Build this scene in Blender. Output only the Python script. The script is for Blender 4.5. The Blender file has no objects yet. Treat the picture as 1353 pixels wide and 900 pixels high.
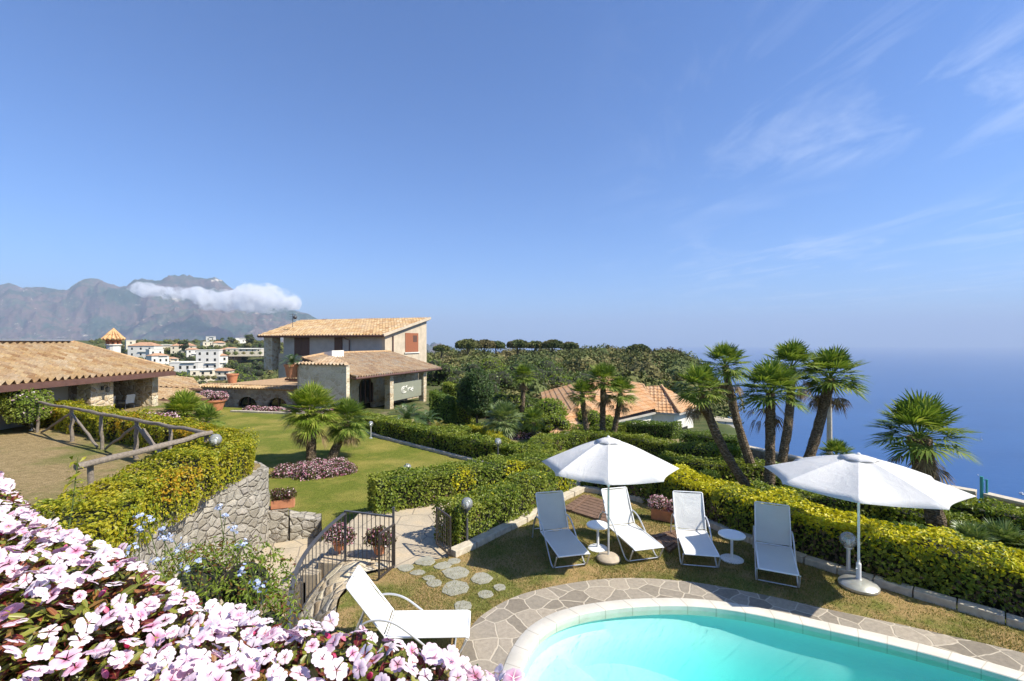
import bpy, bmesh, math, random
import numpy as np
from mathutils import Vector, Matrix
R = math.radians
random.seed(11)
rng = np.random.default_rng(11)
S = bpy.context.scene
COL = S.collection
F, CZ, HY, CX = 620.0, 4.4, 452.0, 676.5

def P(px, py, z):
    """ground point at height z seen in direction px,py"""
    Y = F * (CZ - z) / (py - HY)
    return Vector(((px - CX) / F * Y, Y, z))

def D(px, py, Y):
    return Vector(((px - CX) / F * Y, Y, CZ - (py - HY) / F * Y))

# ------------------------------------------------------------------ objects
WL = {}
def tag(o, label=None, cat=None, group=None, kind=None):
    if label: o['label'] = label
    if cat: o['category'] = cat
    if group: o['group'] = group
    if kind: o['kind'] = kind
    return o

def empty(name, loc, label, cat, group=None, rz=0.0, local=False):
    o = bpy.data.objects.new(name, None)
    o.empty_display_size = 0.2
    COL.objects.link(o)
    o.location = loc
    o.rotation_euler = (0, 0, rz)
    WL[o.name] = Vector((0, 0, 0)) if local else Vector(loc)
    return tag(o, label, cat, group)

def link_mesh(name, me, mats, parent=None, loc=None):
    for m in (mats if isinstance(mats, (list, tuple)) else [mats]):
        me.materials.append(m)
    o = bpy.data.objects.new(name, me)
    COL.objects.link(o)
    if parent is not None:
        o.parent = parent
        WL[o.name] = WL[parent.name]
    else:
        if loc is not None: o.location = loc
        WL[o.name] = Vector(loc) if loc is not None else Vector((0, 0, 0))
    return o

def np_mesh(name, V, Fa, mats, parent=None, loc=None, mi=None, smooth=False, uv=None):
    V = np.asarray(V, dtype=np.float64).reshape(-1, 3)
    off = WL[parent.name] if parent is not None else (Vector(loc) if loc is not None else Vector((0, 0, 0)))
    V = V - np.array(off)
    Fa = np.asarray(Fa, dtype=np.int32)
    n, k = Fa.shape
    me = bpy.data.meshes.new(name)
    me.vertices.add(len(V)); me.vertices.foreach_set('co', V.astype(np.float32).ravel())
    me.loops.add(n * k); me.loops.foreach_set('vertex_index', Fa.ravel())
    me.polygons.add(n)
    me.polygons.foreach_set('loop_start', np.arange(0, n * k, k, dtype=np.int32))
    me.polygons.foreach_set('loop_total', np.full(n, k, dtype=np.int32))
    if mi is not None: me.polygons.foreach_set('material_index', np.asarray(mi, dtype=np.int32))
    me.polygons.foreach_set('use_smooth', np.full(n, bool(smooth)))
    if uv is not None:
        l = me.uv_layers.new(name='UVMap')
        l.data.foreach_set('uv', np.asarray(uv, dtype=np.float32)[Fa.ravel()].ravel())
    me.update(calc_edges=True)
    me.validate()
    return link_mesh(name, me, mats, parent, loc)

def copy_tree(o, parent=None):
    c = o.copy(); COL.objects.link(c)
    WL[c.name] = WL.get(o.name, Vector((0, 0, 0)))
    if parent is not None: c.parent = parent
    for ch in list(o.children): copy_tree(ch, c)
    return c

class MB:
    def __init__(s): s.v = []; s.f = []; s.m = []; s.cur = 0
    def add(s, vs, fs):
        b = len(s.v); s.v += [tuple(p) for p in vs]
        for f in fs: s.f.append([b + i for i in f]); s.m.append(s.cur)
        return s
    def box(s, c, d, rz=0.0, rx=0.0, ry=0.0):
        M = Matrix.Rotation(rz, 3, 'Z') @ Matrix.Rotation(ry, 3, 'Y') @ Matrix.Rotation(rx, 3, 'X')
        vs = []
        for x in (-.5, .5):
            for y in (-.5, .5):
                for z in (-.5, .5):
                    vs.append(M @ Vector((x * d[0], y * d[1], z * d[2])) + Vector(c))
        return s.add(vs, [(0, 1, 3, 2), (4, 6, 7, 5), (0, 4, 5, 1), (2, 3, 7, 6), (0, 2, 6, 4), (1, 5, 7, 3)])
    def bar(s, a, b, w, h, up=(0, 0, 1)):
        a = Vector(a); b = Vector(b); d = (b - a).normalized()
        sd = d.cross(Vector(up))
        if sd.length < 1e-4: sd = Vector((1, 0, 0))
        sd.normalize(); u = sd.cross(d)
        vs = []
        for p in (a, b):
            for i, j in ((-1, -1), (1, -1), (1, 1), (-1, 1)):
                vs.append(p + sd * i * w / 2 + u * j * h / 2)
        return s.add(vs, [(0, 3, 2, 1), (4, 5, 6, 7), (0, 1, 5, 4), (1, 2, 6, 5), (2, 3, 7, 6), (3, 0, 4, 7)])
    def tube(s, pts, r, n=8, cap=True):
        pts = [Vector(p) for p in pts]
        rs = r if isinstance(r, (list, tuple)) else [r] * len(pts)
        rings = []
        prev = None
        for i, p in enumerate(pts):
            d = (pts[min(i + 1, len(pts) - 1)] - pts[max(i - 1, 0)]).normalized()
            if prev is None:
                a = Vector((0, 0, 1)) if abs(d.z) < .9 else Vector((1, 0, 0))
                u = d.cross(a).normalized()
            else:
                u = (prev - d * prev.dot(d)).normalized()
            prev = u
            w = d.cross(u)
            rings.append([p + (u * math.cos(2 * math.pi * k / n) + w * math.sin(2 * math.pi * k / n)) * rs[i] for k in range(n)])
        vs = [q for rg in rings for q in rg]
        fs = []
        for i in range(len(pts) - 1):
            for k in range(n):
                fs.append((i * n + k, i * n + (k + 1) % n, (i + 1) * n + (k + 1) % n, (i + 1) * n + k))
        if cap:
            fs.append(tuple(range(n - 1, -1, -1))); fs.append(tuple((len(pts) - 1) * n + k for k in range(n)))
        return s.add(vs, fs)
    def prism(s, poly, z0, z1):
        n = len(poly)
        zz0 = z0 if isinstance(z0, (list, tuple)) else [z0] * n
        zz1 = z1 if isinstance(z1, (list, tuple)) else [z1] * n
        vs = [(p[0], p[1], zz0[i]) for i, p in enumerate(poly)] + [(p[0], p[1], zz1[i]) for i, p in enumerate(poly)]
        fs = [tuple(range(n - 1, -1, -1)), tuple(range(n, 2 * n))]
        for i in range(n): j = (i + 1) % n; fs.append((i, j, n + j, n + i))
        return s.add(vs, fs)
    def lathe(s, prof, c, n=20, axis_tilt=None):
        vs = []
        for r, z in prof:
            for k in range(n):
                a = 2 * math.pi * k / n
                vs.append((c[0] + r * math.cos(a), c[1] + r * math.sin(a), c[2] + z))
        fs = []
        for i in range(len(prof) - 1):
            for k in range(n):
                fs.append((i * n + k, i * n + (k + 1) % n, (i + 1) * n + (k + 1) % n, (i + 1) * n + k))
        fs.append(tuple(range(n - 1, -1, -1))); fs.append(tuple((len(prof) - 1) * n + k for k in range(n)))
        return s.add(vs, fs)
    def sphere(s, c, r, n=16, m=10):
        prof = [(max(1e-4, math.sin(math.pi * i / m)) * r, -math.cos(math.pi * i / m) * r) for i in range(m + 1)]
        return s.lathe(prof, c, n)
    def slab(s, poly3, t):
        """closed slab: polygon in 3D extruded down by t"""
        n = len(poly3)
        vs = [tuple(p) for p in poly3] + [(p[0], p[1], p[2] - t) for p in poly3]
        fs = [tuple(range(n)), tuple(range(2 * n - 1, n - 1, -1))]
        for i in range(n): j = (i + 1) % n; fs.append((j, i, n + i, n + j))
        return s.add(vs, fs)
    def build(s, name, mats, parent=None, loc=None, smooth=False, bevel=0, tri=False):
        off = WL[parent.name] if parent is not None else (Vector(loc) if loc is not None else Vector((0, 0, 0)))
        me = bpy.data.meshes.new(name)
        me.from_pydata([tuple(Vector(v) - off) for v in s.v], [], s.f)
        me.polygons.foreach_set('material_index', s.m)
        bm = bmesh.new(); bm.from_mesh(me)
        bmesh.ops.recalc_face_normals(bm, faces=bm.faces)
        if bevel > 0:
            es = [e for e in bm.edges if len(e.link_faces) == 2 and e.calc_face_angle(0) > .6]
            bmesh.ops.bevel(bm, geom=es, offset=bevel, segments=2, affect='EDGES', profile=.5)
        bm.to_mesh(me); bm.free()
        if smooth:
            me.polygons.foreach_set('use_smooth', [True] * len(me.polygons))
            me.set_sharp_from_angle(angle=R(40))
        me.update()
        return link_mesh(name, me, mats, parent, loc)

def spline(pts, n=8, closed=False):
    """Catmull-Rom through points (any dimension)"""
    A = [np.array(p, float) for p in pts]; out = []
    N = len(A)
    rngi = range(N) if closed else range(N - 1)
    for i in rngi:
        if closed: p0, p1, p2, p3 = A[i - 1], A[i], A[(i + 1) % N], A[(i + 2) % N]
        else: p0, p1, p2, p3 = A[max(i - 1, 0)], A[i], A[i + 1], A[min(i + 2, N - 1)]
        for k in range(n):
            t = k / n
            out.append(.5 * ((2 * p1) + (-p0 + p2) * t + (2 * p0 - 5 * p1 + 4 * p2 - p3) * t * t + (-p0 + 3 * p1 - 3 * p2 + p3) * t ** 3))
    if not closed: out.append(A[-1])
    return out

# ------------------------------------------------------------------ materials
def newmat(name):
    m = bpy.data.materials.new(name); m.use_nodes = True
    nt = m.node_tree
    for n in list(nt.nodes): nt.nodes.remove(n)
    out = nt.nodes.new('ShaderNodeOutputMaterial')
    return m, nt, out
def nd(nt, t, ins=None, **props):
    n = nt.nodes.new(t)
    for k, v in props.items(): setattr(n, k, v)
    for k, v in (ins or {}).items():
        if hasattr(v, 'is_output') or isinstance(v, bpy.types.NodeSocket): nt.links.new(v, n.inputs[k])
        else: n.inputs[k].default_value = v
    return n
def c4(c): return (c[0], c[1], c[2], 1)
def ramp(nt, fac, stops, interp='LINEAR'):
    r = nd(nt, 'ShaderNodeValToRGB', {'Fac': fac})
    cr = r.color_ramp; cr.interpolation = interp
    while len(cr.elements) > 1: cr.elements.remove(cr.elements[-1])
    cr.elements[0].position = stops[0][0]; cr.elements[0].color = c4(stops[0][1])
    for p, c in stops[1:]:
        e = cr.elements.new(p); e.color = c4(c)
    return r.outputs['Color']
def mix(nt, fac, a, b, mode='MIX'):
    n = nd(nt, 'ShaderNodeMix', data_type='RGBA', blend_type=mode)
    for idx, v in ((0, fac), (6, a), (7, b)):
        if isinstance(v, bpy.types.NodeSocket): nt.links.new(v, n.inputs[idx])
        else: n.inputs[idx].default_value = c4(v) if isinstance(v, tuple) and len(v) == 3 else v
    return n.outputs[2]
def mth(nt, op, a, b=None, c=None):
    n = nd(nt, 'ShaderNodeMath', operation=op)
    for i, v in enumerate((a, b, c)):
        if v is None: continue
        if isinstance(v, bpy.types.NodeSocket): nt.links.new(v, n.inputs[i])
        else: n.inputs[i].default_value = v
    return n.outputs[0]
def coords(nt, kind='Object'):
    if kind == 'World': return nd(nt, 'ShaderNodeNewGeometry').outputs['Position']
    return nd(nt, 'ShaderNodeTexCoord').outputs[kind]
def noise(nt, vec, scale, detail=4, rough=.6, out='Fac', dist=0):
    return nd(nt, 'ShaderNodeTexNoise', {'Vector': vec, 'Scale': scale, 'Detail': detail, 'Roughness': rough, 'Distortion': dist}).outputs[out]
def bump(nt, h, strength, dist=.02):
    return nd(nt, 'ShaderNodeBump', {'Height': h, 'Strength': strength, 'Distance': dist}).outputs['Normal']
def princ(nt, out, col, rough=.7, normal=None, metal=0.0, spec=.5, **kw):
    ins = {'Base Color': col if isinstance(col, bpy.types.NodeSocket) else c4(col), 'Roughness': rough, 'Metallic': metal, 'Specular IOR Level': spec}
    ins.update(kw)
    p = nd(nt, 'ShaderNodeBsdfPrincipled', ins)
    if normal is not None: nt.links.new(normal, p.inputs['Normal'])
    nt.links.new(p.outputs[0], out.inputs['Surface'])
    return p

def simple(name, col, rough=.6, metal=0.0, var=.12, scale=6, bmp=.0, spec=.5, bscale=40):
    m, nt, out = newmat(name)
    v = coords(nt)
    n = noise(nt, v, scale, 5)
    a = tuple(x * (1 - var) for x in col); b = tuple(min(1, x * (1 + var)) for x in col)
    c = ramp(nt, n, [(.3, a), (.7, b)])
    nm = bump(nt, noise(nt, v, bscale, 3), bmp, .01) if bmp else None
    princ(nt, out, c, rough, nm, metal, spec)
    return m

def leafmat(name, stops, trans=.35, rough=.45, clump=None, clump_scale=1.2, spec=.35):
    m, nt, out = newmat(name)
    g = nd(nt, 'ShaderNodeNewGeometry')
    c = ramp(nt, g.outputs['Random Per Island'], stops)
    if clump:
        n = noise(nt, g.outputs['Position'], clump_scale, 3)
        f = nd(nt, 'ShaderNodeMapRange', {'Value': n, 'From Min': .45, 'From Max': .68}).outputs[0]
        c = mix(nt, f, c, mix(nt, .6, c, clump))
    p = nd(nt, 'ShaderNodeBsdfPrincipled', {'Base Color': c, 'Roughness': rough, 'Specular IOR Level': spec})
    t = nd(nt, 'ShaderNodeBsdfTranslucent', {'Color': mix(nt, 1.0, c, (1.0, 1.0, .55), 'MULTIPLY')})
    mx = nd(nt, 'ShaderNodeMixShader', {0: trans, 1: p.outputs[0], 2: t.outputs[0]})
    nt.links.new(mx.outputs[0], out.inputs['Surface'])
    return m

def stonewall(name, scale, stops, mortar, mw=.06, bs=.7, rnd=.9, zs=1.3):
    m, nt, out = newmat(name)
    pos = coords(nt, 'World')
    wob = noise(nt, pos, scale * 1.4, 3, out='Color')
    sub = nd(nt, 'ShaderNodeVectorMath', {0: wob, 1: (.5, .5, .5)}, operation='SUBTRACT').outputs[0]
    sc = nd(nt, 'ShaderNodeVectorMath', {0: sub, 'Scale': .28 / scale}, operation='SCALE').outputs[0]
    ad = nd(nt, 'ShaderNodeVectorMath', {0: pos, 1: sc}, operation='ADD').outputs[0]
    v = nd(nt, 'ShaderNodeVectorMath', {0: ad, 1: (1, 1, zs)}, operation='MULTIPLY').outputs[0]
    e = nd(nt, 'ShaderNodeTexVoronoi', {'Vector': v, 'Scale': scale, 'Randomness': rnd}, feature='DISTANCE_TO_EDGE').outputs['Distance']
    cc = nd(nt, 'ShaderNodeTexVoronoi', {'Vector': v, 'Scale': scale, 'Randomness': rnd}, feature='F1').outputs['Color']
    s = nd(nt, 'ShaderNodeSeparateColor', {'Color': cc}).outputs[0]
    col = ramp(nt, s, stops)
    n = noise(nt, pos, scale * 6, 6, .7)
    col = mix(nt, .55, col, ramp(nt, n, [(.3, (.25, .25, .25)), (.7, (.8, .8, .8))]), 'OVERLAY')
    f = nd(nt, 'ShaderNodeMapRange', {'Value': e, 'From Min': mw * .4, 'From Max': mw}).outputs[0]
    col = mix(nt, f, mortar, col)
    hh = nd(nt, 'ShaderNodeMapRange', {'Value': e, 'From Min': 0.0, 'From Max': mw * 3}, interpolation_type='SMOOTHSTEP').outputs[0]
    h = mth(nt, 'ADD', hh, mth(nt, 'MULTIPLY', n, .5))
    princ(nt, out, col, .9, bump(nt, h, bs, .05), spec=.2)
    return m

def tilemat(name, stops, flip=False):
    m, nt, out = newmat(name)
    uv = nd(nt, 'ShaderNodeUVMap').outputs[0]
    fl = nd(nt, 'ShaderNodeVectorMath', {0: uv}, operation='FLOOR').outputs[0]
    w = nd(nt, 'ShaderNodeTexWhiteNoise', {'Vector': fl}, noise_dimensions='2D').outputs['Value']
    pos = coords(nt, 'World')
    n = noise(nt, pos, .9, 5, .65)
    n2 = noise(nt, pos, 12, 4, .7)
    c = ramp(nt, w, stops)
    c = mix(nt, nd(nt, 'ShaderNodeMapRange', {'Value': n, 'From Min': .42, 'From Max': .7}).outputs[0], c, mix(nt, .5, c, (.42, .36, .27)))
    c = mix(nt, .35, c, ramp(nt, n2, [(.35, (.2, .2, .2)), (.65, (.8, .8, .8))]), 'OVERLAY')
    princ(nt, out, c, .85, bump(nt, n2, .3, .01), spec=.25)
    return m

# ------------------------------------------------------------------ foliage
def unit(a): return a / np.maximum(np.linalg.norm(a, axis=1, keepdims=True), 1e-9)

def leaf_quads(pos, nrm, size, aspect=.5, rnd=.8, up=0.0, fold=.12):
    """kite leaves centred at pos facing nrm: returns V,F"""
    n = len(pos)
    N = unit(nrm + rng.normal(0, rnd, (n, 3)))
    A = rng.normal(0, 1, (n, 3)); A[:, 2] += up
    T = unit(A - N * (A * N).sum(1, keepdims=True))
    B = np.cross(N, T)
    sz = (size * rng.uniform(.5, 1.5, n))[:, None]
    w = sz * aspect * .5
    v0 = pos - T * sz * .5
    v1 = pos + B * w + T * sz * .05 + N * sz * fold
    v2 = pos + T * sz * .5 - N * sz * fold
    v3 = pos - B * w + T * sz * .05 + N * sz * fold
    V = np.stack([v0, v1, v2, v3], 1).reshape(-1, 3)
    Fa = np.arange(n * 4).reshape(n, 4)
    return V, Fa

def ellipsoid(c, r, n=12, m=8, rz=0):
    V = []; Fq = []
    for i in range(m + 1):
        a = math.pi * i / m
        for k in range(n):
            b = 2 * math.pi * k / n
            V.append((c[0] + r[0] * math.sin(a) * math.cos(b), c[1] + r[1] * math.sin(a) * math.sin(b), c[2] + r[2] * math.cos(a)))
    for i in range(m):
        for k in range(n):
            Fq.append((i * n + k, (i + 1) * n + k, (i + 1) * n + (k + 1) % n, i * n + (k + 1) % n))
    return np.array(V), np.array(Fq)

def lobes_leaves(lobes, dens, size, aspect=.55, rnd=.7, inner=.25, zmin=None, core=.72, hemi=-.6, up=0.0):
    """lobes: (centre, radii). returns V,F,matindex (0 leaf,1 core)"""
    Vs = []; Fs = []; Ms = []; b = 0
    C = np.array([l[0] for l in lobes], float); Rr = np.array([l[1] for l in lobes], float)
    for i in range(len(lobes)):
        r = Rr[i]
        area = 4 * math.pi * ((r[0] * r[1]) ** 1.6 / 3 + (r[0] * r[2]) ** 1.6 / 3 + (r[1] * r[2]) ** 1.6 / 3) ** (1 / 1.6)
        n = max(8, int(area * dens))
        d = unit(rng.normal(0, 1, (n, 3)))
        d = d[d[:, 2] > hemi]
        k = 1 - inner * rng.random(len(d)) ** 1.5 + rng.normal(0, .03, len(d))
        k += .06 * np.sin(d[:, 0] * 7 + i) * np.sin(d[:, 1] * 6 + 2 * i) + .05 * np.sin(d[:, 2] * 9 + i)
        p = C[i] + d * r * k[:, None]
        keep = np.ones(len(p), bool)
        for j in range(len(lobes)):
            if j != i:
                keep &= (((p - C[j]) / Rr[j]) ** 2).sum(1) > .62
        if zmin is not None: keep &= p[:, 2] > zmin
        p = p[keep]; d = d[keep]
        if len(p) == 0: continue
        V, Fa = leaf_quads(p, d / r * r.mean(), size, aspect, rnd, up)
        Vs.append(V); Fs.append(Fa + b); b += len(V); Ms.append(np.zeros(len(Fa), int))
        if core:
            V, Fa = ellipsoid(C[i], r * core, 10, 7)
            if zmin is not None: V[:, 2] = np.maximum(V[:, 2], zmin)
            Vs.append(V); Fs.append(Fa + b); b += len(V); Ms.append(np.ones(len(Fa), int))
    return np.concatenate(Vs), np.concatenate(Fs), np.concatenate(Ms)

def resample(pts, step):
    A = np.array(pts, float)
    if A.shape[1] == 2: A = np.c_[A, np.zeros(len(A))]
    seg = np.linalg.norm(np.diff(A, axis=0), axis=1); L = np.r_[0, np.cumsum(seg)]
    n = max(2, int(L[-1] / step) + 1)
    t = np.linspace(0, L[-1], n)
    return np.stack([np.interp(t, L, A[:, k]) for k in range(3)], 1), L[-1]

def hedge(label, pts, w, h, mats, leaf=.055, dens=900, step=.3, lump=.05, group=None, patches=(), topmat=0.0, botmat=.22, name='hedge', round_=.0, aspect=.6, sides=(1, 1)):
    """mats: [leaf, core, accent, low accent]"""
    C, L = resample(pts, step)
    T = np.gradient(C, axis=0); T[:, 2] = 0; T = unit(T)
    Nn = np.stack([T[:, 1], -T[:, 0], np.zeros(len(T))], 1)       # right-hand side
    s_at = np.linspace(0, L, len(C))
    prog = np.random.default_rng(abs(hash(label)) % 1000 if False else sum(map(ord, label)))
    ph = prog.uniform(0, 6, 8)
    def lumpf(s, c):
        return lump * (np.sin(s * 2.1 + ph[0] + 3 * c) + .7 * np.sin(s * 4.7 + ph[1] - 5 * c) + .5 * np.sin(s * 9.1 + ph[2] + 9 * c) + .4 * np.sin(17 * c + ph[3] + s))
    per = 2 * h + w
    n = int(per * L * dens)
    s = rng.uniform(0, L, n); q = rng.uniform(0, per, n)
    def at(s, A): return np.stack([np.interp(s, s_at, A[:, k]) for k in range(3)], 1)
    side = np.where(q < h, -1, np.where(q < h + w, 0, 1))
    off = np.where(side == -1, -w / 2, np.where(side == 1, w / 2, q - h - w / 2))
    zz = np.where(side == -1, q, np.where(side == 1, per - q, h))
    cpar = q / per
    # rounding of the top edge
    rr = np.clip((np.abs(off) - (w / 2 - .12)) / .12, 0, 1) * np.clip((zz - (h - .12)) / .12, 0, 1)
    dd = np.maximum(lumpf(s, cpar), -.06) - rng.random(n) ** 2 * .12 - rr * .04
    spr = rng.random(n) < .035
    dd = np.where(spr & (side == 0), dd + rng.uniform(.02, .12, n), dd)
    c0 = at(s, C); n0 = unit(at(s, Nn))
    nrm = n0 * side[:, None] + np.array([0, 0, 1.0]) * (side == 0)[:, None]
    pos = c0 + n0 * off[:, None] + np.array([0, 0, 1.0]) * zz[:, None] + nrm * dd[:, None]
    V, Fa = leaf_quads(pos, nrm * 1.1 + np.array([0, 0, .3]), leaf, aspect, .5)
    mi = np.zeros(n, int)
    if topmat > 0:
        mi[(rng.random(n) < topmat * np.clip((zz / h - .55) / .45, 0, 1) ** 1.2 * (1 + .6 * np.sin(s * 1.3 + ph[4]) * np.sin(s * 3.1)))] = 2
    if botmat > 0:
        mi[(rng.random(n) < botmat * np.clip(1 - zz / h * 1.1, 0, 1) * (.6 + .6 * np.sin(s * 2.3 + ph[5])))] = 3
    for (pc, pr) in patches:
        d2 = np.linalg.norm((pos - np.array(pc)) / np.array(pr), axis=1)
        mi[(d2 < 1) & (rng.random(n) < .85 * (1.15 - d2))] = 2
    Vs = [V]; Fs = [Fa]; Ms = [mi]; b = len(V)
    # ends
    for e, sg in ((0, -1), (len(C) - 1, 1)):
        m = int(w * h * dens * 1.1)
        o = rng.uniform(-w / 2, w / 2, m); z = rng.uniform(0, h, m)
        p = C[e] + Nn[e] * o[:, None] + np.array([0, 0, 1.0]) * z[:, None] + T[e] * sg * (rng.normal(0, .03, m) - .02)[:, None]
        V, Fa = leaf_quads(p, np.tile(T[e] * sg + np.array([0, 0, .35]), (m, 1)), leaf, aspect, .65)
        Vs.append(V); Fs.append(Fa + b); b += len(V); Ms.append(np.zeros(m, int))
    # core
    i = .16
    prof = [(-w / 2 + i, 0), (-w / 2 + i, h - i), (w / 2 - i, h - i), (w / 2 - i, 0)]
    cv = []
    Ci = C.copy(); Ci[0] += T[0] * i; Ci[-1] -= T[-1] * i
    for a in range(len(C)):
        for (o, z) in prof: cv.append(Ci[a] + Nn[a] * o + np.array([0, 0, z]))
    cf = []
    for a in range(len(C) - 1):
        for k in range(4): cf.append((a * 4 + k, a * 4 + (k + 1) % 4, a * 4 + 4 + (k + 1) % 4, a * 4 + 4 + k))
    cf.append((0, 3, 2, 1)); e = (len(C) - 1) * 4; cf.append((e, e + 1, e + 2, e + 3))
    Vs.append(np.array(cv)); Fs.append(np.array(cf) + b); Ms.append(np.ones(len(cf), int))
    mid = C[len(C) // 2]
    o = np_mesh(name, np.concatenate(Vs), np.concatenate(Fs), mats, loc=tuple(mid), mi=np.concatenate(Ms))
    return tag(o, label, 'hedge', group)

def tile_roof(name, poly, mat, parent, tw=.22, tl=.42, amp=.045, up=None, lift=.0):
    """poly: coplanar convex polygon; first edge is the eave."""
    p = [Vector(q) for q in poly]
    e = (p[1] - p[0]).normalized()
    nrm = Vector((0, 0, 0))
    for i in range(1, len(p) - 1): nrm += (p[i] - p[0]).cross(p[i + 1] - p[0])
    nrm.normalize()
    if nrm.z < 0: nrm = -nrm
    # up-slope direction: steepest, so tiles run downhill
    g = Vector((0, 0, 1)) - nrm * nrm.z
    g.normalize(); e = g.cross(nrm); e.normalize()
    o = p[0]
    uvp = [((q - o).dot(e), (q - o).dot(g)) for q in p]
    a0 = min(u for u, v in uvp); a1 = max(u for u, v in uvp); b0 = min(v for u, v in uvp); b1 = max(v for u, v in uvp)
    na = int((a1 - a0) / tw * 6) + 2; nb = int((b1 - b0) / tl) + 1
    aa = a0 + np.arange(na) * tw / 6
    ph = (aa - a0) / tw * 2 * math.pi
    pr = amp * (np.cos(ph) + .25 * np.cos(2 * ph))
    rows = []
    for k in range(nb):
        rows.append((b0 + k * tl + .002, .04, k + .01)); rows.append((min(b0 + (k + 1) * tl, b1 + .2), 0.0, k + .99))
    bb = np.array([r[0] for r in rows]); hz = np.array([r[1] for r in rows]); vk = np.array([r[2] for r in rows])
    jit = np.interp(aa, np.linspace(a0, a1, 12), rng.normal(0, .008, 12))
    A, B = np.meshgrid(aa, bb)
    H = pr[None, :] + hz[:, None] + .03 + lift + jit[None, :]
    E = np.array(e); G = np.array(g); N = np.array(nrm); O = np.array(o)
    V = O + A[..., None] * E + B[..., None] * G + H[..., None] * N
    UV = np.stack([np.broadcast_to((aa - a0)[None, :] / tw + .5, A.shape), np.broadcast_to(vk[:, None], A.shape)], -1)
    nr, nc = A.shape
    idx = np.arange(nr * nc).reshape(nr, nc)
    Fq = np.stack([idx[:-1, :-1], idx[:-1, 1:], idx[1:, 1:], idx[1:, :-1]], -1).reshape(-1, 4)
    ob = np_mesh(name, V.reshape(-1, 3), Fq, mat, parent, uv=UV.reshape(-1, 2), smooth=False)
    bm = bmesh.new(); bm.from_mesh(ob.data)
    off = WL[parent.name] if parent else Vector((0, 0, 0))
    cen = sum(p, Vector((0, 0, 0))) / len(p)
    for i in range(len(p)):
        a, b = p[i], p[(i + 1) % len(p)]
        sd = (b - a).cross(nrm).normalized()
        if sd.dot(cen - a) > 0: sd = -sd
        bmesh.ops.bisect_plane(bm, geom=bm.verts[:] + bm.edges[:] + bm.faces[:], plane_co=a - off, plane_no=sd, clear_outer=True, dist=1e-5)
    bm.to_mesh(ob.data); bm.free()
    return ob
# ------------------------------------------------------------------ material library
M = {}
M['core'] = simple('foliage_core', (.022, .026, .010), .95, var=.4, scale=8)  # near-black filler body inside hedges and crowns
M['core_brown'] = simple('foliage_core_brown', (.045, .03, .02), .95, var=.4, scale=8)  # dark brown filler under flower leaves, also pot soil
M['hedge'] = leafmat('hedge_leaf', [(0, (0.0784, 0.129, 0.0157)), (.35, (0.146, 0.213, 0.0246)), (.7, (0.235, 0.302, 0.0336)), (1, (0.358, 0.403, 0.0672))], .4, clump=(0.336, 0.336, 0.0448))
M['hedge_dk'] = leafmat('hedge_leaf_dark', [(0, (0.0585, 0.111, 0.0182)), (.4, (0.104, 0.176, 0.026)), (.75, (0.169, 0.247, 0.0364)), (1, (0.26, 0.338, 0.0585))], .35, clump=(0.208, 0.26, 0.039))
M['hedge_yl'] = leafmat('hedge_leaf_lime', [(0, (0.147, 0.2, 0.0147)), (.35, (0.263, 0.304, 0.0189)), (.7, (0.399, 0.389, 0.0263)), (1, (0.525, 0.441, 0.0315))], .4, clump=(0.525, 0.42, 0.021), clump_scale=1.6)
M['leaf_gold'] = leafmat('golden_leaf', [(0, (.44, .44, .015)), (.5, (.60, .56, .02)), (1, (.72, .62, .04))], .35)
M['leaf_amber'] = leafmat('amber_leaf', [(0, (.42, .24, .015)), (.5, (.55, .33, .02)), (1, (.5, .4, .05))], .35)
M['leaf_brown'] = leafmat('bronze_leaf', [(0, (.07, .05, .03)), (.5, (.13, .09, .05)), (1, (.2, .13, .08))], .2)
M['bush'] = leafmat('bush_leaf', [(0, (0.0585, 0.104, 0.0208)), (.4, (0.104, 0.169, 0.0325)), (.8, (0.169, 0.234, 0.052)), (1, (0.26, 0.312, 0.091))], .3, clump=(0.156, 0.195, 0.039), clump_scale=.8)
M['bush_lt'] = leafmat('bush_leaf_light', [(0, (0.12, 0.192, 0.0192)), (.5, (0.216, 0.3, 0.036)), (1, (0.336, 0.408, 0.072))], .4, clump=(0.336, 0.36, 0.06), clump_scale=.8)
M['dark'] = leafmat('dark_leaf', [(0, (0.03, 0.0675, 0.018)), (.5, (0.06, 0.112, 0.027)), (.9, (0.105, 0.165, 0.042)), (1, (0.195, 0.255, 0.075))], .2, clump=(0.075, 0.12, 0.03))
M['grey_shrub'] = leafmat('dry_shrub_leaf', [(0, (.10, .09, .05)), (.5, (.17, .15, .08)), (1, (.24, .21, .13))], .25)
M['palm'] = leafmat('palm_leaf', [(0, (0.069, 0.127, 0.0184)), (.35, (0.127, 0.196, 0.0299)), (.75, (0.207, 0.276, 0.046)), (1, (0.345, 0.38, 0.092))], .38, rough=.5, spec=.25)
M['palm_lt'] = leafmat('palm_leaf_light', [(0, (.12, .18, .018)), (.35, (.2, .28, .028)), (.75, (.3, .36, .05)), (1, (.45, .45, .1))], .38, rough=.5, spec=.25)
M['palm_blue'] = leafmat('palm_leaf_silver', [(0, (.10, .16, .05)), (.5, (.18, .25, .08)), (1, (.30, .35, .15))], .25, rough=.4, spec=.5)
M['palm_dead'] = leafmat('palm_dead_leaf', [(0, (.14, .09, .05)), (.5, (.24, .16, .08)), (1, (.36, .26, .13))], .2, rough=.8)
M['cycad'] = leafmat('cycad_leaf', [(0, (0.032, 0.072, 0.0192)), (.5, (0.064, 0.12, 0.0288)), (1, (0.128, 0.192, 0.048))], .2, rough=.3, spec=.6)
M['cycad_y'] = leafmat('cycad_leaf_yellow', [(0, (.2, .17, .03)), (.5, (.3, .25, .04)), (1, (.12, .15, .03))], .3)
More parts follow.
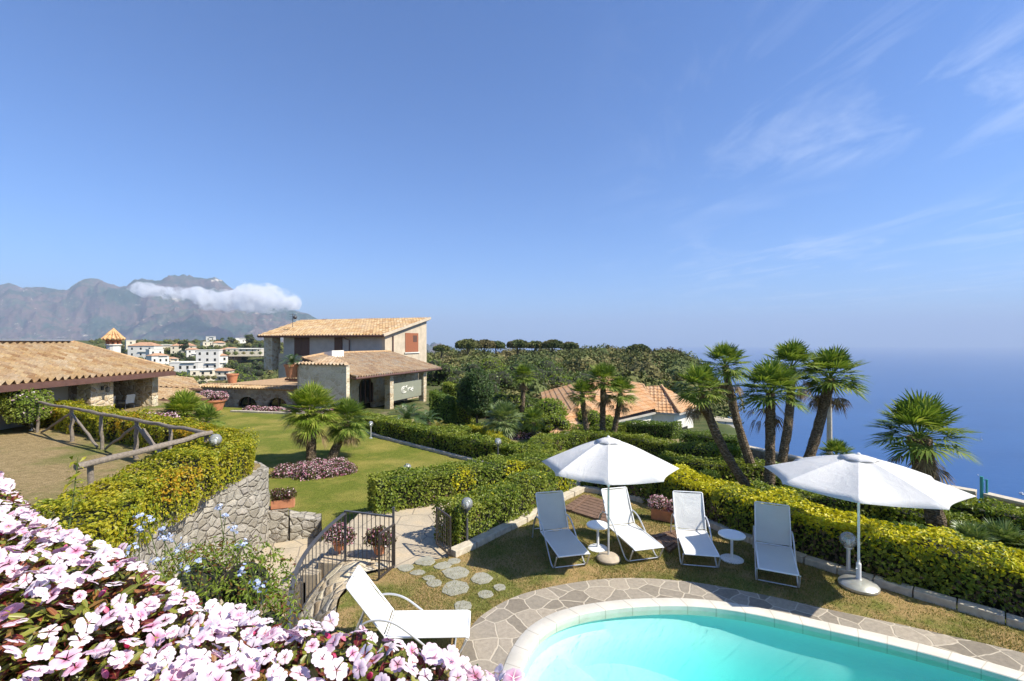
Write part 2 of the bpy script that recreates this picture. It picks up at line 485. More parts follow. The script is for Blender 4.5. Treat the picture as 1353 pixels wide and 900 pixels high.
M['pink_fl'] = leafmat('pink_blossom', [(0, (.55, .14, .30)), (.3, (.75, .38, .5)), (.7, (.82, .6, .66)), (1, (.86, .8, .8))], .3)
M['blue_fl'] = leafmat('pale_blue_blossom', [(0, (.32, .40, .72)), (.5, (.48, .56, .82)), (1, (.68, .72, .88))], .3)
M['red_leaf'] = leafmat('impatiens_leaf_small', [(0, (.06, .015, .015)), (.35, (.12, .03, .02)), (.6, (.07, .09, .015)), (1, (.14, .17, .03))], .3)

def forest_mat():
    m, nt, out = newmat('far_tree_foliage')
    g = nd(nt, 'ShaderNodeNewGeometry')
    w = nd(nt, 'ShaderNodeTexVoronoi', {'Vector': g.outputs['Position'], 'Scale': .12}).outputs['Color']
    s = nd(nt, 'ShaderNodeSeparateColor', {'Color': w}).outputs[0]
    c = ramp(nt, s, [(0, (.055, .09, .026)), (.3, (.12, .15, .036)), (.55, (.18, .17, .05)), (.8, (.22, .15, .07)), (1, (.12, .16, .045))])
    c = mix(nt, .5, c, ramp(nt, g.outputs['Random Per Island'], [(0, (.03, .045, .014)), (1, (.18, .19, .07))]))
    princ(nt, out, c, .7, spec=.15)
    return m
M['forest'] = forest_mat()
M['bark'] = simple('bark', (.12, .09, .065), .95, var=.4, scale=14, bmp=.8)
M['wood_old'] = simple('weathered_wood', (.20, .165, .13), .9, var=.35, scale=22, bmp=.7)

def palmtrunk():
    m, nt, out = newmat('palm_trunk_fibre')
    pos = coords(nt, 'World')
    sx = nd(nt, 'ShaderNodeVectorMath', {0: pos, 1: (1, 1, 2.2)}, operation='MULTIPLY').outputs[0]
    n = noise(nt, sx, 11, 6, .75)
    v = nd(nt, 'ShaderNodeTexVoronoi', {'Vector': sx, 'Scale': 13.0}).outputs['Distance']
    c = ramp(nt, mth(nt, 'MULTIPLY', n, mth(nt, 'ADD', v, .55)), [(.2, (.04, .03, .02)), (.45, (.12, .09, .058)), (.7, (.26, .2, .135))])
    princ(nt, out, c, .95, bump(nt, mth(nt, 'ADD', n, v), 1.0, .04), spec=.1)
    return m
M['ptrunk'] = palmtrunk()

M['rubble'] = stonewall('rubble_stone', 4.2, [(0, (0.246, 0.22, 0.176)), (.4, (0.334, 0.308, 0.255)), (.7, (0.405, 0.37, 0.308)), (1, (0.29, 0.264, 0.229))], (0.317, 0.29, 0.246), .05, .9)
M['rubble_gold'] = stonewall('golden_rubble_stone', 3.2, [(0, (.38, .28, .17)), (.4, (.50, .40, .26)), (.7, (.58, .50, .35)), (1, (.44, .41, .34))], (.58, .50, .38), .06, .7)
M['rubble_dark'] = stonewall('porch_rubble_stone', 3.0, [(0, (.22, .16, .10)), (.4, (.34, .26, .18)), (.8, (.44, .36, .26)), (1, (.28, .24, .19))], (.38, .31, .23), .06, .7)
M['kerb'] = simple('kerb_stone', (.50, .44, .34), .9, var=.2, scale=9, bmp=.5)
M['stone_step'] = simple('step_stone', (.29, .28, .22), .9, var=.22, scale=8, bmp=.5)
M['boulder'] = simple('boulder_stone', (.36, .27, .17), .95, var=.3, scale=5, bmp=.9, bscale=14)
M['render'] = simple('beige_render', (.50, .42, .31), .95, var=.16, scale=1.3, bmp=.3, bscale=30)
M['render_gr'] = simple('grey_render', (.42, .39, .34), .95, var=.12, scale=1.5, bmp=.3, bscale=30)
M['render_wh'] = simple('white_render', (.68, .65, .58), .95, var=.12, scale=1.0, bmp=.2, bscale=30)
M['plaster'] = simple('white_plaster', (.66, .63, .57), .9, var=.06, scale=.3)
M['cream'] = simple('cream_plaster', (.62, .55, .42), .9, var=.08, scale=.3)
M['brownwood'] = simple('red_brown_shutter', (.30, .105, .045), .6, var=.2, scale=14)
M['darkwood'] = simple('dark_brown_wood', (.11, .055, .035), .6, var=.3, scale=12)
M['fascia'] = simple('brown_gutter', (.12, .06, .045), .5, var=.2, scale=4)
M['terracotta'] = simple('terracotta', (.48, .20, .10), .85, var=.2, scale=7, bmp=.2)
M['iron'] = simple('grey_painted_iron', (.10, .10, .105), .45, metal=.3, var=.2, scale=9)
M['iron_gate'] = simple('dark_brown_iron', (.075, .062, .055), .5, metal=.3, var=.2, scale=9)
M['alu'] = simple('silver_aluminium', (.62, .63, .65), .35, metal=.5, var=.05, scale=6)
M['white_pl'] = simple('white_plastic', (.82, .82, .80), .4, var=.03, scale=6)
M['frame_wh'] = simple('white_metal_frame', (.78, .79, .80), .35, var=.04, scale=6)
M['glassdark'] = simple('dark_glass', (.02, .022, .025), .1, var=.1, scale=2, spec=.8)
M['mortar_white'] = simple('pale_sign_stone', (.72, .70, .64), .8, var=.05)
M['panel'] = simple('grey_green_panel', (.24, .25, .19), .6, var=.06, scale=2)
M['black'] = simple('black_plastic', (.03, .03, .03), .5, var=.2)

def coping():
    m, nt, out = newmat('white_pool_coping')
    pos = coords(nt, 'World')
    n = noise(nt, pos, 3, 5, .6)
    c = ramp(nt, n, [(.3, (.56, .52, .44)), (.7, (.67, .63, .55))])
    dx = nd(nt, 'ShaderNodeVectorMath', {0: pos, 1: (3.6, 4.6, 0)}, operation='SUBTRACT').outputs[0]
    sp = nd(nt, 'ShaderNodeSeparateXYZ', {0: dx})
    an = mth(nt, 'ARCTAN2', mth(nt, 'MULTIPLY', sp.outputs[1], 1.3), sp.outputs[0])
    fr = mth(nt, 'ABSOLUTE', mth(nt, 'SUBTRACT', mth(nt, 'FRACT', mth(nt, 'MULTIPLY', an, 9.5)), .5))
    c = mix(nt, nd(nt, 'ShaderNodeMapRange', {'Value': fr, 'From Min': .0, 'From Max': .03}).outputs[0], (.40, .36, .29), c)
    princ(nt, out, c, .75, bump(nt, noise(nt, pos, 50, 3), .15, .005), spec=.3)
    return m
M['coping'] = coping()
M['pooltile'] = simple('pool_plaster', (.60, .84, .82), .6, var=.03, scale=2)

def fabric(name, col, trans):
    m, nt, out = newmat(name)
    uvc = coords(nt, 'Object')
    w = nd(nt, 'ShaderNodeTexNoise', {'Vector': uvc, 'Scale': 220.0, 'Detail': 1.0}).outputs[0]
    n = noise(nt, uvc, 3, 3)
    c = ramp(nt, n, [(.3, tuple(x * .95 for x in col)), (.7, col)])
    p = nd(nt, 'ShaderNodeBsdfPrincipled', {'Base Color': c, 'Roughness': .8, 'Specular IOR Level': .2, 'Normal': bump(nt, mth(nt, 'ADD', w, mth(nt, 'MULTIPLY', noise(nt, uvc, 2.2, 4, .6, dist=1.5), 6)), .5, .008)})
    t = nd(nt, 'ShaderNodeBsdfTranslucent', {'Color': c})
    x = nd(nt, 'ShaderNodeMixShader', {0: trans, 1: p.outputs[0], 2: t.outputs[0]})
    nt.links.new(x.outputs[0], out.inputs['Surface'])
    return m
M['canopy'] = fabric('white_canopy_cloth', (.84, .83, .81), .34)
M['sling'] = fabric('white_sling_mesh', (.84, .84, .82), .25)
M['sling_grey_shade'] = fabric('grey_shaded_sling_mesh', (.76, .77, .74), .25)  # greyer copy of the white sling, parasol shade put into its colour

def glassglobe():
    m, nt, out = newmat('clear_globe_glass')
    t = nd(nt, 'ShaderNodeBsdfTransparent', {'Color': (.9, .9, .9, 1)})
    g = nd(nt, 'ShaderNodeBsdfGlossy', {'Color': (1, 1, 1, 1), 'Roughness': .06})
    d = nd(nt, 'ShaderNodeBsdfDiffuse', {'Color': (.75, .76, .74, 1)})
    f = nd(nt, 'ShaderNodeFresnel', {'IOR': 1.5})
    a = nd(nt, 'ShaderNodeMixShader', {0: .28, 1: t.outputs[0], 2: d.outputs[0]})
    b = nd(nt, 'ShaderNodeMixShader', {0: mth(nt, 'ADD', f.outputs[0], .05), 1: a.outputs[0], 2: g.outputs[0]})
    nt.links.new(b.outputs[0], out.inputs['Surface'])
    return m
M['globe'] = glassglobe()
M['bulb'] = simple('frosted_bulb', (.8, .8, .78), .4, var=.02)

M['tile'] = tilemat('coppo_tiles', [(0, (0.264, 0.15, 0.0704)), (.3, (0.37, 0.238, 0.114)), (.6, (0.44, 0.308, 0.158)), (.85, (0.317, 0.185, 0.088)), (1, (0.475, 0.361, 0.22))])
M['tile_far'] = tilemat('orange_tiles', [(0, (.44, .23, .10)), (.5, (.50, .28, .135)), (1, (.53, .32, .17))])
M['tile_old'] = tilemat('aged_coppo_tiles', [(0, (.27, .17, .10)), (.4, (.36, .24, .14)), (.8, (.43, .31, .19)), (1, (.31, .25, .19))])

def paving():
    m, nt, out = newmat('crazy_paving')
    pos = coords(nt, 'World')
    wob = noise(nt, pos, 3.0, 2, out='Color')
    sub = nd(nt, 'ShaderNodeVectorMath', {0: wob, 1: (.5, .5, .5)}, operation='SUBTRACT').outputs[0]
    sc = nd(nt, 'ShaderNodeVectorMath', {0: sub, 'Scale': .10}, operation='SCALE').outputs[0]
    v = nd(nt, 'ShaderNodeVectorMath', {0: pos, 1: sc}, operation='ADD').outputs[0]
    v = nd(nt, 'ShaderNodeVectorMath', {0: v, 1: (1, 1, 0)}, operation='MULTIPLY').outputs[0]
    e = nd(nt, 'ShaderNodeTexVoronoi', {'Vector': v, 'Scale': 3.0, 'Randomness': 1.0}, feature='DISTANCE_TO_EDGE', voronoi_dimensions='2D').outputs['Distance']
    cc = nd(nt, 'ShaderNodeTexVoronoi', {'Vector': v, 'Scale': 3.0, 'Randomness': 1.0}, feature='F1', voronoi_dimensions='2D').outputs['Color']
    s = nd(nt, 'ShaderNodeSeparateColor', {'Color': cc}).outputs[0]
    col = ramp(nt, s, [(0, (.20, .17, .13)), (.5, (.27, .235, .185)), (1, (.34, .29, .225))])
    n = noise(nt, pos, 16, 6, .7)
    col = mix(nt, .5, col, ramp(nt, n, [(.3, (.3, .3, .3)), (.7, (.7, .7, .7))]), 'OVERLAY')
    f = nd(nt, 'ShaderNodeMapRange', {'Value': e, 'From Min': .022, 'From Max': .045}).outputs[0]
    col = mix(nt, f, (.46, .40, .31), col)
    h = mth(nt, 'ADD', mth(nt, 'MULTIPLY', f, .8), mth(nt, 'MULTIPLY', n, .4))
    princ(nt, out, col, .85, bump(nt, h, .45, .02), spec=.3)
    return m
M['paving'] = paving()

def pathmat():
    m, nt, out = newmat('sandstone_path')
    pos = coords(nt, 'World')
    v = nd(nt, 'ShaderNodeVectorMath', {0: pos, 1: (1, 1, 0)}, operation='MULTIPLY').outputs[0]
    e = nd(nt, 'ShaderNodeTexVoronoi', {'Vector': v, 'Scale': 1.5, 'Randomness': .9}, feature='DISTANCE_TO_EDGE', voronoi_dimensions='2D').outputs['Distance']
    n = noise(nt, pos, 1.8, 6, .65)
    n2 = noise(nt, pos, 20, 5, .7)
    c = ramp(nt, n, [(.3, (.36, .31, .23)), (.5, (.44, .37, .27)), (.7, (.50, .40, .27))])
    c = mix(nt, .3, c, ramp(nt, n2, [(.3, (.25, .25, .25)), (.7, (.75, .75, .75))]), 'OVERLAY')
    f = nd(nt, 'ShaderNodeMapRange', {'Value': e, 'From Min': .01, 'From Max': .035}).outputs[0]
    c = mix(nt, f, (.27, .23, .18), c)
    princ(nt, out, c, .9, bump(nt, mth(nt, 'ADD', f, n2), .4, .015), spec=.2)
    return m
M['path'] = pathmat()

def lawnmat(name, a, b, dry, drymin, drymax, sc=1.1, stripe=None):
    m, nt, out = newmat(name)
    pos = coords(nt, 'World')
    n = noise(nt, pos, sc, 5, .62)
    fine = noise(nt, pos, 45, 4, .8)
    mid = noise(nt, pos, 7, 5, .7)
    c = ramp(nt, mid, [(.3, a), (.7, b)])
    f = nd(nt, 'ShaderNodeMapRange', {'Value': n, 'From Min': drymin, 'From Max': drymax}).outputs[0]
    c = mix(nt, f, c, dry)
    c = mix(nt, .6, c, ramp(nt, fine, [(.3, (.15, .15, .15)), (.7, (.85, .85, .85))]), 'OVERLAY')
    princ(nt, out, c, .95, bump(nt, mth(nt, 'ADD', fine, mid), .8, .04), spec=.1)
    return m
M['lawn'] = lawnmat('pool_lawn_grass', (.12, .14, .028), (.23, .22, .06), (.36, .25, .11), .42, .55, 1.0)
M['lawn_house'] = lawnmat('house_lawn_grass', (.10, .125, .018), (.165, .185, .03), (.26, .225, .055), .44, .66, .6)
M['lawn_dry'] = lawnmat('dry_lawn_grass', (.21, .155, .07), (.36, .27, .14), (.16, .16, .05), .48, .62, .45)
M['soil'] = lawnmat('garden_ground', (.22, .18, .09), (.32, .26, .14), (.17, .20, .04), .42, .58, .4)
M['grassblade'] = leafmat('grass_blade', [(0, (.12, .14, .025)), (.4, (.2, .21, .045)), (.7, (.32, .27, .09)), (1, (.42, .33, .16))], .3, rough=.7)

def terrainmat():
    m, nt, out = newmat('hillside_scrub')
    pos = coords(nt, 'World')
    n = noise(nt, pos, .03, 8, .7)
    n2 = noise(nt, pos, .4, 6, .7)
    c = ramp(nt, n2, [(.35, (.05, .065, .022)), (.5, (.09, .10, .035)), (.62, (.19, .16, .09)), (.75, (.34, .30, .23))])
    c = mix(nt, nd(nt, 'ShaderNodeMapRange', {'Value': n, 'From Min': .4, 'From Max': .6}).outputs[0], c, (.06, .08, .028))
    princ(nt, out, c, .95, bump(nt, n2, .8, .4), spec=.1)
    return m
M['terrain'] = terrainmat()

def mountainmat():
    m, nt, out = newmat('mountain_rock_and_scrub')
    pos = coords(nt, 'World')
    n = noise(nt, pos, .0012, 8, .68)
    n2 = noise(nt, pos, .006, 8, .75)
    c = ramp(nt, n, [(.34, (.02, .05, .03)), (.46, (.05, .075, .05)), (.54, (.15, .10, .085)), (.60, (.06, .085, .055)), (.7, (.22, .17, .13))])
    c = mix(nt, nd(nt, 'ShaderNodeMapRange', {'Value': n2, 'From Min': .61, 'From Max': .67}).outputs[0], c, (.62, .54, .44))
    princ(nt, out, c, .95, bump(nt, n2, .6, 60), spec=.0)
    return m
M['mountain'] = mountainmat()

def seamat():
    m, nt, out = newmat('sea_water')
    pos = coords(nt, 'World')
    v = nd(nt, 'ShaderNodeVectorMath', {0: pos, 1: (.4, 1, 1)}, operation='MULTIPLY').outputs[0]
    n = noise(nt, v, .004, 6, .6)
    n2 = noise(nt, v, .06, 5, .7)
    c = ramp(nt, n, [(.35, (.007, .060, .195)), (.7, (.012, .078, .235))])
    princ(nt, out, c, .32, bump(nt, n2, .35, 3), spec=.35, **{'IOR': 1.33})
    return m
M['sea'] = seamat()

def poolwater():
    m, nt, out = newmat('pool_water')
    pos = coords(nt, 'World')
    n = noise(nt, pos, 8.5, 4, .6)
    n2 = noise(nt, pos, 1.3, 3, .5)
    nm = bump(nt, mth(nt, 'ADD', n, mth(nt, 'MULTIPLY', n2, .8)), .35, .03)
    t = nd(nt, 'ShaderNodeBsdfTransparent', {'Color': (.97, 1, 1, 1)})
    g = nd(nt, 'ShaderNodeBsdfGlossy', {'Color': (1, 1, 1, 1), 'Roughness': .03, 'Normal': nm})
    f = nd(nt, 'ShaderNodeFresnel', {'IOR': 1.33, 'Normal': nm})
    x = nd(nt, 'ShaderNodeMixShader', {0: f.outputs[0], 1: t.outputs[0], 2: g.outputs[0]})
    nt.links.new(x.outputs[0], out.inputs['Surface'])
    a = nd(nt, 'ShaderNodeVolumeAbsorption', {'Color': (.0, .965, .955, 1), 'Density': .38})
    nt.links.new(a.outputs[0], out.inputs['Volume'])
    return m
M['water'] = poolwater()

def cloudmat():
    m, nt, out = newmat('cloud_vapour')
    tc = coords(nt, 'Object')
    n = noise(nt, tc, .0062, 10, .68)
    g = nd(nt, 'ShaderNodeTexCoord').outputs['Object']
    d = mth(nt, 'MULTIPLY', nd(nt, 'ShaderNodeMapRange', {'Value': n, 'From Min': .47, 'From Max': .58}).outputs[0], .016)
    p = nd(nt, 'ShaderNodeVolumePrincipled', {'Color': (.98, .98, .98, 1), 'Density': d, 'Anisotropy': .0})
    nt.links.new(p.outputs[0], out.inputs['Volume'])
    return m
M['cloud'] = cloudmat()
# ------------------------------------------------------------------ terrain
SEA = -350.0
def sstep(x, a, b):
    t = np.clip((x - a) / (b - a), 0, 1); return t * t * (3 - 2 * t)
def vnoise(x, y, s, seed=0):
    x = np.asarray(x, float) / s; y = np.asarray(y, float) / s
    xi = np.floor(x); yi = np.floor(y); fx = x - xi; fy = y - yi
    fx = fx * fx * (3 - 2 * fx); fy = fy * fy * (3 - 2 * fy)
    def h(a, b):
        v = np.sin(a * 127.1 + b * 311.7 + seed * 74.7) * 43758.5453
        return v - np.floor(v)
    return (h(xi, yi) * (1 - fx) + h(xi + 1, yi) * fx) * (1 - fy) + (h(xi, yi + 1) * (1 - fx) + h(xi + 1, yi + 1) * fx) * fy
def fbm(x, y, s, o=5, seed=0, g=.5):
    r = 0; a = 1; t = 0
    for k in range(o):
        r = r + a * vnoise(x, y, s / 2 ** k, seed + k * 3); t += a; a *= g
    return r / t
def edge_x(y):
    return np.interp(y, [-60, 0, 13, 16, 20.5, 24.7, 30, 38, 46, 60, 120, 180, 230, 300, 360, 420],
                     [22, 18, 17.0, 14.9, 11.6, 11.4, 14.5, 18.5, 20, 25, 46, 68, 80, 70, -10, -130])
def T(x, y):
    x = np.asarray(x, float); y = np.asarray(y, float)
    r = -x / np.maximum(y, 1)
    near = np.interp(y, [-60, 26, 34, 48, 60, 100, 150, 210, 330, 420, 600, 1500], [-1, -1, -2.2, -3.5, -5, -10, -12, -9.3, -13, -60, -200, -400])
    wl = sstep(-x, 4, 8) * sstep(y, 30, 34) * (1 - sstep(y, 56, 64))
    near = near * (1 - wl) + (-.9) * wl
    town = np.interp(y, [0, 30, 60, 120, 250, 350, 500, 620, 800, 1000, 1500], [-1, -1, -6, -20, -30, -21, -8, 2, 6, -60, -400])
    w = sstep(r, .32, .50) * sstep(y, 40, 70)
    b = near * (1 - w) + town * w
    b = b + (fbm(x, y, 40, 4, 5) - .5) * 6 * sstep(y, 60, 140)
    d = x - edge_x(y)
    k = sstep(y, 420, 700)
    d = np.where(y > 420, np.minimum(d, x + 130 + (y - 420) * .30), d)
    drop = np.clip(d, 0, None)
    b = b - drop * (1.25 + .5 * (fbm(x, y, 30, 4, 9) - .5)) - 1.2 * sstep(d, 0, 1.0) + sstep(drop, 2, 10) * (fbm(x, y, 9, 4, 2) - .5) * 5
    hole = sstep(x, -3.0, -2.2) * (1 - sstep(x, 8.6, 9.6)) * sstep(y, -1.5, -.5) * (1 - sstep(y, 8.2, 9.2))
    b = b - 3.0 * hole
    return np.maximum(b, SEA - 6)
xs = np.concatenate([np.arange(-1600, -300, 25), np.arange(-300, -60, 6), np.arange(-60, 34, 1.0), np.arange(34, 120, 3), np.arange(120, 420, 15)])
ys = np.concatenate([np.arange(-40, -5, 5), np.arange(-5, 62, 1.0), np.arange(62, 260, 4), np.arange(260, 700, 12), np.arange(700, 1500, 30)])
X, Y = np.meshgrid(xs, ys); Z = T(X, Y)
ny, nx = X.shape
idx = np.arange(nx * ny).reshape(ny, nx)
Fq = np.stack([idx[:-1, :-1], idx[:-1, 1:], idx[1:, 1:], idx[1:, :-1]], -1).reshape(-1, 4)
cz = Z.reshape(-1)[Fq].mean(1); cxy = np.stack([X.reshape(-1)[Fq].mean(1), Y.reshape(-1)[Fq].mean(1)], 1)
gi = ((cz > -1.3) & (cz < -.95) & (cxy[:, 1] < 34)).astype(int)
o = np_mesh('hillside', np.stack([X, Y, Z], -1).reshape(-1, 3), Fq, [M['terrain'], M['soil']], mi=gi, smooth=True)
tag(o, kind='structure')

q = MB(); q.add([(-34000, -3000, SEA), (34000, -3000, SEA), (34000, 33000, SEA), (-34000, 33000, SEA)], [(0, 1, 2, 3)])
tag(q.build('sea', M['sea']), kind='structure')

# ------------------------------------------------------------------ mountains
prof = np.array([(-260, 392), (-150, 384), (-60, 380), (0, 378), (12, 374), (30, 380), (60, 379), (88, 383), (100, 376), (130, 371), (145, 375), (158, 379), (172, 375), (190, 369), (215, 372), (240, 368), (265, 367), (285, 372), (300, 379), (330, 392), (360, 402), (400, 414), (450, 430), (500, 443), (540, 452), (600, 462)], float)
us = np.linspace(-260, 600, 520); vs_ = np.linspace(0, 1.25, 150)
U, Vv = np.meshgrid(us, vs_)
yr = np.interp(U, prof[:, 0], prof[:, 1]) + (fbm(U, U * 0, 14, 4, 3) - .5) * 4
Yd = 5600 + Vv * 3000
ridgeY = 8600
zr = CZ + (HY - yr) / F * ridgeY
t = np.clip(Vv, 0, 1)
prof_t = np.where(Vv <= 1, t ** 1.05, 1 - (Vv - 1) * 2.2)
Xw = (U - CX) / F * Yd
rn = 1 - np.abs(2 * fbm(Xw, Yd, 1700, 6, 21) - 1)
rn2 = fbm(Xw, Yd, 300, 6, 40, .6)
amp = np.sin(np.clip(Vv, 0, 1) * math.pi) ** .8
Zm = SEA + (zr - SEA) * prof_t * (1 + (rn - .75) * 1.1 * amp) + (rn2 - .5) * 340 * amp + (np.abs(fbm(Xw, Yd, 600, 5, 77) - .5) * -2 + .25) * 300 * amp
Zm = np.maximum(Zm, SEA - 20)
ny, nx = U.shape; idx = np.arange(nx * ny).reshape(ny, nx)
Fq = np.stack([idx[:-1, :-1], idx[:-1, 1:], idx[1:, 1:], idx[1:, :-1]], -1).reshape(-1, 4)
tag(np_mesh('mountains', np.stack([Xw, Yd, Zm], -1).reshape(-1, 3), Fq, M['mountain'], smooth=True), kind='structure')

# ------------------------------------------------------------------ cloud bank on the ridge
bm = bmesh.new()
def cl(px, py, w, h, Yc=6500):
    c = D(px, py, Yc); sc = Yc / F
    mm = Matrix.Translation(c) @ Matrix.Diagonal((w * sc, 420, h * sc, 1))
    bmesh.ops.create_icosphere(bm, subdivisions=3, radius=1, matrix=mm)
for a in [(252, 389, 20, 9), (280, 392, 28, 11), (310, 396, 32, 12), (345, 392, 34, 17), (372, 398, 22, 14), (330, 402, 40, 11), (300, 403, 30, 9), (203, 384, 20, 9)]: cl(*a)
c0 = D(300, 395, 6500)
for v in bm.verts: v.co -= c0
me = bpy.data.meshes.new('cloud'); bm.to_mesh(me); bm.free()
rm_in = link_mesh('cloud', me, M['cloud'], loc=c0)
md = rm_in.modifiers.new('merge', 'REMESH'); md.mode = 'VOXEL'; md.voxel_size = 30
tx = bpy.data.textures.new('puffs', 'CLOUDS'); tx.noise_scale = 170; tx.noise_depth = 4
md = rm_in.modifiers.new('puff', 'DISPLACE'); md.texture = tx; md.strength = 190; md.mid_level = .55
tag(rm_in, 'white cloud bank resting on the mountain ridge', 'cloud', kind='stuff')

# ------------------------------------------------------------------ pool lawn, pool, terraces
KERB = [(-1.24, 9.64), (-.9, 10.0), (-.25, 10.85), (.44, 11.7), (1.25, 12.9), (2.08, 13.9), (2.6, 13.65), (3.79, 12.8), (4.85, 11.0), (5.82, 9.4), (6.92, 8.19), (7.88, 7.22), (9.0, 6.1), (10.8, 4.2)]
LEFTIN = [(-2.35, 9.1), (-2.8, 8.86), (-2.95, 8.07), (-2.75, 7.2), (-2.6, 5.6), (-2.5, 3), (-2.5, -3)]
def cc2(pts, n=10): return [tuple(p) for p in spline(pts, n, closed=True)]
COP_OUT = cc2([(-.12, 6.3), (.27, 7.22), (1.05, 7.77), (2.37, 8.02), (3.6, 7.9), (4.99, 7.3), (6.1, 6.7), (7.1, 5.9), (7.9, 4.6), (7.3, 3.2), (5.5, 2.6), (3.4, 2.7), (1.5, 3.3), (.3, 4.2), (-.15, 5.3)])
def offset_poly(poly, d):
    n = len(poly); out = []
    for i in range(n):
        a = np.array(poly[i - 1]); b = np.array(poly[(i + 1) % n]); t = (b - a) / np.linalg.norm(b - a)
        out.append((poly[i][0] + t[1] * d, poly[i][1] - t[0] * d))
    return out
area = sum(COP_OUT[i - 1][0] * COP_OUT[i][1] - COP_OUT[i][0] * COP_OUT[i - 1][1] for i in range(len(COP_OUT)))
sg = 1 if area < 0 else -1          # sign that offsets inwards
WATER = offset_poly(COP_OUT, .22 * sg)
PAV_OUT = cc2([(-.72, 6.3), (-.68, 7.03), (-.42, 7.62), (.32, 8.25), (1.74, 8.7), (3.1, 8.63), (4.28, 8.19), (5.25, 7.68), (6.35, 7.12), (7.6, 6.3), (8.6, 4.7), (7.9, 2.6), (5.6, 1.7), (3.2, 1.8), (1.0, 2.5), (-.3, 3.7), (-.75, 5.0)])

def ring_slab(name, outer, inner, z, thick, mat, kind='structure', **k):
    """horizontal slab between two closed outlines (different vertex counts allowed)"""
    bm = bmesh.new()
    lo = [bm.verts.new((p[0], p[1], z)) for p in outer]
    li = [bm.verts.new((p[0], p[1], z)) for p in inner]
    es = [bm.edges.new((l[i], l[(i + 1) % len(l)])) for l in (lo, li) for i in range(len(l))]
    r = bmesh.ops.triangle_fill(bm, use_beauty=True, edges=es)
    bm.normal_update()
    if sum(f.normal.z for f in bm.faces) < 0: bmesh.ops.reverse_faces(bm, faces=bm.faces)
    ex = bmesh.ops.extrude_face_region(bm, geom=bm.faces[:])
    # keep the top copy, drop the original down
    vv = [g for g in ex['geom'] if isinstance(g, bmesh.types.BMVert)]
    for v in vv: v.co.z -= thick
    bmesh.ops.recalc_face_normals(bm, faces=bm.faces)
    me = bpy.data.meshes.new(name); bm.to_mesh(me); bm.free()
    o = link_mesh(name, me, mat)
    return tag(o, kind=kind, **k)

lawn_poly = KERB + [(12, -3)] + LEFTIN[::-1]
ring_slab('pool_lawn', lawn_poly, PAV_OUT, 0.0, 2.2, M['lawn'])
ring_slab('pool_paving', [(p[0], p[1]) for p in PAV_OUT], COP_OUT, .012, .3, M['paving'])

# pool: coping, shell, water are parts of one thing
pool = empty('swimming_pool', (3.5, 5.5, 0), 'kidney-shaped swimming pool with turquoise water and white coping', 'swimming pool')
n = len(COP_OUT)
mb = MB()
CI = offset_poly(COP_OUT, .245 * sg)
secs = [(COP_OUT, -.2), (COP_OUT, .02), (offset_poly(COP_OUT, .012 * sg), .03), (offset_poly(COP_OUT, .235 * sg), .03), (CI, .02), (CI, -.12)]
vs = [(p[0], p[1], z) for ring, z in secs for p in ring]
fs = []
for k in range(len(secs) - 1):
    for i in range(n): j = (i + 1) % n; fs.append((k * n + i, k * n + j, (k + 1) * n + j, (k + 1) * n + i))
mb.add(vs, fs); mb.build('coping', M['coping'], pool, smooth=True)
# shell with a shallow shelf at the left end and a sloping floor
mb = MB()
wn = len(WATER)
cxp = np.mean([p[0] for p in WATER]); cyp = np.mean([p[1] for p in WATER])
rings = [(1.0, -.02), (1.0, -.3), (.96, -.42)]
vs = []
def floor_z(x, y):
    d = math.hypot(x - .1, y - 6.2)
    return -.42 - .28 * float(sstep(np.array(d), 1.15, 1.45)) - .75 * float(sstep(np.array(d), 1.6, 4.2))
for f_, z in rings:
    for p in WATER: vs.append((cxp + (p[0] - cxp) * f_, cyp + (p[1] - cyp) * f_, z))
fr = [.93, .86, .79, .72, .65, .57, .5, .42, .34, .26, .18, .1, .03]
for f_ in fr:
    for p in WATER:
        x, y = cxp + (p[0] - cxp) * f_, cyp + (p[1] - cyp) * f_
        vs.append((x, y, floor_z(x, y)))
fs = []
nr = len(rings) + len(fr)
for k in range(nr - 1):
    for i in range(wn): j = (i + 1) % wn; fs.append((k * wn + i, k * wn + j, (k + 1) * wn + j, (k + 1) * wn + i))
fs.append(tuple((nr - 1) * wn + i for i in range(wn)))
mb.add(vs, fs); mb.build('pool_shell', M['pooltile'], pool, smooth=True)
mb = MB(); wb = offset_poly(COP_OUT, .215 * sg); mb.prism(wb, -1.9, -.045)
mb.build('water', M['water'], pool)

# house lawn
HL = [(-6.6, 12.9), (-5.4, 13.3), (-4.9, 12.1), (-3.98, 12.15), (.3, 14.4), (.3, 17.6), (-2.3, 19.7), (-7.0, 24.0), (-8.2, 26.2), (-9.9, 31.5), (-21.5, 35.0), (-23, 30), (-15.8, 25), (-15.8, 17.5), (-7.5, 13.4)]
mb = MB(); mb.prism(HL, -2.5, -.45); tag(mb.build('house_lawn', M['lawn_house']), kind='structure')
# upper dry terrace on the left
UT = [(-6.35, -3), (-6.35, 7.3), (-6.9, 8.86), (-7.1, 10.4), (-6.65, 11.9), (-6.75, 12.7), (-7.6, 13.2), (-15.5, 17.6), (-16.4, 25.2), (-24, 28), (-50, 28), (-50, -3)]
mb = MB(); mb.prism([(p[0] - .05, p[1] - .02) for p in UT], -2.6, 1.1); tag(mb.build('upper_terrace', M['lawn_dry']), kind='structure')
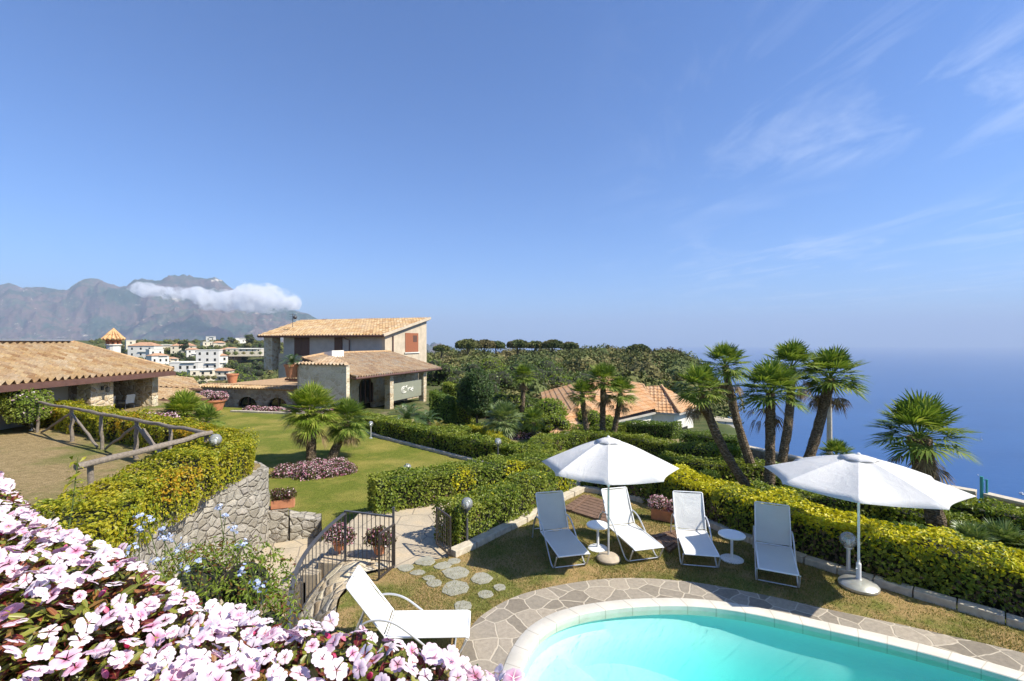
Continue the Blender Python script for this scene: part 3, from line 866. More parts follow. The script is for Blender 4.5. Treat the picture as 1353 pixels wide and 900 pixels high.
# paths
mb = MB()
mb.prism([(-2.33, 9.05), (-1.22, 9.66), (-.9, 10.02), (.44, 11.75), (2.1, 13.95), (2.3, 15.5), (.4, 14.45), (-3.98, 12.2), (-3.9, 9.45), (-3.3, 9.4)], -2.0, -.045)
tag(mb.build('gate_path', M['path']), kind='structure')
mb = MB(); mb.prism([(-3.3, 5), (-3.5, 8.1), (-3.85, 8.9), (-4.9, 12.2), (-5.2, 13.4), (-6.9, 12.9), (-7.3, 10.4), (-6.3, 5)], -2.2, -.95)
tag(mb.build('lower_path', M['path']), kind='structure')
st = empty('garden_steps', (-4.2, 10.5, -1), 'sandstone steps from the lower path up to the pool gate', 'steps')
for k in range(6):
    x1 = -3.86 - k * .22
    mb = MB(); mb.box((x1 - .13, 10.7, -.58 - k * .145), (.30, 2.9, .8)); mb.build('step', M['path'], st, bevel=.015)

# kerb stones round the pool lawn (one run of coping stones)
def kerbrun(label, pts, w, h, z, mat, length=.55, name='stone_kerb', cat='kerb'):
    C, L = resample(pts, length)
    t0 = empty(name, tuple(C[0]), label, cat)
    mb = MB()
    for i in range(len(C) - 1):
        a = Vector(C[i]); b = Vector(C[i + 1]); d = (b - a).normalized() * .008
        zz = Vector((0, 0, z + random.uniform(-.006, .006)))
        mb.bar(a + d + zz, b - d + zz, w * random.uniform(.95, 1.05), h)
    mb.build('kerb_stones', mat, t0, bevel=.012)
    return t0
kerbrun('pale stone kerb between the pool lawn and the gate-side hedge', [(p[0], p[1]) for p in KERB[:6]], .24, .2, .03, M['kerb'])
kerbrun('long pale stone kerb under the yellow-topped hedge behind the loungers', [(p[0], p[1]) for p in KERB[5:]], .2, .2, .03, M['kerb'])
kerbrun('low stone kerb along the far side of the house lawn', [(-.6, 18.2, -.45), (-2.17, 19.6, -.45), (-7.0, 24.1, -.45), (-8.6, 26.6, -.45)], .2, .14, .03, M['kerb'])
kerbrun('pale kerb in front of the pink flower border by the arched wall', [(-10.6, 30.6, -.45), (-19.5, 32.6, -.45)], .25, .16, .04, M['kerb'])

# rubble wall as a real bumpy body
def rubble_wall(label, pts, z0, z1s, w, mat, name='stone_wall', cat='wall', cap=False):
    C, L = resample(pts, .12)
    n = len(C)
    ztop = np.interp(np.linspace(0, 1, n), np.linspace(0, 1, len(z1s)), z1s) if hasattr(z1s, '__len__') else np.full(n, z1s)
    Tt = unit(np.gradient(C, axis=0) * [1, 1, 0]); Nn = np.stack([Tt[:, 1], -Tt[:, 0], 0 * Tt[:, 0]], 1)
    rows = []
    nz = 14
    secs = [(+1, k / nz) for k in range(nz + 1)] + [(0.3, 1.0), (-.3, 1.0)] + [(-1, 1 - k / nz) for k in range(nz + 1)]
    V = []
    for a in range(n):
        for (sd, tz) in secs:
            z = z0 + (ztop[a] - z0) * tz
            p = C[a] + Nn[a] * sd * w / 2
            s = a * .12
            j = (float(vnoise(s * 1.0, z + sd * 9, .2, 4)) - .5) * .07 + (float(vnoise(s, z + sd * 7, .07, 8)) - .5) * .02
            p = p + Nn[a] * j * (1 if sd > 0 else -1)
            V.append((p[0], p[1], z + (j * .8 if tz >= 1 else 0)))
    m = len(secs); Fq = []
    for a in range(n - 1):
        for k in range(m - 1): Fq.append((a * m + k, (a + 1) * m + k, (a + 1) * m + k + 1, a * m + k + 1))
    mb = MB(); mb.add(V, Fq + [tuple(range(m)), tuple((n - 1) * m + k for k in range(m - 1, -1, -1))])
    o = mb.build(name, mat, loc=(C[n // 2][0], C[n // 2][1], z0), smooth=False)
    return tag(o, label, cat)
RW = [tuple(p) for p in spline([(-6.0, 5.6), (-6.35, 7.3), (-6.85, 8.86), (-7.0, 10.4), (-6.58, 11.8), (-6.72, 12.6), (-7.6, 13.25)], 6)]
rubble_wall('curved rubble retaining wall under the lime-green hedge', RW, -1.1, 1.04, .34, M['rubble'])
rubble_wall('low stepped rubble wall carrying the terracotta flower trough', [(-6.7, 12.55), (-6.2, 12.75), (-6.1, 12.8)], -1.1, -.10, .42, M['rubble'])
rubble_wall('lowest rubble wall stub beside the house lawn corner', [(-6.08, 12.82), (-5.75, 13.0), (-5.1, 13.15)], -1.1, [-.28, -.45, -.5], .5, M['rubble'])
# stone ramp under the railing: a sloping stone-faced bank between lawn and path
inner = [(-2.3, 9.12), (-2.8, 8.88), (-2.96, 8.07), (-2.76, 7.2), (-2.62, 5.6)]
outer = [(-2.45, 9.42, -.05), (-3.42, 9.52, -.08), (-3.82, 8.7, -.45), (-3.72, 7.9, -.68), (-3.45, 6.0, -.85)]
A = np.array(spline([(p[0], p[1], .0) for p in inner], 8)); B = np.array(spline(outer, 8))
nn = len(A); m = 12
V = []
for i in range(nn):
    for k in range(m + 1):
        t = k / m; p = A[i] * (1 - t) + B[i] * t
        p = p.copy(); p[2] += (float(vnoise(p[0], p[1], .22, 3)) - .5) * .14 * math.sin(math.pi * min(1, t + .08)) + .03
        V.append(p)
    V.append((B[i][0], B[i][1], -2.0))
Fq = [(i * (m + 2) + k, (i + 1) * (m + 2) + k, (i + 1) * (m + 2) + k + 1, i * (m + 2) + k + 1) for i in range(nn - 1) for k in range(m + 1)]
o = np_mesh('stone_bank', V, Fq, M['rubble_gold'], loc=(-3.2, 8.3, -.4)); tag(o, 'sandy rock-faced bank below the curved iron railing', 'stone bank')

# step stones in the pool lawn
k = 0
STN = [(572, 772, 34, 'ash'), (608, 776, 26), (585, 757, 24), (560, 742, 30), (552, 755, 20), (603, 757, 30), (635, 766, 26), (655, 775, 16), (590, 772, 18), (640, 784, 14), (612, 801, 20)]
STN = [(602, 757, .52, .34, 0), (602, 777, .52, .36, 1), (636, 765, .42, .3, 2), (641, 786, .28, .2, 3), (660, 777, .24, .16, 4), (574, 771, .30, .2, 5), (562, 742, .44, .28, 6), (552, 757, .30, .16, 7), (585, 748, .34, .22, 8), (536, 751, .34, .2, 9), (567, 764, .24, .14, 10), (612, 801, .3, .24, 11), (600, 742, .3, .18, 12)]
for (px, py, w_, h_, k) in STN:
    c = P(px, py, 0); pr = np.random.default_rng(k + 5)
    nn = 8; poly = []
    for a in range(nn):
        an = 2 * math.pi * (a + pr.uniform(-.25, .25)) / nn; rr = pr.uniform(.86, 1.08)
        poly.append((c.x + math.cos(an) * w_ * .5 * rr, c.y + math.sin(an) * h_ * .75 * rr))
    mb = MB(); mb.prism(poly, -.05, .016)
    tag(mb.build('stepping_stone', M['stone_step'], loc=(c.x, c.y, 0), bevel=.006), 'flat grey stepping stone set in the grass between the gate and the pool', 'stepping stone', 'stepping stones between gate and pool')

# flat plank panels on the lawn behind the loungers
def hatch(label, quad, z, nplank):
    q4 = [P(px, py, z) for px, py in quad]
    t0 = empty('plank_panel', tuple((q4[0] + q4[2]) / 2), label, 'wooden hatch')
    mb = MB()
    a, b, c, d = q4
    for k in range(nplank):
        f0 = k / nplank + .008; f1 = (k + 1) / nplank - .008
        mb.slab([a.lerp(b, f0), a.lerp(b, f1), d.lerp(c, f1), d.lerp(c, f0)], .06)
    mb.build('planks', M['darkwood2'], t0, bevel=.004)
    mb = MB()
    for t in (.2, .8):
        mb.bar(a.lerp(d, t) + Vector((0, 0, .012)), b.lerp(c, t) + Vector((0, 0, .012)), .07, .02)
    mb.build('batten', M['darkwood2'], t0)
M['darkwood2'] = simple('brown_plank', (.16, .095, .06), .8, var=.35, scale=9, bmp=.5)
hatch('large brown plank hatch lying in the lawn corner behind the shaded lounger', [(743, 671), (771, 653), (812, 664), (803, 690)], .06, 7)
hatch('small flat brown plank panel on the grass between the second and third lounger', [(861, 707), (889, 700), (905, 712), (884, 728)], .06, 5)  # low brown slab split into planks, flat on the lawn

# parapet at the cliff edge
def parapet(label, a, b, zt):
    a = Vector(a); b = Vector(b)
    t0 = empty('parapet_wall', (a.x, a.y, -1.2), label, 'parapet')
    mb = MB(); mb.bar((a.x, a.y, zt - .75), (b.x, b.y, zt - .75), .28, 1.4); mb.build('wall', M['rubble_dark'], t0)
    mb = MB(); mb.bar((a.x, a.y, zt), (b.x, b.y, zt), .36, .09); mb.build('coping', M['kerb'], t0, bevel=.01)
def EP(px, py, z): 
    p = P(px, py, z); return (p.x, p.y)
zt = -.60
parapet('rightmost cliff-edge parapet beside the turquoise post', (*EP(1303, 653, zt), 0), (*EP(1420, 680, zt), 0), zt)
parapet('cliff-edge parapet just beyond the tip of the right parasol', (*EP(1130, 622, zt), 0), (*EP(1290, 650, zt), 0), zt)
parapet('far cliff-edge parapet behind the five tall palms', (*EP(985, 590, zt), 0), (*EP(1125, 621, zt), 0), zt)
mb = MB(); p = P(1297, 653, zt); mb.tube([(p.x, p.y, -1.2), (p.x, p.y, -.02)], .045, 8); mb.tube([(p.x + .12, p.y - .05, -1.2), (p.x + .12, p.y - .05, -.1)], .03, 8)
mb.bar((p.x, p.y, -.12), (p.x + .12, p.y - .05, -.12), .02, .02)
tag(mb.build('turquoise_post', simple('turquoise_paint', (.05, .32, .30), .5), loc=(p.x, p.y, -1.2)), 'turquoise metal post in the gap between two parapets', 'post')
# ------------------------------------------------------------------ main villa
GZ = -.45
W0 = Vector((-11.3, 32.0, 0)); VD = Vector((.3195, .9476, 0)); UD = Vector((-.9476, .3195, 0))
def H(t, s, z=0.0): 
    p = W0 + UD * t + VD * s; return Vector((p.x, p.y, z))
def hbox(mb, t0, t1, s0, s1, z0, z1):
    mb.prism([H(t0, s0), H(t0, s1), H(t1, s1), H(t1, s0)], z0, z1); return mb
M['ridge'] = simple('ridge_tile_clay', (.42, .27, .14), .85, var=.3, scale=5)
villa = empty('stone_villa', tuple(H(3, 6, GZ)), 'two-storey stone villa with tiled roofs and a porch on the right', 'villa')
# wing front wall (golden rubble) - tall screen with the lower wing behind
def arch_wall(mb, org, dx, length, z0, z1, thick, arches, nseg=10):
    """wall along dx from org, arches=[(centre,width,spring,rise)]; thickness to the back (normal = dx x Z negated)"""
    dx = Vector(dx).normalized(); nb = Vector((-dx.y, dx.x, 0)) * thick
    cuts = sorted(arches)
    cols = []
    x = 0
    for (c, w_, sp, rs) in cuts:
        cols.append((x, c - w_ / 2, None)); 
        pts = []
        for k in range(nseg + 1):
            a = math.pi - math.pi * k / nseg
            pts.append((c + math.cos(a) * w_ / 2, z0 + sp + math.sin(a) * rs))
        cols.append((c - w_ / 2, c + w_ / 2, pts)); x = c + w_ / 2
    cols.append((x, length, None))
    for (a, b, pts) in cols:
        if pts is None:
            if b - a > .01:
                p0 = org + dx * a; p1 = org + dx * b
                mb.prism([p0, p1, p1 + nb, p0 + nb], z0, z1)
        else:
            for k in range(len(pts) - 1):
                (xa, za), (xb, zb) = pts[k], pts[k + 1]
                p0 = org + dx * xa; p1 = org + dx * xb
                mb.prism([p0, p1, p1 + nb, p0 + nb], [za, zb, zb, za], z1)
M['rubble_wing'] = stonewall('pale_wing_rubble', 2.4, [(0, (.46, .38, .26)), (.5, (.58, .50, .37)), (1, (.66, .58, .45))], (.62, .54, .41), .08, .5)
mb = MB(); hbox(mb, .0, 4.0, 0, .35, GZ - .6, 2.72); wf = mb.build('wing_wall', M['rubble_wing'], villa)
mb = MB(); mb.prism([H(4.15, .36), H(.05, .36), H(4.15, 3.6)], 2.0, [2.78, 2.78, 3.12]); mb.build('wing_gable', M['render'], villa)
tile_roof('wing_roof', [H(4.25, -.2, 2.81), H(-.1, -.2, 2.81), H(-.1, .15, 2.85), H(4.25, 3.7, 3.22)], M['tile_old'], villa, .30, .46, .07)
mb = MB(); hbox(mb, -.02, 4.02, -.03, .38, 2.72, 2.80); mb.build('wall_cap', M['render'], wf)
mb = MB(); hbox(mb, 3.95, 4.25, .1, 12, GZ - .6, 2.9); mb.build('wing_wall', M['render'], villa)
# recessed porch wall with arched door
mb = MB(); arch_wall(mb, H(1.9, .36), VD, 13.5, GZ - .6, 2.35, .3, [(4.5, 1.9, 1.9, .8), (1.9, .9, 1.75, .25)]); pw = mb.build('porch_wall', M['rubble_gold'], villa)
def arch_panel(mbp, org, dx, c, w_, z0, sp, rs, back, nseg=10, t=.05):
    dx = Vector(dx).normalized(); nb = Vector((-dx.y, dx.x, 0))
    pts = [(c - w_ / 2, z0)] + [(c + math.cos(math.pi - math.pi * k / nseg) * w_ / 2, z0 + sp + math.sin(math.pi * k / nseg) * rs) for k in range(nseg + 1)] + [(c + w_ / 2, z0)]
    f = [org + dx * x + nb * back + Vector((0, 0, z - org.z)) for x, z in pts]
    b_ = [p + nb * t for p in f]
    n = len(f)
    mbp.add(f + b_, [tuple(range(n)), tuple(range(2 * n - 1, n - 1, -1))] + [(i, (i + 1) % n, n + (i + 1) % n, n + i) for i in range(n)])
    return pts
mb = MB(); pts = arch_panel(mb, H(1.9, .36), VD, 4.5, 1.9, GZ, 1.9, .8, .12); ad = mb.build('arched_door', M['glassdark'], villa)
mb = MB(); o_ = H(1.9, .36); nb = Vector((-VD.y, VD.x, 0))
fr = [o_ + VD * x + nb * .08 + Vector((0, 0, z)) for x, z in pts]
for a, b in zip(fr[:-1], fr[1:]): mb.bar(a, b, .1, .12, up=(0, 0, 1))
for x in (3.88, 4.5, 5.12): mb.bar(o_ + VD * x + nb * .09 + Vector((0, 0, GZ)), o_ + VD * x + nb * .09 + Vector((0, 0, 1.95 if x == 4.5 else 1.5)), .08, .08, up=(1, 0, 0))
mb.bar(o_ + VD * 3.55 + nb * .09 + Vector((0, 0, GZ + 1.9)), o_ + VD * 5.45 + nb * .09 + Vector((0, 0, GZ + 1.9)), .08, .08)
mb.build('door_frame', M['darkwood'], ad)
mb = MB(); arch_panel(mb, H(1.9, .36), VD, 1.9, .9, GZ, 1.75, .25, .15); mb.build('side_door', M['darkwood'], villa)
# pillars, sign panel
for s_ in (5.45, 10.75):
    mb = MB(); hbox(mb, -.05, .45, s_ - .25, s_ + .25, GZ - .5, 1.80); pp = mb.build('porch_pillar', M['rubble_gold'], villa)
    mb = MB(); hbox(mb, -.1, .5, s_ - .3, s_ + .3, 1.62, 1.78); mb.build('capital', M['render'], pp)
mb = MB(); hbox(mb, .15, .22, 5.75, 10.45, GZ + .1, 1.05); sp_ = mb.build('sign_panel', M['panel'], villa)
mb = MB(); cpt = H(.14, 8.1, .42)
def curl(cx_, r0, a0, a1, zc=0.0):
    pts = []
    for k in range(15):
        a = R(a0 + (a1 - a0) * k / 14); pts.append(cpt + VD * (cx_ + r0 * math.cos(a) * 1.5) + Vector((0, 0, zc + r0 * math.sin(a))))
    mb.tube(pts, .035, 6)
curl(-.55, .27, 40, 320); curl(-.55, .14, 60, 300); curl(.35, .2, 200, 30, -.1); curl(.55, .2, 20, -150, .1); curl(.75, .12, 0, 300, -.1); curl(-.05, .1, 90, 270, .2)
mb.build('sign_lettering', M['mortar_white'], sp_)
# lower floor body behind the porch
mb = MB(); hbox(mb, 5.1, 18, 12.1, 20, GZ - .6, 3.2); mb.build('lower_floor_wall', M['render'], villa)
# porch roof (mono pitch to the right)
zE = 1.92
def zr_(t): return zE + (3.4 - zE) * (t + .45) / 5.45
pr_poly = [H(-.45, .15, zE), H(-.45, 13.0, zE), H(5, 13.0, 3.4), H(5, .15, 3.4)]
r1 = tile_roof('porch_roof', [H(-.45, 13.0, zE), H(-.45, .4, zE), H(4.1, .4, zr_(4.1)), H(5, 4, zr_(5)), H(5, 13, zr_(5))], M['tile_old'], villa, .30, .46, .07)
mb = MB(); mb.slab([H(-.42, .4, zE), H(-.42, 13, zE), H(5, 13, 3.4), H(5, 4, 3.4), H(4.1, .4, zr_(4.1))], .14); mb.build('eave_boards', M['darkwood'], r1)
mb = MB(); mb.tube([H(-.50, .35, zE - .04), H(-.50, 13.1, zE - .04)], .075, 8); mb.build('gutter', M['fascia'], villa)
mb = MB(); mb.tube([H(4.15, .4, zr_(4.15) + .06), H(5.0, 4, 3.5), H(5.02, 13, 3.5)], .12, 8); mb.build('ridge_tiles', M['ridge'], r1)
# small white dormer block on the roof ridge
mb = MB(); mb.prism([H(4.0, 3.4), H(4.0, 4.8), H(6.2, 4.8), H(6.2, 3.4)], [2.4, 2.4, 2.4, 2.4], [3.74, 3.74, 3.25, 3.25]); mb.build('chimney_block', M['render_wh'], villa)
# upper storey
zt, zrdg = 5.2, 6.55
c_ = H(5, 12.06)
def U(t, s, z=0.0): return H(5 + t, 12.06 + s, z)
def ubox(mb, t0, t1, s0, s1, z0, z1): mb.prism([U(t0, s0), U(t0, s1), U(t1, s1), U(t1, s0)], z0, z1); return mb
Ls = 8.1
def ztop(s): return 4.98 + (6.78 - 4.98) * s / Ls
mb = MB(); mb.prism([U(0, 0), U(0, Ls), U(.35, Ls), U(.35, 0)], GZ, [ztop(0), ztop(Ls), ztop(Ls), ztop(0)]); uw = mb.build('upper_side_wall', M['render'], villa)
mb = MB(); mb.prism([U(.352, .0), U(.352, .35), U(12.3, .35), U(12.3, 0)], 2.6, [ztop(0), ztop(.35), ztop(.35), ztop(0)]); mb.build('upper_front_wall', M['render_gr'], villa)
mb = MB(); mb.prism([U(11.95, .352), U(11.95, Ls), U(12.3, Ls), U(12.3, .352)], 0, [ztop(.35), ztop(Ls), ztop(Ls), ztop(.35)]); mb.prism([U(.352, Ls - .35), U(.352, Ls), U(16.6, Ls), U(16.6, Ls - .35)], 0, ztop(Ls) - .06); mb.build('upper_back_wall', M['render'], villa)
up = [U(-.35, -.75, 4.95), U(15.0, -.75, 4.95), U(15.0, Ls + .3, 6.3), U(-.35, Ls + .3, 6.3)]
kk = (7.0 - 4.95) / (Ls + 1.05)
up = [U(-.35, -.75, 5.02), U(15.0, -.75, 5.02), U(17.8, Ls + .3, 5.02 + kk * (Ls + 1.05)), U(-.35, Ls + .3, 5.02 + kk * (Ls + 1.05))]
ur = tile_roof('upper_roof', up, M['tile'], villa, .36, .55, .085)
mb = MB(); mb.slab([p + Vector((0, 0, -.0)) for p in up], .16); mb.build('eave_boards', M['darkwood'], ur)
mb = MB(); mb.tube([up[0] + Vector((0, 0, -.02)), up[1] + Vector((0, 0, -.02))], .07, 8); mb.build('gutter', M['fascia'], villa)
mb = MB(); mb.bar(up[0] + Vector((0, 0, .02)), up[3] + Vector((0, 0, .02)), .12, .24); mb.build('barge_board', M['render'], villa)
# shutters and windows on the upper storey
def shutter(name, t0, t1, z0, z1, mat, slats=9):
    mb = MB(); ubox(mb, t0, t1, -.05, .02, z0, z1); p_ = mb.build(name, mat, villa)
    mb = MB()
    for k in range(slats):
        z = z0 + (z1 - z0) * (k + .5) / slats
        mb.bar(U(t0 + .06, -.065, z), U(t1 - .06, -.065, z), .03, .05)
    mb.build('slat', mat, p_)
shutter('shutter', 8.95, 9.9, 3.0, 4.85, M['darkwood']); shutter('shutter', 9.93, 10.85, 3.0, 4.85, M['darkwood'])
shutter('shutter', 4.9, 5.85, 3.3, 4.85, M['darkwood'])
# right gable: orange shutter doors
for (s0, s1, z0, z1) in ((3.6, 6.2, 3.35, 5.35), (3.5, 6.4, -.45, 1.8)):
    mb = MB(); mb.prism([U(-.05, s0), U(-.05, s1), U(.02, s1), U(.02, s0)], z0, z1); sh = mb.build('shutter_door', M['brownwood'], villa)
    mb = MB(); mb.prism([U(-.062, (s0 + s1) / 2 + .2), U(-.062, s1 - .3), U(-.04, s1 - .3), U(-.04, (s0 + s1) / 2 + .2)], z0 + 1.05, z1 - .25); mb.build('louvre', M['darkwood'], sh)
mb = MB(); mb.prism([U(-.12, 3.4), U(-.12, 6.4), U(0, 6.4), U(0, 3.4)], 3.22, 3.33); mb.build('sill', M['render_wh'], villa)
# downpipes
mb = MB(); mb.tube([U(3.9 + .3, -.72, 4.93), U(4.2, -.5, 4.75), U(4.0, -.12, 4.6), U(4.0, -.12, 3.2)], .055, 8); mb.build('downpipe', M['fascia'], villa)
mb = MB(); mb.tube([U(-.1, 1.25, 5.0), U(-.1, 1.25, 3.0)], .06, 8); mb.build('downpipe', M['fascia'], villa)
# left corner stone pillar of the upper terrace roof
mb = MB(); ubox(mb, 13.3, 14.4, -.5, .6, 1.5, 4.9); mb.build('terrace_pillar', M['rubble_gold'], villa)
mb = MB(); b_ = U(13.0, 2.0, 6.0); mb.tube([b_, b_ + Vector((0, 0, 1.5))], .03, 6)
for z in (.9, 1.15, 1.4): mb.bar(b_ + Vector((-.35, 0, z)), b_ + Vector((.35, 0, z)), .03, .03)
mb.sphere(b_ + Vector((.25, 0, 1.1)), .22, 10, 6); mb.build('antenna', M['iron'], villa)

# terrace with arched rubble wall left of the wing
ta = empty('arched_terrace', (-15, 33, GZ), 'low terrace with arched rubble wall and tiled edge beside the villa wing', 'terrace')
TA = D(268, 540, 36.3); TAx = Vector((TA.x, TA.y, 0)); TB = H(4.0, .6)
dx = (TB - TAx).normalized(); Lw = (TB - TAx).length
# wall faces the camera; thickness away
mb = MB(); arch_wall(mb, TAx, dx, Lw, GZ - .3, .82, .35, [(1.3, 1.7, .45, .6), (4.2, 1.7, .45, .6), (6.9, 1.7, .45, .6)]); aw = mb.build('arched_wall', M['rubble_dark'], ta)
for c in (1.3, 4.2, 6.9):
    mb = MB(); pts = arch_panel(mb, TAx, dx, c, 1.7, GZ, .3, .6, .2); g_ = mb.build('arched_window', M['glassdark'], ta)
    mb = MB(); nbk = Vector((-dx.y, dx.x, 0))
    fr = [TAx + dx * x + nbk * .12 + Vector((0, 0, z)) for x, z in pts]
    for a, b in zip(fr[:-1], fr[1:]): mb.bar(a, b, .08, .08)
    mb.bar(TAx + dx * c + nbk * .12 + Vector((0, 0, GZ)), TAx + dx * c + nbk * .12 + Vector((0, 0, GZ + .9)), .06, .06, up=(1, 0, 0)); mb.build('window_frame', M['darkwood'], g_)
nbk = Vector((-dx.y, dx.x, 0))
def tq(x, y, z): return TAx + dx * x + nbk * y + Vector((0, 0, z))
mb = MB(); mb.prism([tq(-.2, .02, 0), tq(Lw, .02, 0), tq(Lw, 9, 0), tq(-.2, 9, 0)], .80, 1.0); mb.build('terrace_floor', M['ridge'], ta)
tile_roof('tile_edging', [tq(-.2, -.35, .93), tq(Lw, -.35, .93), tq(Lw, .3, 1.08), tq(-.2, .3, 1.08)], M['tile'], ta, .26, .7, .06)
mb = MB(); mb.bar(tq(-.2, .5, 1.13), tq(Lw, .5, 1.13), .55, .12); mb.build('terrace_coping', M['ridge'], ta)
def lowroof(label, pts, mat=None, t=.15, name='tiled_roof_wing'):
    c = sum(pts, Vector()) / len(pts)
    e = empty(name, (c.x, c.y, c.z - 2), label, 'outbuilding')
    r_ = tile_roof('roof', pts, mat or M['tile'], e, .26, .42, .05)
    mb = MB(); mb.slab(pts, t); mb.build('eave_boards', M['darkwood'], r_)
    ins = [p.lerp(c, .08) for p in pts]
    mb = MB(); mb.prism([(p.x, p.y) for p in ins], min(p.z for p in pts) - 2.6, [p.z - t - .02 for p in ins]); mb.build('wall', M['rubble_gold'], e)
    return e
# flat-ish tiled roofs between the buildings
lowroof('low tiled roof at the foot of the villa pillar, left of the wing', [tq(3.2, 5.0, 1.25), tq(Lw - .4, 5.0, 1.25), tq(Lw - .8, 9.5, 2.3), tq(4.6, 9.5, 2.3)])
lowroof('nearer small tiled roof behind the low fan palm', [D(207, 528, 27.5), D(274, 526, 30), D(247, 515, 32.5), D(205, 512, 31)], M['tile'])
lowroof('farther small tiled roof seen between stone house and arched terrace', [D(205, 511, 36), D(268, 514, 38.5), D(255, 500, 42), D(205, 494, 40)], M['tile'])

# ------------------------------------------------------------------ left stone house
lh = empty('stone_house', (-20.5, 20.5, 1.1), 'low stone house with broad tiled roof and shaded porch at the left edge', 'house')
x0, xr, y0, y1, ze, zrg = -17.75, -22.4, 12.5, 24.6, 2.88, 4.3
r2 = tile_roof('roof', [Vector((x0, y1, ze)), Vector((x0, y0, ze)), Vector((xr, y0, zrg)), Vector((xr, 23.9, zrg))], M['tile'], lh, .30, .46, .08)
mb = MB(); mb.slab([Vector((x0 + .03, y0, ze)), Vector((x0 + .03, y1, ze)), Vector((xr, 23.9, zrg)), Vector((xr, y0, zrg))], .12); mb.build('eave_boards', M['darkwood'], r2)
mb = MB(); mb.slab([Vector((xr, y0, zrg)), Vector((xr, 23.9, zrg)), Vector((xr - 5.5, y1, ze)), Vector((xr - 5.5, y0, ze))], .12)
mb.slab([Vector((x0, y1, ze)), Vector((xr - 5.5, y1, ze)), Vector((xr, 23.9, zrg))], .12); mb.build('rear_slope', M['tile_old'], r2)
mb = MB(); mb.box((x0 + .07, (y0 + y1) / 2, ze - .12), (.12, y1 - y0, .2)); mb.build('gutter', M['fascia'], lh)
mb = MB(); mb.tube([(xr, y0, zrg + .08), (xr, 23.9, zrg + .08), (x0, y1 - .02, ze + .1)], .12, 8); mb.build('ridge_tiles', M['ridge'], r2)
mb = MB(); mb.box((-22.55, 18.0, zrg + .19), (.8, 11.4, .09), ry=-.02); mb.build('solar_panel', simple('grey_panel', (.25, .27, .30), .35, metal=.3), lh)
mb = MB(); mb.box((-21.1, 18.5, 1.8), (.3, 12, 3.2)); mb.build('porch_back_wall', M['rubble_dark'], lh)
mb = MB(); mb.box((-20.2, 17.0, 1.75), (2.0, 6.6, 3.3)); fw_ = mb.build('front_room_wall', M['render_gr'], lh)
mb = MB(); mb.box((-19.19, 18.9, 1.9), (.06, .8, 1.9)); mb.build('door', M['darkwood'], lh)
mb = MB(); mb.box((-18.5, 20.85, 1.9), (.6, 1.15, 2.0)); mb.build('porch_pier', M['rubble_gold'], lh)
mb = MB(); mb.box((-19.9, 24.2, 1.85), (3.0, .4, 1.9)); mb.build('end_wall', M['rubble_gold'], lh)
mb = MB(); mb.box((-18.8, 20.5, 2.68), (.22, 8.2, .22)); mb.build('porch_beam', M['darkwood'], lh)
# wall lamp on pier
mb = MB(); mb.box((-18.16, 20.8, 2.35), (.05, .1, .18)); mb.tube([(-18.16, 20.8, 2.42), (-18.0, 20.8, 2.5), (-17.92, 20.8, 2.4)], .015, 6); mb.lathe([(.03, .02), (.09, -.02), (.07, -.2), (.02, -.24)], (-17.92, 20.8, 2.4), 8)
tag(mb.build('wall_lantern', M['black'], loc=(-18.16, 20.8, 2.3)), 'black lantern on the stone pier of the low house', 'wall lamp')
# round chimney with conical tiled cap
cm = D(150, 455, 25.3)
ch = empty('tiled_chimney', (cm.x, cm.y, 2.6), 'round brick chimney with conical tiled cap behind the left roof', 'chimney')
mb = MB(); mb.lathe([(.42, -2.0), (.42, .04), (.5, .06), (.5, .12)], (cm.x, cm.y, cm.z), 14); mb.build('shaft', M['render_wh'], ch)
mb = MB()
for k in range(8):
    a = k * math.pi / 4 + .2; mb.box((cm.x + .38 * math.cos(a), cm.y + .38 * math.sin(a), cm.z + .24), (.13, .13, .26), rz=a)
mb.lathe([(.44, .36), (.46, .42)], (cm.x, cm.y, cm.z), 14); mb.lathe([(.2, .1), (.2, .4)], (cm.x, cm.y, cm.z), 10); mb.build('brick_lantern', M['terracotta'], ch)
mb = MB(); nseg = 14
for k in range(nseg):
    a = 2 * math.pi * k / nseg
    for (r0, r1, z0_, z1_, wd) in ((.66, .36, .40, .68, .075), (.40, .06, .66, 1.0, .05)):
        mb.tube([(cm.x + r0 * math.cos(a), cm.y + r0 * math.sin(a), cm.z + z0_), (cm.x + r1 * math.cos(a), cm.y + r1 * math.sin(a), cm.z + z1_)], [wd * 1.35, wd * .8], 6)
mb.lathe([(.6, .40), (.34, .66), (.34, .67), (.02, .98)], (cm.x, cm.y, cm.z), nseg); mb.sphere((cm.x, cm.y, cm.z + 1.02), .07, 8, 6)
mb.build('cap', simple('cap_tiles', (.56, .34, .16), .85, var=.3, scale=7), ch, smooth=False)

ch.scale = (.74, .74, .9); ch.location.z = cm.z - .1 - (cm.z - 2.6) * .9

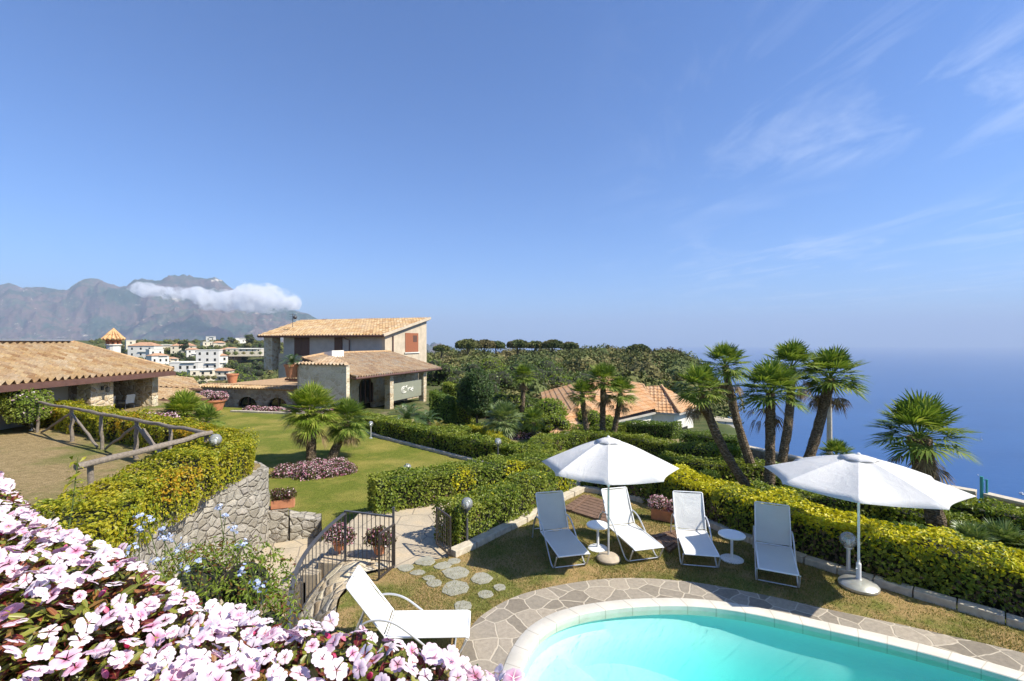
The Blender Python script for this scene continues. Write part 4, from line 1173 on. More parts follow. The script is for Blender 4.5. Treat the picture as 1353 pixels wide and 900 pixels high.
# porch chairs
def porch_chair(loc, rz, label):
    e = empty('garden_chair', loc, label, 'chair', rz=rz, local=True)
    e.scale = (1, 1, .72)
    mb = MB(); mb.box((0, 0, .42), (.48, .48, .05)); mb.build('seat', M['sling_grey_shade'], e)
    mb = MB(); mb.box((0, .24, .72), (.46, .05, .55), rx=-.15); mb.build('backrest', M['sling_grey_shade'], e)
    mb = MB()
    for sx_ in (-1, 1):
        for sy_ in (-1, 1): mb.tube([(sx_ * .24, sy_ * .22, .0), (sx_ * .24, sy_ * .22, .62)], .016, 6)
        mb.tube([(sx_ * .25, -.24, .63), (sx_ * .25, .24, .63)], .02, 6)
    mb.build('frame', M['iron'], e)
porch_chair((-19.3, 22.3, 1.1), R(-70), 'grey chair beside the stone pier in the shaded porch')
porch_chair((-19.1, 23.2, 1.1), R(-95), 'pale-backed chair in the middle of the shaded porch')

# ------------------------------------------------------------------ orange-roofed house, mid right
oh = empty('tiled_house', (10, 38, -2.5), 'pale house with wide orange hipped roof beyond the palm trio', 'house')
zE2 = -1.0
A_, B_, C_, D_, E_, F_ = [Vector((x, y, zE2)) for x, y in ((1.0, 29.6), (11.05, 36), (12.6, 35.3), (15.4, 38.5), (13.5, 46), (3.1, 50))]
A_ = D(728, 577, 27.0); A_.z = zE2
R1 = D(792, 499, 39.4); R2 = D(850, 511, 39.5); R3 = D(874, 512, 39.3)
R1.z = 1.45; R2.z = .72; R3.z = .70
for i, pl_ in enumerate(([A_, B_, R2, R1], [B_, C_, R3, R2], [C_, D_, R3], [D_, E_, R3], [E_, F_, R1, R2], [F_, A_, R1])):
    # keep near-planar polygons: split quads in two where needed
    if len(pl_) == 4 and i == 4:
        for tri in ([pl_[0], pl_[1], pl_[2]], [pl_[0], pl_[2], pl_[3]]): tile_roof('roof', tri, M['tile_far'], oh, .3, .45, .02)
    else: tile_roof('roof', pl_, M['tile_far'], oh, .3, .45, .02)
mb = MB()
for a, b in ((B_, R2), (C_, R3), (R1, R2)): mb.tube([a + Vector((0, 0, .1)), b + Vector((0, 0, .1))], .10, 6)
mb.build('ridge_tiles', M['ridge'], oh)
cen = Vector((8.5, 40, 0))
ins = [Vector((p.x, p.y, 0)).lerp(cen, .07) for p in (A_, B_, C_, D_, E_, F_)]
mb = MB(); mb.prism(ins, -5.5, zE2 - .12); mb.build('wall', M['render_wh'], oh)
mb = MB(); pe = [A_, B_, C_, D_, E_, F_]; mb.prism(pe, zE2 - .12, zE2 + .015); mb.build('eave_boards', M['render_gr'], oh)
i1, i2, i3 = ins[1], ins[2], ins[3]
dd = (i3 - i2).normalized(); nn_ = Vector((dd.y, -dd.x, 0))
mb = MB(); mb.prism([i2 + dd * .5 + nn_ * .05, i2 + dd * 2.6 + nn_ * .05, i2 + dd * 2.6 - nn_ * .05, i2 + dd * .5 - nn_ * .05], -3.1, -2.3); mb.build('window', M['glassdark'], oh)
dA = (i1 - ins[0]).normalized(); nA = Vector((dA.y, -dA.x, 0))
mb = MB(); q_ = i1 - dA * 2.3; mb.prism([q_ + nA * .05, q_ + dA * 1.0 + nA * .05, q_ + dA * 1.0, q_], -2.35, -1.55); mb.build('window', M['glassdark'], oh)
mb = MB(); q_ = i1 - dA * 2.4; mb.bar(q_ + nA * .04 + Vector((0, 0, -1.5)), q_ + dA * 1.2 + nA * .04 + Vector((0, 0, -1.5)), .08, .08); mb.build('window_frame', M['plaster'], oh)

# ------------------------------------------------------------------ town houses on the far hill
WG = M['glassdark']
def town_house(px, py_top, py_base, wpx, Y, label, wall, roof='flat', nw=3, nf=2, rz=None, depth=None, rmat=None):
    sc = Y / F; w = wpx * sc; h = (py_base - py_top) * sc
    c = D(px, py_base, Y); rz = math.atan2(c.x, Y) * -1 + (rz or 0)
    dp = depth or w * .8
    e = bpy.data.objects.new('town_house', None); COL.objects.link(e)
    e.location = c; e.rotation_euler = (0, 0, rz); WL[e.name] = Vector((0, 0, 0)); tag(e, label, 'house', 'houses of the hill town')
    mb = MB(); mb.box((0, dp / 2, h / 2 - 2), (w, dp, h + 4)); mb.build('wall', wall, e)
    mb = MB()
    if roof == 'flat':
        mb.box((0, dp / 2, h + .15), (w + .5, dp + .5, .5)); mb.build('roof', M['render_wh'], e)
    else:
        o_ = .6; hh = w * .16
        mb.add([(-w / 2 - o_, -o_, h), (w / 2 + o_, -o_, h), (w / 2 + o_, dp + o_, h), (-w / 2 - o_, dp + o_, h), (-w * .22, dp / 2, h + hh), (w * .22, dp / 2, h + hh)],
               [(0, 1, 5, 4), (1, 2, 5), (2, 3, 4, 5), (3, 0, 4), (3, 2, 1, 0)]); mb.build('roof', M['roof_far'], e)
    fh = h / nf
    for f_ in range(nf):
        for k in range(nw):
            x = -w / 2 + w * (k + .5) / nw; z = fh * (f_ + .5)
            mb = MB(); mb.box((x, -.02, z), (min(1.3, w / nw * .32), .12, min(1.9, fh * .42))); mb.build('window', WG, e)
    mb = MB(); mb.box((w * .15, -.5, fh * .98), (w * .5, 1.0, .2)); mb.build('balcony', M['plaster'], e)
M['roof_far'] = simple('far_orange_roof', (.42, .24, .14), .9, var=.25, scale=.4)
TH = [
 (274, 463, 488, 26, 330, 'tall white house with dark windows in the middle of the town', M['plaster'], 'flat', 3, 3),
 (292, 470, 488, 16, 336, 'white annexe right of the tall white house', M['plaster'], 'tile', 2, 2),
 (186, 457, 472, 30, 420, 'white gabled house left in the town, next to the tiled chimney', M['plaster'], 'tile', 3, 2),
 (207, 462, 478, 16, 400, 'narrow white house right of the gabled one', M['plaster'], 'flat', 2, 2),
 (214, 456, 466, 30, 520, 'long cream house with pale flat roof above the town', M['cream'], 'flat', 4, 1),
 (241, 457, 468, 26, 500, 'cream block left of the dark town tree', M['cream'], 'tile', 4, 2),
 (212, 470, 482, 20, 350, 'small white house below the cream house', M['plaster'], 'tile', 3, 1),
 (243, 479, 492, 32, 300, 'low broad white house at the lower edge of the town', M['plaster'], 'flat', 4, 1),
 (268, 489, 497, 28, 285, 'pale wall-like house low in front of the tall white one', M['cream'], 'flat', 3, 1),
 (290, 490, 504, 22, 290, 'lowest ochre house near the terrace flower pot', M['cream'], 'tile', 3, 2),
 (275, 452, 462, 12, 560, 'ochre house at the upper left of the town crest', M['cream'], 'flat', 2, 2),
 (290, 453, 463, 14, 540, 'cream house with tiled roof under the town crest', M['cream'], 'tile', 3, 1),
 (278, 445, 451, 10, 640, 'small white house on the town crest', M['plaster'], 'flat', 2, 1),
 (318, 447, 454, 13, 620, 'white house on the crest right of the pine', M['plaster'], 'flat', 2, 1),
 (322, 461, 465, 42, 420, 'long pale greenhouse-like building with flat roof', M['cream'], 'flat', 6, 1),
 (173, 450, 462, 10, 480, 'ochre tower house just right of the tiled chimney', M['cream'], 'flat', 1, 2),
 (301, 462, 476, 20, 420, 'rust-coloured house behind the tall white one', M['roof_far'], 'tile', 3, 2),
 (228, 474, 482, 14, 370, 'small cream house among trees in the town', M['cream'], 'tile', 2, 1),
 (255, 462, 473, 14, 450, 'white house half hidden by the dark town tree', M['plaster'], 'tile', 2, 2),
]
for k_, a in enumerate(TH): town_house(*a, rz=R([-14, 10, -25, 18, 5, -8, 22][k_ % 7]))
# far ruined hut on the cliff slope
hut = empty('stone_hut', tuple(D(946, 570, 62)), 'small pale stone hut on the cliff slope beyond the orange-roofed house', 'hut')
mb = MB(); c = D(946, 566, 62); mb.box((c.x, c.y, c.z - 1), (3.6, 3.0, 4.4), rz=.4); mb.build('wall', M['render_gr'], hut)
mb = MB(); mb.box((c.x, c.y, c.z + 1.3), (4.0, 3.4, .3), rz=.4, ry=.12); mb.build('roof', M['kerb'], hut)
# ------------------------------------------------------------------ sun loungers
def lounger(loc, rz, label, back_ang=62, mat='sling', backlen=.78, arm=True):
    """local: foot end at origin, +y towards the head"""
    e = empty('sun_lounger', loc, label, 'sun lounger', 'white sun loungers on the pool lawn', rz, True)
    w = .31; hy, hz = 1.14, .36
    a = R(back_ang); by, bz = hy + backlen * math.cos(a), hz + backlen * math.sin(a)
    def sheet(pts, wd, th):
        n_ = len(pts); vs = []
        for i, (y, z) in enumerate(pts):
            for x, s in ((-wd, 0), (-wd * .5, .008), (0, .012), (wd * .5, .008), (wd, 0)): vs.append((x, y, z - s))
        m = 5; fs = [(i * m + k, i * m + k + 1, (i + 1) * m + k + 1, (i + 1) * m + k) for i in range(n_ - 1) for k in range(m - 1)]
        me = MB(); me.add(vs, fs); off = len(vs)
        me.add([(x, y, z - th) for x, y, z in vs], [tuple(reversed(f)) for f in fs])
        rim = [k for k in range(m)] + [i * m + m - 1 for i in range(1, n_)] + [(n_ - 1) * m + k for k in range(m - 2, -1, -1)] + [i * m for i in range(n_ - 2, 0, -1)]
        for q1, q2 in zip(rim, rim[1:] + rim[:1]): me.f.append([q1, q2, off + q2, off + q1]); me.m.append(0)
        return me
    sheet([(0, .33), (.03, .345), (.4, .345), (.8, .35), (hy - .02, hz)], w - .012, .005).build('seat_sling', M[mat], e, smooth=True)
    sheet([(hy + .02, hz + .03), (hy + (by - hy) * .5 + .012, hz + (bz - hz) * .5 - .01), (by, bz)], w - .012, .005).build('back_sling', M[mat], e, smooth=True)
    mb = MB()
    for s in (-1, 1):
        mb.tube([(s * w, 0, .325), (s * w, .04, .34), (s * w, hy, hz)], .014, 8)
    mb.tube([(-w, 0, .325), (w, 0, .325)], .016, 8); mb.tube([(-w, hy, hz), (w, hy, hz)], .012, 8); mb.build('seat_frame', M['frame_wh'], e, smooth=True)
    mb = MB(); mb.tube([(-w, hy, hz + .02), (-w, by, bz), (-w + .02, by + .008, bz + .014), (w - .02, by + .008, bz + .014), (w, by, bz), (w, hy, hz + .02)], .013, 8); mb.build('back_frame', M['frame_wh'], e, smooth=True)
    for s in (-1, 1):
        x = s * (w + .025)
        p = [(x, 0.02, .31), (x, .10, .17), (x, .17, .05), (x, .27, .018), (x, .38, .06), (x, .62, .27), (x, .86, .47), (x, 1.02, .57), (x, 1.2, .615), (x, 1.38, .59), (x, 1.52, .47), (x, 1.62, .24), (x, 1.68, .018)]
        mb = MB(); mb.tube([tuple(q_) for q_ in spline(p, 4)], .015, 8); mb.build('side_leg', M['alu'], e, smooth=True)
    for y_, z_ in ((1.6, .24), (.2, .03)):
        mb = MB(); mb.tube([(-w, y_, z_), (w, y_, z_)], .011, 8); mb.build('stretcher', M['alu'], e)
    mb = MB(); mb.tube([(-w, hy + (by - hy) * .55, hz + (bz - hz) * .55), (-w, 1.58, .36)], .009, 6); mb.tube([(w, hy + (by - hy) * .55, hz + (bz - hz) * .55), (w, 1.58, .36)], .009, 6); mb.build('prop_bar', M['alu'], e)
    return e
def lg(foot, hinge, label, **k):
    d = Vector((hinge[0] - foot[0], hinge[1] - foot[1])); rz = math.atan2(d.y, d.x) - math.pi / 2
    return lounger((foot[0], foot[1], 0), rz, label, **k)
lg((1.18, 8.97), (.92, 10.05), 'white lounger fully in the left parasol\'s shade, leftmost of the four facing the pool', mat='sling_grey_shade')
lg((2.70, 9.25), (2.42, 10.35), 'bright white lounger standing right behind the left parasol pole')
lg((3.63, 8.97), (3.82, 9.98), 'white lounger between the flower trough and the right-hand side table')
lg((4.72, 8.32), (5.20, 9.34), 'white lounger with shaded back left of the right parasol, rightmost of the row', mat='sling_grey_shade')
lg((-.62, 6.78), (-1.76, 6.72), 'sunlit white lounger seen from the side just behind the pink flowers', back_ang=54, backlen=.86)

# ------------------------------------------------------------------ side tables
def side_table(loc, label, r=.24):
    e = empty('side_table', loc, label, 'side table', 'round white side tables')
    mb = MB(); mb.lathe([(r - .01, .485), (r, .492), (r, .512), (r - .012, .52), (r - .02, .512), (.02, .512)], loc, 28); mb.build('table_top', M['white_pl'], e, smooth=True)
    mb = MB(); mb.lathe([(.03, .02), (.026, .1), (.026, .42), (.05, .484)], loc, 14); mb.build('stem', M['white_pl'], e, smooth=True)
    mb = MB(); mb.lathe([(r * .86, 0), (r * .88, .012), (r * .8, .025), (.04, .035)], loc, 28); mb.build('base', M['white_pl'], e, smooth=True)
side_table((1.83, 10.0, 0), 'round white pedestal table left of the left parasol pole')
side_table((4.45, 9.5, 0), 'round white pedestal table between the two right-hand loungers', .255)

# ------------------------------------------------------------------ parasols
def parasol(x, y, ang0, Rr, zrim, zap, label, base):
    e = empty('parasol', (x, y, 0), label, 'parasol')
    n = 8; sub = 10; rad = 8; V = []; 
    for i in range(rad + 1):
        t = i / rad * .97 + .03
        for k in range(n):
            for j in range(sub):
                f = j / sub
                a0 = ang0 + 2 * math.pi * k / n; a1 = ang0 + 2 * math.pi * (k + 1) / n
                p0 = np.array([math.cos(a0), math.sin(a0)]); p1 = np.array([math.cos(a1), math.sin(a1)])
                p = p0 * (1 - f) + p1 * f
                sc_ = 1 - .075 * math.sin(math.pi * f) * t          # scalloped edge between rib tips
                zz = zap + (zrim - zap) * (t ** 1.28) - .07 * math.sin(math.pi * f) * t * (1.15 - .5 * t)
                V.append((x + p[0] * Rr * t * sc_, y + p[1] * Rr * t * sc_, zz))
    m = n * sub
    Fq = [(i * m + k, i * m + (k + 1) % m, (i + 1) * m + (k + 1) % m, (i + 1) * m + k) for i in range(rad) for k in range(m)]
    mb = MB(); mb.add(V, Fq); o = mb.build('canopy', M['canopy'], e, smooth=True)
    for ed in o.data.edges:
        if ed.vertices[0] % m % sub == 0 and ed.vertices[1] % m % sub == 0 and abs(ed.vertices[0] - ed.vertices[1]) == m: ed.use_edge_sharp = True
    sm = o.modifiers.new('cloth', 'SOLIDIFY'); sm.thickness = .004
    # vent cap
    V = []
    for (t, dz) in ((.02, .03), (.10, .022), (.20, -.012)):
        for k in range(m):
            f = (k % sub) / sub; a0 = ang0 + 2 * math.pi * (k // sub) / n; a1 = a0 + 2 * math.pi / n
            p = np.array([math.cos(a0), math.sin(a0)]) * (1 - f) + np.array([math.cos(a1), math.sin(a1)]) * f
            zz = zap + (zrim - zap) * t ** 1.28 + dz * 1.0 + .012 * math.sin(math.pi * f) * (t > .15) + (.018 if t > .15 else 0)
            V.append((x + p[0] * Rr * t, y + p[1] * Rr * t, zz))
    mb = MB(); mb.add(V, [(i * m + k, i * m + (k + 1) % m, (i + 1) * m + (k + 1) % m, (i + 1) * m + k) for i in range(2) for k in range(m)] + [tuple(range(m))])
    o = mb.build('vent_cap', M['canopy'], e, smooth=True); sm = o.modifiers.new('cloth', 'SOLIDIFY'); sm.thickness = .004
    mb = MB(); mb.lathe([(.03, zap + .03), (.028, zap + .045), (.01, zap + .055)], (x, y, 0), 12); mb.build('finial', M['white_pl'], e)
    for k in range(n):
        a = ang0 + 2 * math.pi * k / n; c, s = math.cos(a), math.sin(a)
        pts = [(x + c * Rr * t, y + s * Rr * t, zap + (zrim - zap) * t ** 1.28 - .018) for t in (.03, .35, .7, .99)]
        mb = MB(); mb.tube(pts, .008, 5); rb = mb.build('rib', M['alu'], e)
        mb = MB(); mb.tube([(x + c * .05, y + s * .05, zap - .62), (x + c * Rr * .5, y + s * Rr * .5, zap + (zrim - zap) * .5 ** 1.28 - .03)], .007, 5); mb.build('strut', M['alu'], rb)
    mb = MB(); mb.tube([(x, y, .05), (x, y, zap + .02)], .021, 12); mb.build('pole', M['alu'] if base == 'stone' else M['frame_wh'], e, smooth=True)
    mb = MB(); mb.lathe([(.03, 0), (.045, .02), (.045, .1), (.03, .13)], (x, y, zap - .68), 12); mb.build('runner', M['white_pl'], e)
    mb = MB(); mb.lathe([(.026, 0), (.04, .03), (.04, .11), (.026, .14)], (x, y, 1.55 if base != 'stone' else 1.5), 12)
    mb.tube([(x, y - .03, 1.62), (x, y - .1, 1.62), (x, y - .1, 1.55)], .008, 6); mb.build('crank', M['white_pl'], e)
    if base == 'stone':
        mb = MB(); prf = [(.20, 0), (.235, .03), (.24, .06), (.21, .1), (.12, .125), (.04, .13)]
        mb.lathe(prf, (x, y, 0), 22); o = mb.build('base', M['stone_base'], e, smooth=True)
    else:
        mb = MB(); mb.lathe([(.29, 0), (.31, .02), (.31, .06), (.27, .1), (.12, .14), (.06, .15), (.045, .17)], (x, y, 0), 32); mb.build('base', M['base_metal'], e, smooth=True)
        mb = MB(); mb.lathe([(.04, .14), (.04, .42), (.032, .44)], (x, y, 0), 14); mb.tube([(x, y, .35), (x - .07, y - .03, .35)], .01, 6); mb.build('pole_sleeve', M['frame_wh'], e)
M['stone_base'] = simple('sandy_concrete_base', (.42, .35, .26), .95, var=.15, scale=12, bmp=.4)
M['base_metal'] = simple('brushed_steel_base', (.50, .50, .47), .38, metal=.6, var=.12, scale=8)
parasol(1.94, 9.44, math.atan2(-9.44, -1.94), 1.36, 1.93, 2.46, 'open white parasol on a sandy disc base between the two left loungers', 'stone')
parasol(6.22, 8.42, math.atan2(-8.42, -6.22), 1.52, 1.93, 2.36, 'open white parasol on a steel disc base at the right of the lawn', 'metal')

# ------------------------------------------------------------------ globe lamps
def globe_lamp(base, h, r, label, pole=.03, mat='iron', name='globe_lamp'):
    e = empty(name, base, label, 'globe lamp', 'garden globe lamps')
    x, y, z = base
    mb = MB(); mb.tube([(x, y, z), (x, y, z + h)], pole, 10); mb.lathe([(.09, 0), (.09, .02), (.05, .03)], base, 14); mb.build('post', M[mat], e, smooth=True)
    mb = MB(); mb.lathe([(.05, -.02), (.075, 0), (.07, .03), (.04, .04)], (x, y, z + h), 14); mb.build('collar', M[mat], e)
    mb = MB(); mb.sphere((x, y, z + h + r * .97), r, 24, 14); g_ = mb.build('globe', M['globe'], e, smooth=True)
    mb = MB(); mb.lathe([(.018, .02), (.03, .06), (.035, .11), (.02, .15)], (x, y, z + h), 10); mb.build('bulb', M['bulb'], g_, smooth=True)
p = P(617, 722, 0); globe_lamp((p.x, p.y, 0), .80, .128, 'globe lamp on a dark post beside the right gate leaf')
p = P(1121, 762, 0); globe_lamp((p.x, p.y, 0), .55, .145, 'globe lamp on a grey post directly behind the right parasol pole', .035, 'alu')
globe_lamp((-3.15, 14.1, -.45), .95, .125, 'globe lamp half hidden behind the long central hedge on the house lawn')
p = P(490, 579, -.45); globe_lamp((p.x, p.y, -.45), .62, .12, 'small globe lamp at the foot of the far lawn hedge', .03, 'alu')
globe_lamp((-.52, 17.3, -.45), 1.05, .13, 'globe lamp where the two lawn hedges meet')
globe_lamp((-18.0, 17.6, 1.1), .95, .16, 'large globe lamp beyond the rustic fence near the left edge', .03, 'alu')
globe_lamp((-7.05, 11.15, 1.1), .84, .14, 'globe lamp tucked behind the corner of the rustic fence')
# tall mast behind the palms
p = P(1096, 596, -1.1)
mb = MB(); mb.tube([(p.x, p.y, -1.3), (p.x, p.y, 2.4)], [.14, .09], 10); mb.lathe([(.11, 0), (.11, .08)], (p.x, p.y, 2.35), 10)
tag(mb.build('mast', M['kerb'], loc=(p.x, p.y, -1.3)), 'plain grey mast standing against the sea among the tall palms', 'mast')

# ------------------------------------------------------------------ railing and gate
rl = empty('iron_railing', (-3.42, 9.4, 0), 'curved grey iron railing running down beside the steps', 'railing')
rp = [(-2.32, 9.18, 0), (-3.37, 9.50, 0)]
base_pts = [(-3.37, 9.50, -.05), (-3.62, 9.12, -.24), (-3.78, 8.65, -.46), (-3.76, 8.15, -.62), (-3.55, 7.5, -.74), (-3.2, 6.7, -.85)]
sp2 = [Vector(tuple(q_)) for q_ in spline(base_pts, 14)]
top = [q_ + Vector((0, 0, 1.0)) for q_ in sp2]
mb = MB()
for a, b in zip(top[:-1], top[1:]): mb.bar(a, b + (b - a) * .05, .075, .026)
mb.bar(Vector((-2.32, 9.18, .98)), Vector((-3.39, 9.51, .98)), .05, .022); mb.build('handrail', M['iron'], rl)
mb = MB()
for a, b in zip(sp2[:-1], sp2[1:]): mb.bar(a + Vector((0, 0, .09)), b + Vector((0, 0, .09)), .03, .012)
mb.bar((-2.32, 9.18, .10), (-3.37, 9.5, .07), .03, .012); mb.build('bottom_rail', M['iron'], rl)
C_, L_ = resample([tuple(q_) for q_ in sp2], .105)
mbp = MB(); mbp.tube([(0, 0, .0), (0, 0, .92)], .0085, 5); 
bal = mbp.build('baluster', M['iron'], rl)
for v_ in bal.data.vertices: v_.co += WL[rl.name]
bal.location = Vector(C_[1]) + Vector((0, 0, .08)) - WL[rl.name]
bl = [tuple(c) for c in C_[2:]] + [(-3.37 + 1.05 * k / 11, 9.5 - .32 * k / 11, -.04 + .02 * k / 11) for k in range(1, 11)]
for c in bl:
    b2 = bal.copy(); COL.objects.link(b2); b2.parent = rl; b2.location = Vector(c) + Vector((0, 0, .08)) - WL[rl.name]
for c in ((-3.38, 9.51, -.3), (-2.32, 9.18, -.1), tuple(sp2[-20] - Vector((0, 0, .2)))):
    mb = MB(); mb.box((c[0], c[1], c[2] + .62), (.04, .04, 1.3)); mb.build('post', M['iron'], rl)
def gate_leaf(a, b, h, label):
    a = Vector(a); b = Vector(b)
    e = empty('iron_gate', tuple(a), label, 'gate')
    d = (b - a); L = d.length; d.normalize()
    mb = MB(); z0 = Vector((0, 0, .06)); z1 = Vector((0, 0, h))
    mb.bar(a + z0, a + z1, .035, .035, up=(1, 0, 0)); mb.bar(b + z0, b + z1, .035, .035, up=(1, 0, 0)); mb.bar(a + z0, b + z0, .03, .03); mb.bar(a + z1, b + z1, .03, .03); mb.build('gate_frame', M['iron_gate'], e)
    nbar = 5
    for k in range(nbar):
        p_ = a + d * L * (k + 1) / (nbar + 1)
        mb = MB(); mb.tube([p_ + z0, p_ + z1], .008, 5); mb.build('bar', M['iron_gate'], e)
    mb = MB()
    for k in range(7):
        zc = .14 + (h - .22) * k / 6; c = a + d * L * .42 + Vector((0, 0, zc))
        mb.tube([c + d * (.045 * math.cos(t)) + Vector((0, 0, .045 * math.sin(t))) for t in np.linspace(0, 5.2, 10)], .006, 5)
    mb.build('scroll', M['iron_gate'], e)
p1 = P(521, 751, 0); p2 = P(501, 768, 0); gate_leaf((p1.x, p1.y, 0), (p2.x, p2.y, 0), .86, 'open gate leaf hinged at the end of the curved railing')
p1 = P(595, 738, 0); p2 = P(577, 722, 0); gate_leaf((p1.x, p1.y, 0), (p2.x, p2.y, 0), .84, 'open gate leaf standing against the hedge by the globe lamp')
# ------------------------------------------------------------------ rustic fence
fe = empty('rustic_fence', (-14.4, 15.4, 1.1), 'weathered rustic timber fence of round poles with diagonal braces', 'fence')
def fpt(t): # along the straight back run
    a = Vector((-24.0, 21.0, 1.1)); b = Vector((-7.25, 11.3, 1.1)); return a.lerp(b, t)
def wob(a, b, r0, r1, n=7, amp=.03):
    a = Vector(a); b = Vector(b)
    return [a.lerp(b, k / n) + Vector((random.uniform(-amp, amp), random.uniform(-amp, amp), random.uniform(-amp, amp))) * (0 < k < n) for k in range(n + 1)], [r0 + (r1 - r0) * k / n + random.uniform(-.004, .004) for k in range(n + 1)]
ts = [.02, .22, .39, .573, .79]
posts = [fpt(.02), fpt(.22), Vector((-17.2, 17.05, 1.1)), Vector((-14.4, 15.4, 1.1)), Vector((-10.55, 13.3, 1.1)), Vector((-7.4, 11.4, 1.1))]
posts = [Vector((-25.5, 21.8, 1.1)), Vector((-20.0, 18.7, 1.1)), Vector((-14.6, 15.55, 1.1)), Vector((-10.6, 13.25, 1.1)), Vector((-7.30, 11.30, 1.1))]
hp = 1.06
for k, p in enumerate(posts[:-1]):
    mb = MB(); pt, rr = wob(p - Vector((0, 0, .3)), p + Vector((0, 0, hp)), .06, .052); mb.tube(pt, rr, 9); mb.build('post', M['wood_old'], fe, smooth=True)
mids = []
for a, b in zip(posts[:-1], posts[1:]):
    mb = MB(); pt, rr = wob(a + Vector((0, 0, hp + .04)), b + Vector((0, 0, hp + .04)), .052, .047, 9, .02); mb.tube(pt, rr, 9); mb.build('top_rail', M['wood_old'], fe, smooth=True)
    m_ = a.lerp(b, .5)
    mb = MB(); pt, rr = wob(m_ - Vector((0, 0, .2)), m_ + Vector((0, 0, hp)), .048, .044); mb.tube(pt, rr, 8); mb.build('post', M['wood_old'], fe, smooth=True)
    for q_, r_ in ((a, .12), (b, -.12)):
        mb = MB(); pt, rr = wob(q_ + Vector((0, 0, hp - .12)), a.lerp(b, .5 - r_ * .5) + Vector((0, 0, .05)), .042, .038, 6, .02); mb.tube(pt, rr, 8); mb.build('brace', M['wood_old'], fe, smooth=True)
e_ = Vector((-7.95, 8.55, 1.1))
mb = MB(); pt, rr = wob(posts[-1] + Vector((.05, .02, hp + .05)), e_ + Vector((0, 0, 1.02)), .06, .062, 8, .02); mb.tube(pt, rr, 9); mb.build('top_rail', M['wood_old'], fe, smooth=True)
mb = MB(); pt, rr = wob(e_ + Vector((-.05, .35, -.3)), e_ + Vector((-.05, .35, 1.0)), .055, .05); mb.tube(pt, rr, 9); mb.build('post', M['wood_old'], fe, smooth=True)
mb = MB(); pt, rr = wob(posts[-1] + Vector((-.1, 0, -.2)), posts[-1] + Vector((-.05, 0, hp)), .055, .05); mb.tube(pt, rr, 9); mb.build('post', M['wood_old'], fe, smooth=True)
mb = MB(); pt, rr = wob(Vector((-8.6, 11.95, 1.15)), Vector((-10.3, 13.1, 1.95)), .05, .05, 6, .02); mb.tube(pt, rr, 8); mb.build('brace', M['wood_old'], fe, smooth=True)

# ------------------------------------------------------------------ terracotta pots and troughs
def pot(c, r, h, label, name='terracotta_pot', group=None):
    e = empty(name, c, label, 'plant pot', group)
    mb = MB(); mb.lathe([(r * .68, 0), (r * .95, h * .82), (r * 1.06, h * .84), (r * 1.08, h), (r * .98, h), (r * .9, h * .86)], c, 20); mb.build('pot', M['terracotta'], e, smooth=True)
    mb = MB(); mb.lathe([(r * .9, h * .84), (r * .9, h * .88)], c, 16); mb.build('soil', M['core_brown'], e)
    return e
def flower_clump(e_or_none, lob, dens, size, mats, frac, label=None, cat=None, name='flowers', loc=None, part='flowers', group=None, fsize=None):
    V, Fa, Mi = lobes_leaves(lob, dens, size, .55, .7, .25, core=.7)
    n = (Mi == 0).sum(); pick = rng.random(len(Mi)) < frac; Mi = np.where((Mi == 0) & pick, 2, Mi)
    # raise the blossoms slightly
    o = np_mesh(part if e_or_none is not None else name, V, Fa, mats, e_or_none, loc=loc, mi=Mi)
    if label: tag(o, label, cat, group)
    return o
FM = [M['red_leaf'], M['core_brown'], M['pink_fl']]
# roof-terrace pots
c = D(307, 505, 37.0); pot((c.x, c.y, 1.18), .42, .72, 'large empty terracotta pot on the terrace edge left of the villa')
c = D(386, 499, 33.6); pe_ = pot((c.x, c.y, c.z), .52, .95, 'large terracotta pot with a cycad against the villa wing')
# trough on low wall
c = D(374, 682, 12.78)
tr = empty('flower_trough', (c.x, c.y, -.10), 'small terracotta trough of pink flowers on the low rubble wall', 'flower trough')
mb = MB(); mb.box((c.x, c.y, .01), (.58, .22, .22), rz=.32); mb.build('trough', M['terracotta'], tr, bevel=.01)
flower_clump(tr, [((c.x - .13, c.y - .04, .25), (.22, .18, .18)), ((c.x + .13, c.y + .04, .25), (.22, .18, .17))], 1500, .04, FM, .12)
c = P(884, 690, 0)
tr = empty('flower_trough', (c.x, c.y, 0), 'terracotta trough of pink flowers at the kerb behind the third lounger', 'flower trough')
mb = MB(); mb.box((c.x, c.y + .1, .14), (.75, .28, .26), rz=-.5); mb.build('trough', M['terracotta'], tr, bevel=.01)
flower_clump(tr, [((c.x - .2, c.y + .2, .40), (.26, .2, .2)), ((c.x + .18, c.y + .0, .38), (.24, .2, .18))], 1400, .04, FM, .6)
for (x, y, z, lb) in ((-3.62, 9.85, .05, 'hanging pot of pink flowers behind the curved railing, nearer the steps'), (-2.75, 9.75, .02, 'hanging pot of dark-leaved flowers behind the straight railing panel')):
    e = empty('hanging_pot', (x, y, z), lb, 'flower pot')
    mb = MB(); mb.lathe([(.10, 0), (.15, .2), (.16, .22)], (x, y, z), 14); mb.tube([(x, y, z - .35), (x, y, z)], .02, 6); mb.lathe([(.14, -.36), (.14, -.34)], (x, y, z), 12); mb.build('pot', M['terracotta'], e)
    flower_clump(e, [((x - .1, y, z + .3), (.24, .2, .2)), ((x + .12, y, z + .26), (.22, .2, .2)), ((x, y, z + .42), (.16, .15, .14))], 1300, .045, FM, .42 if x < -3 else .12)

